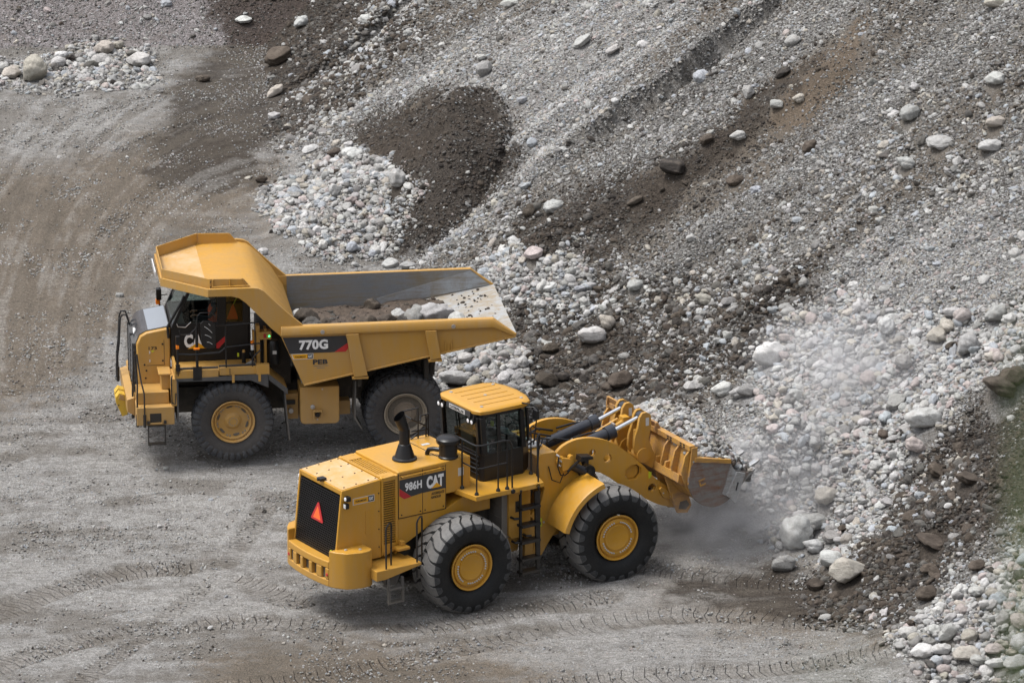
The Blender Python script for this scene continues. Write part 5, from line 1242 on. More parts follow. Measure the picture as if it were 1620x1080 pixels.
# ground material
def ground_material(name, slope, tone=None):
    m, nt, out = nodes(name); b = N(nt, 'ShaderNodeBsdfPrincipled')
    tc = N(nt, 'ShaderNodeTexCoord').outputs['Object']
    A = N(nt, 'ShaderNodeAttribute', attribute_name='patch'); S = N(nt, 'ShaderNodeSeparateColor'); nt.links.new(A.outputs['Color'], S.inputs[0])
    A2 = N(nt, 'ShaderNodeAttribute', attribute_name='patch2'); S2 = N(nt, 'ShaderNodeSeparateColor'); nt.links.new(A2.outputs['Color'], S2.inputs[0])
    A3 = N(nt, 'ShaderNodeAttribute', attribute_name='track'); S3 = N(nt, 'ShaderNodeSeparateColor'); nt.links.new(A3.outputs['Color'], S3.inputs[0])
    big = noise(nt, tc, .55, 5, .62); mid = noise(nt, tc, 2.6, 5, .65); fin = noise(nt, tc, 13, 5, .7); grit = noise(nt, tc, 34, 3, .7)
    stk = noise(nt, vmap(nt, tc, (.22, 2.3, .22), (0, 0, R_(18))), 1.6, 5, .65, .3)
    vo = N(nt, 'ShaderNodeTexVoronoi'); vo.inputs['Scale'].default_value = 13; nt.links.new(tc, vo.inputs['Vector'])
    vo2 = N(nt, 'ShaderNodeTexVoronoi'); vo2.inputs['Scale'].default_value = 26; nt.links.new(tc, vo2.inputs['Vector'])
    # gravel speckle: every cell a pebble of its own tone
    def cell(v): 
        s = N(nt, 'ShaderNodeSeparateColor'); nt.links.new(v.outputs['Color'], s.inputs[0]); return s.outputs[0]
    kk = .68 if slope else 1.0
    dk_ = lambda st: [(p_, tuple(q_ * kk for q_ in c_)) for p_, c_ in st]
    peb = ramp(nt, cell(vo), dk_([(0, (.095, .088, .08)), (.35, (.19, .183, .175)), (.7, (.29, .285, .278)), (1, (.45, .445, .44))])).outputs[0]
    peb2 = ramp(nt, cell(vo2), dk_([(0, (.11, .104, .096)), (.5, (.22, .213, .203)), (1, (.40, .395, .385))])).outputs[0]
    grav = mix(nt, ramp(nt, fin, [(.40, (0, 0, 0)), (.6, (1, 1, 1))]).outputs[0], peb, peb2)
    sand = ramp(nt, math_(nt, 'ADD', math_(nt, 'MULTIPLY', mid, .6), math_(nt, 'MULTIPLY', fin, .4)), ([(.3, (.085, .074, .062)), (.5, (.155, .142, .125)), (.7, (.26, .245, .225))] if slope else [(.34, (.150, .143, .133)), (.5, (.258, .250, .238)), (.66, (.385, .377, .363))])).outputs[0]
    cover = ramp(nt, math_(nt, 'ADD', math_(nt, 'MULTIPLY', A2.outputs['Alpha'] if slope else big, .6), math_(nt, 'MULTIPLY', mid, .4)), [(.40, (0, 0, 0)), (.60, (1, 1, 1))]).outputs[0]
    base = mix(nt, math_(nt, 'MULTIPLY', cover, .75 if slope else .42), sand, grav)
    if slope:
        base = mix(nt, math_(nt, 'MULTIPLY', ramp(nt, math_(nt, 'ADD', math_(nt, 'MULTIPLY', A2.outputs['Alpha'], .7), math_(nt, 'MULTIPLY', stk, .3)), [(.30, (1, 1, 1)), (.52, (0, 0, 0))]).outputs[0], .8), base, (.105, .086, .067))
    dark = ramp(nt, fin, [(.3, (.021, .0168, .0137)), (.55, (.048, .0385, .0305)), (.75, (.105, .088, .072))]).outputs[0]
    edge = math_(nt, 'ADD', math_(nt, 'SUBTRACT', mid, .5), 0.0)
    def soft(o, k=1.0): return ramp(nt, math_(nt, 'ADD', o, math_(nt, 'MULTIPLY', math_(nt, 'SUBTRACT', math_(nt, 'ADD', math_(nt, 'MULTIPLY', mid, .6), math_(nt, 'MULTIPLY', fin, .4)), .5), 2.6)), [(.25, (0, 0, 0)), (.75, (1, 1, 1))]).outputs[0]
    warm_c = ramp(nt, fin, [(.3, (.080, .061, .044)), (.7, (.165, .130, .097))]).outputs[0]
    tan_c = ramp(nt, fin, [(.3, (.080, .062, .045)), (.7, (.20, .165, .126))]).outputs[0]
    pale_c = ramp(nt, fin, [(.3, (.23, .222, .21)), (.7, (.39, .38, .365))]).outputs[0]
    if slope: base = mix(nt, math_(nt, 'MULTIPLY', soft(S2.outputs[1]), .60), base, ramp(nt, fin, [(.35, (.165, .162, .160)), (.65, (.34, .337, .335))]).outputs[0])
    c = mix(nt, math_(nt, 'MULTIPLY', soft(S.outputs[2]), .92), base, tan_c)
    c = mix(nt, math_(nt, 'MULTIPLY', soft(S2.outputs[0]), .60), c, pale_c)
    c = mix(nt, math_(nt, 'MULTIPLY', S3.outputs[2], .35), c, tan_c)
    c = mix(nt, math_(nt, 'MULTIPLY', soft(S.outputs[1]), .9), c, warm_c)
    c = mix(nt, math_(nt, 'MULTIPLY', soft(S.outputs[0]), .92), c, dark)
    # scattered pale chips
    vc = N(nt, 'ShaderNodeTexVoronoi'); vc.inputs['Scale'].default_value = 9; nt.links.new(tc, vc.inputs['Vector'])
    chip = ramp(nt, vc.outputs['Distance'], [(.10, (1, 1, 1)), (.16, (0, 0, 0))]).outputs[0]
    chip = math_(nt, 'MULTIPLY', chip, ramp(nt, cell(vc), [(.72, (0, 0, 0)), (.76, (1, 1, 1))]).outputs[0])
    c = mix(nt, math_(nt, 'MULTIPLY', chip, .8), c, (.44, .435, .43))
    crk = noise(nt, vmap(nt, tc, (1.1, 4.2, 1.0), (0, 0, R_(-12))), 2.6, 6, .72, .5)
    crk = ramp(nt, crk, [(.43, (1, 1, 1)), (.50, (0, 0, 0))]).outputs[0]
    if not slope:
        sk = ramp(nt, A.outputs['Alpha'], [(.28, (0, 0, 0)), (.52, (1, 1, 1))]).outputs[0]
        c = mix(nt, math_(nt, 'MULTIPLY', math_(nt, 'SUBTRACT', 1.0, sk), .55), c, (.105, .090, .072))
        pk2 = ramp(nt, A.outputs['Alpha'], [(.58, (0, 0, 0)), (.80, (1, 1, 1))]).outputs[0]
        c = mix(nt, math_(nt, 'MULTIPLY', math_(nt, 'MULTIPLY', pk2, ramp(nt, fin, [(.4, (.25, .25, .25)), (.6, (1, 1, 1))]).outputs[0]), .42), c, (.36, .35, .33))
        c = mix(nt, math_(nt, 'MULTIPLY', crk, .38), c, (.105, .092, .076))
    speck = ramp(nt, grit, [(.36, (.52, .52, .52)), (.5, (1, 1, 1)), (.64, (1.5, 1.5, 1.5))]).outputs[0]
    c = mix(nt, .8, c, speck, 'MULTIPLY')
    if tone: c = mix(nt, 1.0, c, tone, 'MULTIPLY')
    nt.links.new(c, b.inputs['Base Color']); b.inputs['Roughness'].default_value = .92; b.inputs['Specular IOR Level'].default_value = .2
    # relief: grit, pebbles, tread marks
    tr = math_(nt, 'MULTIPLY', S3.outputs[0], 1.0)
    ab = math_(nt, 'ABSOLUTE', math_(nt, 'SUBTRACT', S3.outputs[1], .5))
    ph = math_(nt, 'ADD', math_(nt, 'MULTIPLY', A3.outputs['Alpha'], 26.0), math_(nt, 'MULTIPLY', ab, 9.0))
    ph = math_(nt, 'ADD', ph, math_(nt, 'MULTIPLY', mid, 2.5))
    wv = ramp(nt, math_(nt, 'MULTIPLY_ADD', math_(nt, 'SINE', ph), .5), [(0, (0, 0, 0)), (1, (1, 1, 1))]).outputs[0]
    sn = math_(nt, 'MULTIPLY', math_(nt, 'ADD', math_(nt, 'SINE', ph), 1.0), .5)
    sn = ramp(nt, sn, [(.35, (0, 0, 0)), (.6, (1, 1, 1))]).outputs[0]
    h = math_(nt, 'ADD', math_(nt, 'MULTIPLY', fin, .060), math_(nt, 'MULTIPLY', grit, .030))
    h = math_(nt, 'ADD', h, math_(nt, 'MULTIPLY', mid, .06))
    h = math_(nt, 'ADD', h, math_(nt, 'MULTIPLY', math_(nt, 'MULTIPLY', sn, S3.outputs[2]), .085))
    pk = math_(nt, 'MULTIPLY', math_(nt, 'SUBTRACT', .5, vo.outputs['Distance'], True), .06 if slope else .03)
    h = math_(nt, 'ADD', h, math_(nt, 'MULTIPLY', pk, cover))
    h = math_(nt, 'ADD', h, math_(nt, 'MULTIPLY', chip, .03))
    bp = N(nt, 'ShaderNodeBump'); bp.inputs['Strength'].default_value = 1.0; bp.inputs['Distance'].default_value = 1.0
    nt.links.new(h, bp.inputs['Height']); nt.links.new(bp.outputs[0], b.inputs['Normal'])
    nt.links.new(b.outputs[0], out.inputs[0]); return m
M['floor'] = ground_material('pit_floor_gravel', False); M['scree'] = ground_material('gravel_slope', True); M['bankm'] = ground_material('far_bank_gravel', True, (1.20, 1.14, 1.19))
pxv, pyv = project(v)
_r = np.hypot(pxv - 470, (pyv - 560)); _a = np.arctan2(pyv - 560, 470 - pxv)
arc = fbm(_r / 7.5, _a * 2.2 + 4, 3) * 1.0 + fbm(_r / 26, _a * 1.6, 3) * .8
lev = fbm(X1 / 1.9 + Y1 * .10, (Y1 - X1 * .12) / .42, 4) * .9 + fbm(X1 / 4 + 7, Y1 / 1.6, 3) * .8
inarc = sstep(330, 230, pxv) * sstep(640, 520, pyv) * sstep(120, 190, pyv); inarc = np.maximum(inarc, sstep(470, 380, pxv) * sstep(360, 300, pyv) * sstep(120, 190, pyv))
streak = np.clip(.5 + .45 * fbm(X1 / .45, Y1 / .7, 3) + .5 * inarc * fbm(X1 / 1.6 + 40, Y1 / 2.5, 3) + (arc * .85 * inarc + lev * (1 - inarc)) * 1.0, 0, 1)
gz = gz + onfl * (streak - .5) * .05; v[:, 2] = gz
P1 = np.c_[soil, warm, tan_ * (.3 + .7 * onfl), streak]; P2 = np.c_[paleg, pales, onfl, stripe(X1, Y1)]
P3 = np.c_[tk_ / 2, np.clip(tv / 4 + .5, 0, 1), trk, tu]
def sheet(name, sel, mat):
    fs = F[sel]; used = np.unique(fs); mp = np.full(len(v), -1); mp[used] = np.arange(len(used)); f2 = mp[fs]
    me = D.meshes.new(name); me.vertices.add(len(used)); me.vertices.foreach_set('co', v[used].ravel().astype(np.float32))
    me.loops.add(f2.size); me.loops.foreach_set('vertex_index', f2.ravel().astype(np.int32))
    me.polygons.add(len(f2)); me.polygons.foreach_set('loop_start', np.arange(0, f2.size, 4, dtype=np.int32))
    me.update(calc_edges=True)
    me.polygons.foreach_set('use_smooth', np.ones(len(f2), bool))
    for nm, arr in (('patch', P1), ('patch2', P2), ('track', P3)):
        at = me.attributes.new(nm, 'FLOAT_COLOR', 'POINT'); at.data.foreach_set('color', arr[used].astype(np.float32).ravel())
    me.materials.append(M[mat]); o = D.objects.new(name, me); COL.objects.link(o); return o
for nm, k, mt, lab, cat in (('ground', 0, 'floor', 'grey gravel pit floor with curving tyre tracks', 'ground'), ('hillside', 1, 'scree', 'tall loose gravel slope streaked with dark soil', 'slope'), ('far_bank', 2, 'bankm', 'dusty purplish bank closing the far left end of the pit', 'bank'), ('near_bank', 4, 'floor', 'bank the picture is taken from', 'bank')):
    o = sheet(nm, cls == k, mt); o['kind'] = 'structure'; o['label'] = lab; o['category'] = cat
o = sheet('soil_mound', cls == 3, 'scree'); o['label'] = 'dark brown soil mound behind the pale stone heap'; o['category'] = 'soil mound'
# ================================================================== STONES
TONES = {'pale': (.50, .495, .485), 'grey': (.40, .395, .385), 'midgrey': (.25, .243, .235), 'tan': (.40, .37, .325), 'blue': (.38, .40, .425), 'pink': (.43, .375, .36), 'brown': (.082, .066, .053), 'dark': (.044, .038, .034), 'dkgrey': (.115, .108, .100)}
def tones_for(dk, pl, n):
    """a tone name per stone: dark damp soil stains its stones, dry heaps are pale"""
    u = rng.random(n); w = rng.random(n)
    lightset = np.array(['pale', 'pale', 'pale', 'grey', 'grey', 'tan', 'blue', 'pink', 'midgrey'])
    midset = np.array(['grey', 'grey', 'midgrey', 'midgrey', 'tan', 'pale', 'dkgrey', 'blue'])
    darkset = np.array(['brown', 'brown', 'dark', 'dkgrey', 'brown', 'dark', 'dkgrey'])
    a = lightset[(w * len(lightset)).astype(int)]; b = midset[(w * len(midset)).astype(int)]; d = darkset[(w * len(darkset)).astype(int)]
    return np.where(u < dk, d, np.where(rng.random(n) < pl, a, b))
HEAPP = [[(405, 300), (480, 265), (560, 235), (640, 260), (665, 300), (640, 350), (600, 410), (520, 410), (440, 370)],
         [(760, 400), (830, 395), (890, 400), (950, 450), (940, 490), (860, 480), (780, 470)],
         [(1400, 1010), (1470, 960), (1560, 900), (1690, 830), (1690, 1090), (1480, 1075)],
         [(1250, 510), (1340, 450), (1420, 500), (1540, 500), (1690, 440), (1690, 560), (1560, 600), (1480, 690), (1400, 780), (1340, 860), (1230, 890), (1180, 760), (1180, 620)],
         [(670, 570), (760, 540), (840, 560), (850, 620), (760, 630), (680, 620)]]
BANKS = [[(-60, 95), (60, 100), (150, 62), (235, 80), (250, 125), (110, 140), (30, 150), (-60, 140)]]
DARKC = [[(540, -60), (720, -60), (650, 60), (570, 150), (470, 230), (430, 215), (560, 60)], [(770, 470), (960, 440), (1220, 440), (1290, 480), (1180, 590), (1050, 640), (980, 690), (820, 680), (760, 600)],
         [(1500, 700), (1430, 760), (1390, 820), (1300, 900), (1290, 960), (1400, 985), (1500, 900), (1580, 780)]]
MEDC = [[(640, 420), (760, 330), (850, 330), (1000, 420), (900, 450), (740, 480)], [(1420, 150), (1690, 110), (1690, 420), (1500, 330), (1380, 260)], [(470, 60), (600, 10), (640, 70), (560, 170), (430, 230), (420, 150)], 
        [(920, 520), (1200, 360), (1420, 200), (1500, 330), (1330, 420), (1180, 560), (1040, 640)]]
VEH = [[(180, 470), (240, 370), (340, 360), (430, 430), (740, 420), (820, 520), (700, 570), (700, 720), (440, 700), (430, 730), (300, 730), (180, 680)],
       [(440, 820), (480, 730), (690, 700), (690, 610), (790, 595), (860, 650), (960, 640), (1090, 700), (1180, 740), (1150, 800), (1040, 860), (1000, 920), (880, 920), (720, 975), (440, 890)]]
def pick(n, x0=-19, x1=19, y0=-8, y1=62):
    x = rng.uniform(x0, x1, n); y = rng.uniform(y0, y1, n)
    z, s, bl, m1, m2, m3, hill = terrain(x, y, True); px, py = project(np.c_[x, y, z])
    k = (px > -110) & (px < 1830) & (py > -110) & (py < 1190)
    q = [a[k] for a in (x, y, z, s, bl, m1, m2, m3, hill, px, py)]
    return q
def warp(x, y, px, py, k=22): return px + k * 2 * fbm(x / .8 + 3, y / .8, 3), py + k * 2 * fbm(x / .8 + 50, y / .8 + 9, 3)
def mx(px, py, L_, s): return np.max([inpoly(px, py, q, s) for q in L_], axis=0)
def layer(n, dens, smin, smax, power, lift=.25):
    x, y, z, s, bl, m1, m2, m3, hill, px, py = pick(n)
    wx, wy = warp(x, y, px, py)
    heap = np.maximum(mx(wx, wy, HEAPP, 14), mx(wx, wy, BANKS, 10) * .6); dkc = mx(wx, wy, DARKC, 26); med = mx(wx, wy, MEDC, 25)
    w2x, w2y = warp(x, y, px, py, 30); soil = mx(w2x, w2y, SOIL, 30); pal = mx(w2x, w2y, PALES, 45); wm = mx(w2x, w2y, WARM, 16)
    onhill = np.clip(sstep(-.1, .6, s) + sstep(-.1, .6, bl), 0, 1)
    bank = (bl > s) & (bl > 0); st = stripe(x, y)
    clump = np.clip(.15 + 1.5 * st, 0, 1.6) * (.6 + .8 * np.clip(fbm(x / .5, y / .5, 3) + .5, 0, 1))
    p = dens(onhill, heap, dkc, med, soil, pal, bank, m1) * np.where(heap > .5, 1, clump) * (1 - .75 * wm)
    k = rng.random(len(x)) < p
    x, y, z, heap, soil, pal, dkc, m1, bank, s, st = [a[k] for a in (x, y, z, heap, soil, pal, dkc, m1, bank, s, st)]
    size = smin + (smax - smin) * rng.random(len(x)) ** power
    dk = np.clip(soil * .92 * (1 - .60 * dkc) + dkc * .36 - heap * .95 - pal * .25 + (.55 - st) * .6 + .10, 0.02, .97); dk = np.where(m1 > .25, np.maximum(dk, .86 - heap), dk); mid = np.clip(.66 - heap - pal * .85, 0, 1) * (smax < .12)
    tn = tones_for(dk, np.clip(.10 + heap * .9 + pal * .40 + (st - .5) * .5, 0, 1), len(x)); gy_ = (rng.random(len(x)) < mid) & np.isin(tn, ['pale', 'grey', 'tan', 'pink', 'blue']); tn = np.where(gy_, np.where(rng.random(len(x)) < .55, 'midgrey', np.where(rng.random(len(x)) < .5, 'dkgrey', 'grey')), tn)
    lf = size * (lift + heap * rng.random(len(x)) * .55)
    pts.append(np.c_[x, y, z + lf - size * .22, size]); tns.append(tn)
pts, tns = [], []
mnd = lambda m1: 1 - .55 * sstep(.25, .7, m1)
layer(2300000, lambda h, hp, d, m, so, pa, bk, m1: (h * np.where(bk, .16, .74 + .2 * pa - .30 * so) + hp * .35 + d * .6) * mnd(m1), .030, .078, 1.7)
layer(420000, lambda h, hp, d, m, so, pa, bk, m1: (h * np.where(bk, .03, .11 + .10 * pa + .02 * so + .30 * m) + hp * .8 + d * 1.25) * mnd(m1), .07, .16, 1.7)
layer(130000, lambda h, hp, d, m, so, pa, bk, m1: (h * np.where(bk, .012, .022 + .02 * pa + .08 * m) + hp * .55 + d * .50) * mnd(m1), .13, .27, 2.0)
layer(18000, lambda h, hp, d, m, so, pa, bk, m1: (h * np.where(bk, .01, .010 + .03 * m) + hp * .28 + d * .16) * mnd(m1), .24, .42, 2.2)
# floor chips
def floor_layer(n, p0, smin, smax, power):
    x, y, z, s, bl, m1, m2, m3, hill, px, py = pick(n)
    cl = np.clip(fbm(x / 1.3 + 70, y / 1.3, 4) * 2.4 + .42, 0.05, 1) ** 1.6
    edge = np.exp(-np.clip(-s, 0, 9) / .5) * .8
    k = (s < .2) & (bl < .2) & (rng.random(len(x)) < p0 * (cl + edge)); x, y, z = x[k], y[k], z[k]
    size = smin + (smax - smin) * rng.random(len(x)) ** power
    pts.append(np.c_[x, y, z + size * .12, size]); tns.append(tones_for(np.full(len(x), .04), .55, len(x)))
floor_layer(1000000, .38, .022, .058, 2.0); floor_layer(40000, .10, .05, .12, 3.0)
pts = np.concatenate(pts); TN = np.concatenate(tns); X, Y, Z, S_ = pts.T
PX, PY = project(np.c_[X, Y, Z])
def clear_of_machines(x, y):
    out = np.ones(len(x), bool)
    for Tm, (a0, a1, b0, b1) in ((LOADER, (-3.3, 7.3, -2.0, 2.0)), (TRUCK, (-1.2, 6.7, -2.0, 2.0))):
        c, s = math.cos(Tm[3]), math.sin(Tm[3]); u = (x - Tm[0]) * c + (y - Tm[1]) * s; w = -(x - Tm[0]) * s + (y - Tm[1]) * c
        out &= ~((u > a0) & (u < a1) & (w > b0) & (w < b1))
    return out
k = clear_of_machines(X, Y) | (S_ < .07)
X, Y, Z, S_, TN, PX, PY = [a[k] for a in (X, Y, Z, S_, TN, PX, PY)]

def rock_mesh(seed, ang, sub=4):
    r = np.random.default_rng(seed); bm = bmesh.new(); bmesh.ops.create_icosphere(bm, subdivisions=sub, radius=.5)
    P = np.array([vv.co[:] for vv in bm.verts]); U = P / np.linalg.norm(P, axis=1)[:, None]
    n = np.zeros(len(U)); o = r.random(3) * 50
    for f, a in ((1.3, .34), (2.6, .20), (5.5, .07), (12, .03)):
        n += a * (fbm(U[:, 0] * f + o[0] + U[:, 2] * f * .7, U[:, 1] * f + o[1] - U[:, 2] * f * .5, 2) + fbm(U[:, 2] * f + o[2], U[:, 0] * f - U[:, 1] * f * .6 + o[0], 2))
    Q = U * (.5 * (1 + n))[:, None]
    for c in range(int(ang)):      # broken faces
        d = r.normal(size=3); d /= np.linalg.norm(d); h = r.uniform(.30, .42); e = Q @ d - h
        Q = Q - np.where(e > 0, e * .92, 0)[:, None] * d
    Q = Q * np.array([1.0, r.uniform(.72, .92), r.uniform(.58, .78)])
    for vv, q in zip(bm.verts, Q): vv.co = q
    me = D.meshes.new('boulder'); bm.to_mesh(me); bm.free()
    me.polygons.foreach_set('use_smooth', [True] * len(me.polygons))
    return me
def stone_material(name, attr):
    m, nt, out = nodes(name); b = N(nt, 'ShaderNodeBsdfPrincipled'); tc = N(nt, 'ShaderNodeTexCoord').outputs['Object']
    oi = N(nt, 'ShaderNodeObjectInfo')
    if attr: a = N(nt, 'ShaderNodeAttribute', attribute_name='tint', attribute_type='INSTANCER'); col = a.outputs['Color']
    else: col = oi.outputs['Color']
    off = N(nt, 'ShaderNodeVectorMath'); off.operation = 'ADD'; nt.links.new(tc, off.inputs[0])
    sc = N(nt, 'ShaderNodeVectorMath'); sc.operation = 'SCALE'; sc.inputs[0].default_value = (37, 11, 23); nt.links.new(oi.outputs['Random'], sc.inputs['Scale']); nt.links.new(sc.outputs[0], off.inputs[1])
    p = off.outputs[0]
    a1 = noise(nt, p, 2.4, 5, .65); a2 = noise(nt, p, 14, 4, .75); a3 = noise(nt, vmap(nt, p, (1, 1, 4)), 3, 4, .6, .8)
    f = math_(nt, 'ADD', math_(nt, 'MULTIPLY', a1, .45), math_(nt, 'ADD', math_(nt, 'MULTIPLY', a2, .3), math_(nt, 'MULTIPLY', a3, .25)))
    g = ramp(nt, f, [(.32, (.42, .40, .37)), (.48, (.90, .90, .89)), (.66, (1.30, 1.30, 1.30))]).outputs[0]
    c = mix(nt, 1.0, col, g, 'MULTIPLY')
    dirt = ramp(nt, a1, [(.52, (0, 0, 0)), (.66, (1, 1, 1))]).outputs[0]
    c = mix(nt, math_(nt, 'MULTIPLY', dirt, .42), c, (.15, .125, .10))
    nt.links.new(c, b.inputs['Base Color']); b.inputs['Roughness'].default_value = .85; b.inputs['Specular IOR Level'].default_value = .25
    bp = N(nt, 'ShaderNodeBump'); bp.inputs['Strength'].default_value = .8; bp.inputs['Distance'].default_value = .09
    nt.links.new(f, bp.inputs['Height']); nt.links.new(bp.outputs[0], b.inputs['Normal']); nt.links.new(b.outputs[0], out.inputs[0]); return m
M['stone'] = stone_material('loose_stone', True); M['boulder'] = stone_material('boulder_stone', False)

def jit_tint(names):
    c = np.array([TONES[t] for t in names]); n = len(c)
    return np.clip(c * rng.uniform(.78, 1.22, (n, 1)) * rng.uniform(.985, 1.015, (n, 3)), .01, .75)
# ---- node tree that lays stones on a point sheet
def stone_tree():
    g = D.node_groups.new('lay_stones', 'GeometryNodeTree')
    g.interface.new_socket('Geometry', in_out='INPUT', socket_type='NodeSocketGeometry'); g.interface.new_socket('Geometry', in_out='OUTPUT', socket_type='NodeSocketGeometry')
    n = lambda t: g.nodes.new(t); lk = g.links.new
    gi = n('NodeGroupInput'); go_ = n('NodeGroupOutput'); gti = n('GeometryNodeGeometryToInstance')
    pos = n('GeometryNodeInputPosition')
    for k in range(9):
        ico = n('GeometryNodeMeshIcoSphere'); ico.inputs['Radius'].default_value = .5; ico.inputs['Subdivisions'].default_value = 3
        sp = n('GeometryNodeSetPosition'); lk(ico.outputs[0], sp.inputs['Geometry'])
        acc = None
        for sc, am in ((1.5, .62), (4.2, .16)) if k < 5 else ((1.9, .95), (3.6, .34)):
            nz = n('ShaderNodeTexNoise'); nz.noise_dimensions = '4D'; nz.inputs['Scale'].default_value = sc; nz.inputs['Detail'].default_value = 1.5; nz.inputs['W'].default_value = k * 7.3 + sc
            lk(pos.outputs[0], nz.inputs['Vector'])
            sb = n('ShaderNodeMath'); sb.operation = 'SUBTRACT'; sb.inputs[1].default_value = .5; lk(nz.outputs[0], sb.inputs[0])
            ml = n('ShaderNodeMath'); ml.operation = 'MULTIPLY'; ml.inputs[1].default_value = am * 2; lk(sb.outputs[0], ml.inputs[0])
            if acc is None: acc = ml.outputs[0]
            else:
                ad = n('ShaderNodeMath'); ad.operation = 'ADD'; lk(acc, ad.inputs[0]); lk(ml.outputs[0], ad.inputs[1]); acc = ad.outputs[0]
        vs = n('ShaderNodeVectorMath'); vs.operation = 'SCALE'; lk(pos.outputs[0], vs.inputs[0]); lk(acc, vs.inputs['Scale'])
        lk(vs.outputs[0], sp.inputs['Offset'])
        sm = n('GeometryNodeSetShadeSmooth'); lk(sp.outputs[0], sm.inputs[0])
        mt = n('GeometryNodeSetMaterial'); mt.inputs['Material'].default_value = M['stone']; lk(sm.outputs[0], mt.inputs[0])
        lk(mt.outputs[0], gti.inputs[0])
    m2p = n('GeometryNodeMeshToPoints'); lk(gi.outputs[0], m2p.inputs[0])
    iop = n('GeometryNodeInstanceOnPoints'); lk(m2p.outputs[0], iop.inputs['Points']); lk(gti.outputs[0], iop.inputs['Instance']); iop.inputs['Pick Instance'].default_value = True
    for nm, ty, sk in (('variant', 'INT', 'Instance Index'), ('turn', 'FLOAT_VECTOR', 'Rotation'), ('extent', 'FLOAT_VECTOR', 'Scale')):
        a = n('GeometryNodeInputNamedAttribute'); a.data_type = ty; a.inputs['Name'].default_value = nm; lk(a.outputs['Attribute'], iop.inputs[sk])
    lk(iop.outputs[0], go_.inputs[0]); return g
TREE = stone_tree()
def stone_field(name, x, y, z, size, tint, label, cat):
    n = len(x); me = D.meshes.new(name); me.vertices.add(n); me.vertices.foreach_set('co', np.c_[x, y, z].astype(np.float32).ravel())
    def at(nm, ty, arr, key):
        a = me.attributes.new(nm, ty, 'POINT'); a.data.foreach_set(key, arr.ravel())
    at('variant', 'INT', rng.integers(0, 9, n).astype(np.int32), 'value')
    at('turn', 'FLOAT_VECTOR', (np.c_[rng.normal(0, .45, n), rng.normal(0, .45, n), rng.uniform(0, 6.28, n)]).astype(np.float32), 'vector')
    ex = size[:, None] * np.c_[rng.uniform(.95, 1.35, n), rng.uniform(.75, 1.05, n), rng.uniform(.55, .85, n)]
    at('extent', 'FLOAT_VECTOR', ex.astype(np.float32), 'vector')
    at('tint', 'FLOAT_COLOR', np.c_[tint, np.ones(n)].astype(np.float32), 'color')
    me.materials.append(M['stone']); o = D.objects.new(name, me); COL.objects.link(o)
    md = o.modifiers.new('stones', 'NODES'); md.node_group = TREE
    o['kind'] = 'stuff'; o['label'] = label; o['category'] = cat; return o
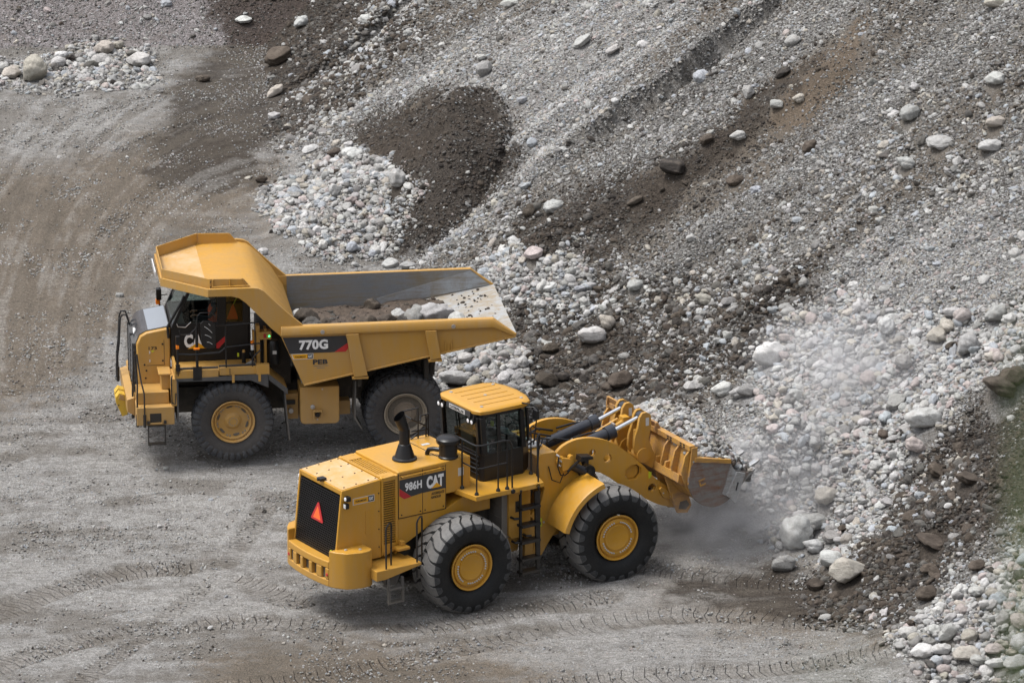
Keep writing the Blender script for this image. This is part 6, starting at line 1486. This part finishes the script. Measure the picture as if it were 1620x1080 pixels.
# ---- boulders set by eye: picture position, size across in px, tone, angular?, what it is
def ray_ground(px, py):
    c, s = math.cos(PITCH), math.sin(PITCH); a = (px - 810) / FPX; b = (py - 540) / FPX
    d = np.array([a, c - b * s, -s - b * c]); t = np.linspace(80, 190, 2200); q = np.array([0, CAMY, CAMH]) + t[:, None] * d
    zz = terrain(q[:, 0], q[:, 1]); i = np.argmax(q[:, 2] < zz); return q[i][0], q[i][1], float(zz[i]), FPX / t[i]
HAND = [(1064, 268, 40, .8, 'dark', 5, 'dark overhanging clod in the middle of the brown scar', 0), (1238, 116, 26, .6, 'dark', 4, 'dark clod under the upper lip of the scar', 30), (1118, 222, 24, .7, 'brown', 5, 'brown broken clod along the scar edge', 25), (1005, 318, 22, .6, 'brown', 4, 'brown clod at the lower end of the scar', 25), (1258, 853, 50, 1.15, 'grey', 2, 'big smooth grey boulder at the slope foot, right of the dust', 38), (1341, 908, 54, 1.05, 'tan', 5, 'two-toned boulder with pale top and brown base at the slope foot', 0), (1314, 889, 36, 1, 'pale', 5, 'white angular boulder just left of the two-toned boulder', 0), (1288, 864, 30, .8, 'pale', 2, 'small white oval boulder between the big grey boulder and the white angular one', -20), (1240, 897, 34, .95, 'midgrey', 3, 'round dark-speckled grey boulder standing apart at the wheel tracks', 0), (1283, 826, 46, .6, 'grey', 2, 'flat pale grey slab directly above the big smooth grey boulder', -5),
        (1305, 787, 32, .9, 'tan', 2, 'pale cream boulder at the edge of the drifting dust', 0), (1218, 570, 44, 1.15, 'pale', 3, 'largest pale boulder high on the slope above the bucket', 0), (1462, 667, 46, .9, 'grey', 4, 'large flat-topped grey boulder in the pale stones at right', 0), (1415, 640, 32, .8, 'grey', 3, 'grey block left of the large flat-topped boulder', 20), (1448, 714, 20, 1.9, 'pink', 1, 'pink upright oval stone at the border of the dark soil', 65), (1530, 553, 36, 1.1, 'grey', 4, 'upright grey boulder with a steep right face, upper right pile', 55), (1482, 534, 30, 1, 'tan', 4, 'blocky tan boulder in the upper right stone pile', 0), (1508, 497, 26, .8, 'pale', 4, 'pale split boulder at the top of the upper right pile', 0), (1574, 502, 34, .9, 'grey', 4, 'grey sloping boulder near the right picture edge', 30), (1600, 602, 40, 1, 'brown', 3, 'brown round boulder half buried in the dark soil at the right edge', 0), (1583, 612, 52, .6, 'brown', 2, 'long brown boulder lying on the dark soil edge at right', -25),
        (1487, 225, 36, .62, 'pale', 1, 'smooth flat white stone high on the right slope', 0), (1438, 184, 28, 1.0, 'pale', 2, 'round white boulder above the flat white stone', 0), (1434, 258, 30, .7, 'pale', 2, 'pale oval boulder below the round white boulder', -25), (1567, 232, 34, .68, 'grey', 3, 'grey rounded boulder right of the flat white stone', 0), (1574, 127, 30, .85, 'grey', 4, 'grey angular boulder high on the right slope', 0), (1575, 197, 28, .75, 'tan', 3, 'tan boulder between two grey ones at far upper right', 0), (1577, 6, 34, .75, 'tan', 3, 'tan boulder at the very top right of the slope', 0), (1280, 234, 24, .8, 'brown', 2, 'lone brown stone on the grey gravel below the warm brown streak', 30), (1162, 287, 26, .7, 'brown', 2, 'brown oval stone below the dark scar', 0), (1168, 215, 24, .7, 'pale', 2, 'pale flat stone in the stone cluster beside the dark scar', 0), (1228, 167, 22, .8, 'grey', 5, 'grey blocky stone in the cluster beside the dark scar', 0), (1183, 152, 20, 1.2, 'pale', 3, 'upright pale stone topmost in the cluster beside the scar', 60), (1264, 157, 18, .9, 'tan', 2, 'tan round stone right of the blocky grey one', 0),
        (766, 114, 26, 1.05, 'pale', 5, 'bright white angular block on the upper slope', 25), (919, 66, 30, .55, 'grey', 3, 'long pale slab pointing up the upper slope', 35), (969, 80, 24, .6, 'pale', 5, 'white wedge-shaped slab on the upper slope', 35), (808, 5, 30, .7, 'pale', 4, 'pale boulder at the top edge of the slope', 0), (875, 328, 30, .75, 'grey', 2, 'grey rounded boulder on the gravel right of the soil mound', 0), (826, 160, 16, .8, 'blue', 1, 'small bluish stone on the gravel above the soil mound', 0), (762, 92, 14, .8, 'grey', 1, 'small grey stone above the bright white block', 0),
        (438, 92, 40, .8, 'brown', 3, 'dark brown boulder on the brown slope at upper left', 20), (476, 38, 22, .9, 'pale', 4, 'pale block on the brown slope at the top', 30), (384, 31, 24, .5, 'pale', 3, 'flat white stone on the brown slope at the top left', 0), (436, 146, 26, .7, 'tan', 3, 'tan stone at the foot of the brown slope', 30), (434, 185, 18, .8, 'grey', 1, 'grey stone lying out on the floor below the brown slope', 0), (322, 125, 20, .6, 'brown', 2, 'brown clod on the floor at the far end of the pit', 0),
        (53, 119, 42, 1.1, 'tan', 4, 'tall leaning tan boulder at the far bank', 65), (17, 119, 26, 1, 'tan', 3, 'rounded tan boulder left of the leaning one', 0), (165, 78, 30, .9, 'tan', 4, 'tan boulder at the back of the far stone row', 0), (219, 95, 38, .72, 'grey', 4, 'broad grey block at the right end of the far stone row', 0), (157, 95, 28, .7, 'grey', 3, 'grey stone in the middle of the far stone row', 10), (92, 101, 22, .9, 'grey', 2, 'round grey stone in the far stone row', 0), (188, 74, 15, .9, 'tan', 2, 'small tan stone beside the tan boulder of the far row', 0), (3, 111, 20, 1, 'grey', 2, 'grey stone at the left picture edge in the far row', 0), (98, 88, 17, .7, 'pale', 2, 'pale stone above the round grey one in the far row', 0),
        (629, 290, 26, 1.3, 'grey', 3, 'tall grey boulder at the right rim of the pale heap', 75), (649, 297, 19, .9, 'pale', 6, 'white angular block at the right tip of the pale heap', -20), (556, 244, 24, .8, 'pale', 2, 'pale boulder on the crest of the pale heap', 0), (530, 242, 22, .7, 'brown', 2, 'brown boulder left of the crest of the pale heap', 0), (490, 236, 24, .55, 'pale', 3, 'flat pale slab above the left end of the pale heap', 15), (480, 315, 16, .7, 'pink', 6, 'red-pink stone in the middle of the pale heap', 10), (503, 310, 14, .6, 'pink', 5, 'pinkish chip right of the red-pink stone', 0), (481, 362, 14, 1.3, 'pale', 1, 'white upright oval low on the pale heap', 75), (511, 391, 16, 1.1, 'pale', 1, 'pale egg-shaped stone at the foot of the pale heap', 60), (556, 394, 16, 1.1, 'blue', 1, 'bluish egg-shaped stone at the foot of the pale heap', 60), (518, 310, 18, .7, 'blue', 2, 'bluish rounded stone in the middle of the pale heap', 0), (594, 321, 20, .9, 'grey', 3, 'mauve-grey boulder right of centre in the pale heap', 0), (417, 400, 14, .9, 'pale', 2, 'single white stone on the floor right behind the truck canopy', 0), (616, 418, 24, .75, 'grey', 3, 'grey boulder just behind the truck body rim', 10), (644, 420, 24, .55, 'grey', 3, 'long grey boulder behind the truck body rim', 0), (414, 286, 16, .9, 'brown', 3, 'brown stone at the left end of the pale heap', 0),
        (938, 535, 36, .95, 'grey', 4, 'large squarish grey boulder right of the truck tail', 0), (962, 513, 26, .9, 'tan', 2, 'tan-grey boulder touching the squarish grey one from above', -40), (870, 553, 24, .85, 'brown', 3, 'dark brown block right of the truck tail', 0), (864, 605, 34, .9, 'brown', 3, 'big dark brown boulder above the loader cab roof', -25), (888, 598, 24, .8, 'dark', 4, 'nearly black wedge right of the big dark brown boulder', 0), (981, 605, 36, .95, 'brown', 3, 'dark reddish brown boulder above the loader bucket', 0), (843, 403, 28, .8, 'pink', 3, 'pinkish pale boulder on top of the heap behind the truck tail', 10), (720, 601, 38, .75, 'grey', 4, 'big grey flat boulder between truck wheel and loader cab', -10), (826, 577, 20, 1, 'grey', 2, 'round grey stone under the truck tail, lowest of the pale ones', 40), (1004, 453, 24, .8, 'grey', 2, 'grey boulder halfway up the dark gravel', 0), (1095, 612, 26, .75, 'grey', 3, 'pale grey boulder above the bucket heap', 0), (736, 567, 22, .75, 'grey', 2, 'grey oval stone under the truck body side', 0), (1152, 478, 22, .75, 'midgrey', 3, 'mid-grey boulder on the dark gravel', 0), (848, 642, 20, .9, 'grey', 2, 'pale grey stone right behind the loader cab', 0),
        (1143, 618, 30, .85, 'pale', 2, 'white boulder of the trio above the bucket', 0), (1168, 622, 24, .8, 'pale', 2, 'middle white boulder of the trio above the bucket', 0), (1183, 622, 28, .8, 'midgrey', 3, 'grey boulder of the trio above the bucket', 0),
        (1465, 943, 34, .95, 'brown', 3, 'dark brown boulder in the dark cobbles at lower right', 0), (1289, 928, 26, .9, 'brown', 3, 'brown boulder on the wheel tracks left of the lower right stones', 0), (1468, 903, 24, .9, 'brown', 3, 'round brown stone above the dark brown boulder at lower right', 0), (1545, 898, 26, .9, 'brown', 3, 'brown block in the fine gravel at the right', 0), (1530, 755, 44, .5, 'brown', 3, 'long dark slab on the dark soil right of the pale pile', -20), (1475, 852, 50, .38, 'brown', 4, 'long flat brown slab in the dark soil', -18), (1480, 745, 30, .75, 'brown', 3, 'dark slab above the white stone on the dark soil', -35), (1456, 785, 15, .9, 'blue', 2, 'small bright white stone on the dark soil', 0), (1402, 796, 20, .75, 'pale', 3, 'white stone in the dark cobbles', -20),
        (1459, 1032, 34, .85, 'pale', 4, 'pale angular boulder at the left tip of the lower right stones', 0), (1528, 1035, 40, .75, 'tan', 3, 'large cream boulder in the lower right stones', 0), (1488, 1030, 30, .7, 'pale', 3, 'white oval boulder beside the pale angular one at lower right', 0), (1500, 1005, 28, 1.1, 'pale', 4, 'upright pale boulder in the lower right stones', 50), (1606, 1050, 36, .8, 'grey', 3, 'grey boulder in the bottom right corner', 0), (1577, 1051, 28, .7, 'grey', 4, 'grey flat boulder left of the corner one', 0), (1495, 1046, 22, .8, 'grey', 3, 'grey stone in front of the white oval at lower right', 0), (1438, 1001, 26, .7, 'grey', 2, 'grey oval stone at the outer edge of the lower right stones', 0), (1460, 980, 20, .8, 'pale', 2, 'pale round stone above the grey oval at lower right', 0), (1572, 1030, 28, .8, 'pink', 3, 'pinkish boulder in the lower right stones', 0), (1423, 1022, 18, .7, 'grey', 3, 'small grey stone lying out in front of the lower right pile', 0), (1546, 936, 22, .7, 'pale', 2, 'pale oval stone at the top of the lower right pile', 0),
        (1334, 838, 16, 1, 'brown', 6, 'reddish brown chip beside the grey stone in the dark cobbles', 0), (1314, 853, 26, .9, 'midgrey', 3, 'round grey stone right of the small white oval', 0), (190, 468, 11, .8, 'grey', 2, 'small grey stone on the floor left of the truck', 0), (262, 742, 8, .8, 'grey', 2, 'small pale stone on the floor before the truck front wheel', 0)]
RM = [rock_mesh(100 + k, (0, 0, 1, 3, 5, 8)[k % 6]) for k in range(18)]
for me in RM: me.materials.append(M['boulder'])
hx_, hy_, hr_ = [], [], []
def put_boulder(x, y, z, size, tone, ang, spin, tilt, asp, label, group=None, name='boulder', sub=None):
    k = ang if ang < 6 else 5
    me = RM[min(17, k % 6 + 6 * random.randrange(3))]
    o = D.objects.new(name, me); COL.objects.link(o); o.location = (x, y, z)
    o.rotation_euler = (random.uniform(-.15, .15), tilt, spin)
    o.scale = (size * 1.12, size * 1.12, size * 1.30 * asp)
    c = jit_tint([tone])[0]; o.color = tuple(c) + (1,)
    o['label'] = label; o['category'] = 'boulder'
    if group: o['group'] = group
    return o
for (px, py, w, asp, tone, ang, lab, tl) in HAND:
    if py < 340 and px > 700 and tone == 'pale': tone = 'grey'
    x, y, z, sc = ray_ground(px, py + w * .20)
    size = w / sc
    put_boulder(x, y, z + size * asp * .34, size, tone, ang, random.uniform(-.3, .3), -R_(tl), asp, lab)
    hx_.append(x); hy_.append(y); hr_.append(size * .45)
hx_, hy_, hr_ = map(np.array, (hx_, hy_, hr_))
keep = np.ones(len(X), bool)
for a, b_, r in zip(hx_, hy_, hr_): keep &= ~(((X - a) ** 2 + ((Y - b_) * np.where(Y < b_, .55, 1.0)) ** 2 < (r * 1.05) ** 2) & (S_ < r * 2.2))
X, Y, Z, S_, TN, PX, PY = [a[keep] for a in (X, Y, Z, S_, TN, PX, PY)]
# ---- the largest of the rest are boulders of their own, the remainder one mass
vis = (PX > 5) & (PX < 1615) & (PY > 5) & (PY < 1075) & (mx(PX, PY, VEH, 0) < .5)
score = np.where(vis, S_, 0); order = np.argsort(-score); NB = 300 - len(HAND) - 14
# keep big ones from sitting inside each other
sel = []; cell_ = {}
for i in order:
    if len(sel) >= NB: break
    if score[i] < .15: break
    ok = True
    for j in sel:
        if (X[i] - X[j]) ** 2 + (Y[i] - Y[j]) ** 2 < (.42 * (S_[i] + S_[j])) ** 2: ok = False; break
    if ok: sel.append(i)
SIZEW = lambda s: 'large' if s > .36 else 'mid-sized' if s > .28 else 'smaller'
TW = {'pale': 'white-grey', 'grey': 'grey', 'midgrey': 'mid-grey', 'tan': 'tan', 'blue': 'bluish grey', 'pink': 'pinkish', 'brown': 'brown', 'dark': 'very dark', 'dkgrey': 'dark grey'}
def region(px, py, y, s):
    r = [(HEAPP[0], 'in the pale heap behind the truck'), (HEAPP[1], 'in the heap beyond the truck tail'), (HEAPP[2], 'in the bottom right heap'), (HEAPP[3], 'in the pale scree beyond the bucket'), (HEAPP[4], 'under the truck tail'), (DARKC[1], 'on the dark gravel above the cab'), (DARKC[2], 'in the dark cobbles at lower right')]
    for poly, t in r:
        if inpoly(np.array([px]), np.array([py]), poly)[0]: return t
    if py < 160 and px < 300: return 'along the far bank'
    if px < 600 and py < 330: return 'on the far brown slope'
    if px < 830 and py < 420: return 'by the brown soil mound'
    if px > 1300 and py < 480: return 'high on the right-hand slope'
    if py < 300: return 'on the upper gravel slope'
    if px > 1300: return 'at the right edge of the slope'
    return 'halfway up the gravel slope'
cand = {}
for i in sel:
    key = (SIZEW(S_[i]), TW[TN[i]], region(PX[i], PY[i], Y[i], 0)); cand.setdefault(key, []).append(i)
for (sw, tw, rg_), ii in cand.items():
    ii.sort(key=lambda i: PX[i])
    for q, i in enumerate(ii):
        n = len(ii); base = '%s %s boulder %s' % (sw, tw, rg_); grp = None
        if n == 1: lab = 'only ' + base
        elif n == 2: lab = ('left one of the two %s %s boulders %s', 'right one of the two %s %s boulders %s')[q] % (sw, tw, rg_)
        elif n == 3: lab = ('leftmost of the three %s %s boulders %s', 'middle one of the three %s %s boulders %s', 'rightmost of the three %s %s boulders %s')[q] % (sw, tw, rg_)
        elif q == 0: lab = 'leftmost %s %s boulder %s' % (sw, tw, rg_)
        elif q == n - 1: lab = 'rightmost %s %s boulder %s' % (sw, tw, rg_)
        else:
            o_ = {1: 'second', 2: 'third', 3: 'fourth', 4: 'fifth', 5: 'sixth', 6: 'seventh', 7: 'eighth', 8: 'ninth', 9: 'tenth'}
            side_, m_ = ('left', q) if q < n / 2 else ('right', n - 1 - q)
            lab = ('%s from %s of the %s %s boulders %s' % (o_[m_], side_, sw, tw, rg_)) if m_ in o_ else base
        put_boulder(X[i], Y[i], Z[i], S_[i], TN[i], int(rng.integers(0, 4)), random.uniform(0, 6.28), random.uniform(-.4, .4), random.uniform(.75, 1.05), lab, 'boulders ' + rg_)
rest = np.ones(len(X), bool); rest[sel] = False
fl_ = (S_ < .14) & (slope_s(X, Y) < .2) & (Y < 44.5) & rest
for nm, msk, lab, cat in (('cobbles', rest & ~fl_, 'loose cobbles and gravel covering the slope and the heaps', 'cobbles'), ('gravel', fl_, 'small pale chips strewn over the pit floor', 'gravel')):
    stone_field(nm, X[msk], Y[msk], Z[msk], S_[msk], jit_tint(TN[msk]), lab, cat)
pass
# ================================================================== LOADS
def heap_mesh(name, fx, hf, mat, x0, x1, y0, y1, nx_=60, ny_=50):
    xs = np.linspace(x0, x1, nx_); ys = np.linspace(y0, y1, ny_); A_, B2 = np.meshgrid(xs, ys); H = hf(A_, B2)
    vv = [fx((a, b, c)) for a, b, c in zip(A_.ravel(), B2.ravel(), H.ravel())]
    lowz = [fx((a, b, c - .3)) for a, b, c in zip(A_.ravel(), B2.ravel(), H.ravel())]
    I2 = np.arange(nx_ * ny_).reshape(ny_, nx_); fs = np.stack([I2[:-1, :-1], I2[:-1, 1:], I2[1:, 1:], I2[1:, :-1]], -1).reshape(-1, 4).tolist()
    rim = list(I2[0, :]) + list(I2[1:, -1]) + list(I2[-1, -2::-1]) + list(I2[-2:0:-1, 0]); n0 = len(vv)
    base = [fx((0.5 * (x0 + x1) + (A_.ravel()[i] - .5 * (x0 + x1)) * .96, B2.ravel()[i] * .98, H.ravel()[i] - .25)) for i in rim]
    m_ = len(rim)
    for q in range(m_): fs.append((int(rim[q]), n0 + q, n0 + (q + 1) % m_, int(rim[(q + 1) % m_])))
    me = D.meshes.new(name); me.from_pydata(vv + base, [], fs); me.polygons.foreach_set('use_smooth', [True] * len(me.polygons)); me.materials.append(M[mat])
    o = D.objects.new(name, me); COL.objects.link(o); return o
def soil_material():
    m, nt, out = nodes('damp_soil'); b = N(nt, 'ShaderNodeBsdfPrincipled'); tc = N(nt, 'ShaderNodeTexCoord').outputs['Object']
    a = noise(nt, tc, 6, 6, .7); f = noise(nt, tc, 25, 4, .7)
    nt.links.new(ramp(nt, math_(nt, 'ADD', math_(nt, 'MULTIPLY', a, .6), math_(nt, 'MULTIPLY', f, .4)), [(.35, (.035, .026, .02)), (.55, (.095, .07, .052)), (.7, (.17, .135, .105))]).outputs[0], b.inputs['Base Color'])
    b.inputs['Roughness'].default_value = .95
    bp = N(nt, 'ShaderNodeBump'); bp.inputs['Strength'].default_value = 1; bp.inputs['Distance'].default_value = .06; nt.links.new(a, bp.inputs['Height']); nt.links.new(bp.outputs[0], b.inputs['Normal']); nt.links.new(b.outputs[0], out.inputs[0]); return m
M['soil'] = soil_material()
tw_ = lambda p: to_world(TRUCK, p)
def truck_load(x, y):
    top = np.interp(x, [-1.6, -1.0, -.3, .4, 1.2, 1.9, 2.35], [2.58, 2.68, 2.68, 2.62, 2.58, 2.62, 2.66])
    return top + .05 + .30 * fbm(x / .55, y / .55, 4) + .115 * y
o = heap_mesh('soil_load', tw_, truck_load, 'soil', -1.55, 2.36, -1.88, 1.88); o['label'] = 'dark damp soil heaped in the truck body'; o['category'] = 'soil heap'
TL = [(2.12, .1, .46, 'brown', 2, 'large round brown boulder at the front left of the truck load'), (1.98, .65, .36, 'dkgrey', 3, 'dark boulder low against the front wall of the truck body'), (2.25, -.4, .30, 'grey', 3, 'grey boulder touching the body front wall in the truck load'), (1.72, .35, .30, 'brown', 3, 'brown boulder right of the large round one in the truck load'), (.70, .25, .34, 'brown', 3, 'brown boulder in the middle of the truck load'), (.25, .35, .36, 'brown', 4, 'wedge-shaped brown boulder in the truck load'), (.98, 1.45, .28, 'pale', 3, 'white stone resting by the near rim of the truck load'), (-.42, .35, .44, 'midgrey', 2, 'large grey upright boulder in the truck load'), (-.15, .45, .26, 'dkgrey', 2, 'dark upright stone left of the large grey one in the truck load'), (-.86, .35, .56, 'grey', 4, 'biggest pale grey boulder at the rear of the truck load'), (-1.30, .75, .36, 'grey', 3, 'pale grey stone last towards the truck tail'), (-1.15, -1.2, .22, 'brown', 2, 'small brown stone on the far side near the truck tail'), (.45, -1.1, .26, 'brown', 2, 'brown stone at the far wall of the truck load'), (-.1, -.4, .24, 'grey', 3, 'grey stone between the two large boulders of the truck load')]
for (lx_, ly_, sz, tn, an, lab) in TL:
    z = float(truck_load(np.array([lx_]), np.array([ly_]))[0]); w_ = tw_((lx_, ly_, z + sz * .16))
    put_boulder(*w_, sz * 1.22, tn, an, random.uniform(0, 6), random.uniform(-.2, .2), .95, lab, 'boulders in the truck body')
nx2 = 420; lx2 = rng.uniform(-2.3, 2.3, nx2); ly2 = rng.uniform(-1.8, 1.8, nx2); sz2 = .03 + .12 * rng.random(nx2) ** 3; onf = lx2 < -1.5
zz2 = np.where(onf, 1.95 + (2.35 - lx2) * .88 / 4.88 + .01, truck_load(lx2, ly2)); kp = ~onf | (rng.random(nx2) < .9); sz2 = np.where(onf, sz2 * .7, sz2)
ww = np.array([tw_((a, b, c)) for a, b, c in zip(lx2[kp], ly2[kp], zz2[kp])])
stone_field('truck_load_rubble', ww[:, 0], ww[:, 1], ww[:, 2], sz2[kp], jit_tint(np.where(rng.random(kp.sum()) < .6, 'brown', 'dkgrey')), 'small rubble scattered over the truck load and tail', 'rubble')
# bucket load
bw = lambda p: to_world(LOADER, bk(p))
def bucket_load(x, y):
    t = np.interp(x, [5.55, 5.75, 6.1, 6.5, 6.9, 7.15], [2.64, 2.90, 3.12, 3.0, 2.50, 2.08]); e = np.interp(x, [5.55, 6.5, 6.7, 7.15], [2.50, 2.32, 2.12, 1.98])
    return e + (t - e) * (1 - (np.abs(y) / 1.78) ** 2.4) + .12 * fbm(x / .4, y / .4, 3) * (1 - (np.abs(y) / 1.8) ** 6)
o = heap_mesh('gravel_load', bw, bucket_load, 'scree', 5.60, 7.12, -1.74, 1.74, 40, 60); o['label'] = 'heap of gravel filling the loader bucket'; o['category'] = 'gravel heap'
n3 = 3400; lx3 = rng.uniform(5.62, 7.12, n3); ly3 = rng.uniform(-1.76, 1.76, n3); sz3 = .05 + .14 * rng.random(n3) ** 1.9
w3 = np.array([bw((a, b, c)) for a, b, c in zip(lx3, ly3, bucket_load(lx3, ly3) + sz3 * .1)])
stone_field('bucket_rubble', w3[:, 0], w3[:, 1], w3[:, 2], sz3, jit_tint(tones_for(np.full(n3, .12), .55, n3)), 'cobbles piled in and slipping off the loader bucket', 'cobbles')
# ================================================================== DUST
def dust(name, c, r, dens, seed, label, lo=.42):
    bm = bmesh.new(); bmesh.ops.create_icosphere(bm, subdivisions=3, radius=1.0); me = D.meshes.new(name); bm.to_mesh(me); bm.free()
    o = D.objects.new(name, me); COL.objects.link(o); o.location = c; o.scale = r
    m, nt, out = nodes(name); pv = N(nt, 'ShaderNodeVolumePrincipled'); pv.inputs['Color'].default_value = (.93, .93, .95, 1); pv.inputs['Anisotropy'].default_value = .2
    tc = N(nt, 'ShaderNodeTexCoord').outputs['Object']; ln = N(nt, 'ShaderNodeVectorMath'); ln.operation = 'LENGTH'; nt.links.new(tc, ln.inputs[0])
    fall_ = ramp(nt, ln.outputs['Value'], [(.15, (1, 1, 1)), (.95, (0, 0, 0))]).outputs[0]
    ad = N(nt, 'ShaderNodeVectorMath'); ad.operation = 'ADD'; ad.inputs[1].default_value = (seed, seed * .7, 0); nt.links.new(tc, ad.inputs[0])
    nz = ramp(nt, noise(nt, ad.outputs[0], 2.1, 5, .62, .4), [(lo, (0, 0, 0)), (.66, (1, 1, 1))]).outputs[0]
    nt.links.new(math_(nt, 'MULTIPLY', math_(nt, 'MULTIPLY', fall_, nz), dens), pv.inputs['Density'])
    nt.links.new(pv.outputs[0], out.inputs['Volume']); me.materials.append(m)
    o['kind'] = 'stuff'; o['label'] = label; o['category'] = 'dust'; return o
dust('dust_cloud', (4.75, 4.9, .75), (2.2, 2.3, 1.3), 1.25, 3.1, 'grey dust rising below the loader bucket', .37)
dust('dust_plume', (6.2, 6.1, 1.4), (2.2, 2.1, 1.5), 1.15, 12.2, 'pale dust plume in front of the bucket edge', .36)
dust('dust_haze', (7.6, 8.6, 3.0), (2.8, 2.8, 1.8), .42, 8.4, 'thin dust drifting over the pale stones beyond the bucket', .34)
def cam_point(px, py, t):
    c, s = math.cos(PITCH), math.sin(PITCH); a = (px - 810) / FPX; b = (py - 540) / FPX
    d = np.array([a, c - b * s, -s - b * c]); return np.array([0, CAMY, CAMH]) + d * t / np.linalg.norm(d)
def grass_tuft(tips, t, label):
    m = painted('green_grass_blade', (.15, .21, .08), dust=(.22, .25, .12), amount=.4, rough=.5, streak=False); M['grassblade'] = m
    b = MB().mat('grassblade')
    bm_ = np.mean([cam_point(px, py, t) for px, py in tips], axis=0); gx_, gy_ = bm_[0] + .04, bm_[1] + .05; gzr = float(terrain(np.array([gx_]), np.array([gy_]))[0])
    for px, py in tips:
        e = cam_point(px, py, t * random.uniform(.9, 1.1)); r0 = np.array([gx_ + random.uniform(-.06, .06), gy_ + random.uniform(-.06, .06), gzr - .02]); md_ = (r0 + e) / 2 + np.array([(e[0] - r0[0]) * -.15, 0, .10]); rings = []
        for k in range(9):
            q = k / 8; p = (1 - q) ** 2 * r0 + 2 * q * (1 - q) * md_ + q * q * e; wd = .0026 * (1 - q ** 3) + .0004; a0 = random.uniform(-.02, .02)
            rings.append([(p[0] - wd, p[1], p[2]), (p[0], p[1] + .0012, p[2] + .001), (p[0] + wd, p[1], p[2]), (p[0], p[1] - .0012, p[2] - .001)])
        b.loft(rings)
    o = b._build('grass_tuft', 'grassblade', None, smooth=60); o['label'] = label; o['category'] = 'grass'; return o
grass_tuft([(1626, 450), (1612, 560), (1632, 500), (1618, 610)], 2.3, 'blurred green grass blades close to the lens at the right edge')
grass_tuft([(1330, 1000), (1290, 1030), (1380, 1010), (1240, 1050)], 2.3, 'blurred green grass tips close to the lens along the bottom edge')
# ================================================================== AIR, LIGHT, CAMERA
w = D.worlds.new('World'); SC.world = w; w.use_nodes = True; nt = w.node_tree; nt.nodes.clear()
SUN_EL, SUN_AZ = R_(66), R_(-95)       # azimuth measured from +y towards +x
sky = nt.nodes.new('ShaderNodeTexSky'); sky.sky_type = 'NISHITA'; sky.sun_disc = False; sky.sun_elevation = SUN_EL; sky.sun_rotation = SUN_AZ; sky.air_density = 1.0; sky.dust_density = 3.0
hsv = nt.nodes.new('ShaderNodeHueSaturation'); hsv.inputs['Saturation'].default_value = .30; nt.links.new(sky.outputs[0], hsv.inputs['Color'])
bg = nt.nodes.new('ShaderNodeBackground'); bg.inputs[1].default_value = .12; nt.links.new(hsv.outputs[0], bg.inputs[0])
wo = nt.nodes.new('ShaderNodeOutputWorld'); nt.links.new(bg.outputs[0], wo.inputs[0])
ld = D.lights.new('sun', 'SUN'); ld.energy = 1.5; ld.angle = R_(20); ld.color = (1.0, .975, .945)
so_ = D.objects.new('sun', ld); COL.objects.link(so_)
sd = Vector((math.sin(SUN_AZ) * math.cos(SUN_EL), math.cos(SUN_AZ) * math.cos(SUN_EL), math.sin(SUN_EL)))
so_.rotation_euler = sd.to_track_quat('Z', 'Y').to_euler(); so_.location = (0, 0, 60)
cd = D.cameras.new('camera'); cd.sensor_width = 36; cd.lens = 36 * FPX / 1620; cd.dof.use_dof = True; cd.dof.focus_distance = 110.0; cd.dof.aperture_fstop = 5.6; cd.dof.aperture_blades = 7; cd.clip_start = .2; cd.clip_end = 1200
ca = D.objects.new('camera', cd); COL.objects.link(ca); ca.location = (0, CAMY, CAMH); ca.rotation_euler = (R_(90) - PITCH, 0, 0)
SC.camera = ca
SC.view_settings.view_transform = 'Standard'; SC.view_settings.look = 'None'; SC.view_settings.exposure = 1.0; SC.view_settings.gamma = 1.0
SC.render.engine = 'CYCLES'; SC.cycles.use_denoising = True; SC.cycles.max_bounces = 6; SC.cycles.volume_bounces = 1; SC.cycles.transparent_max_bounces = 12
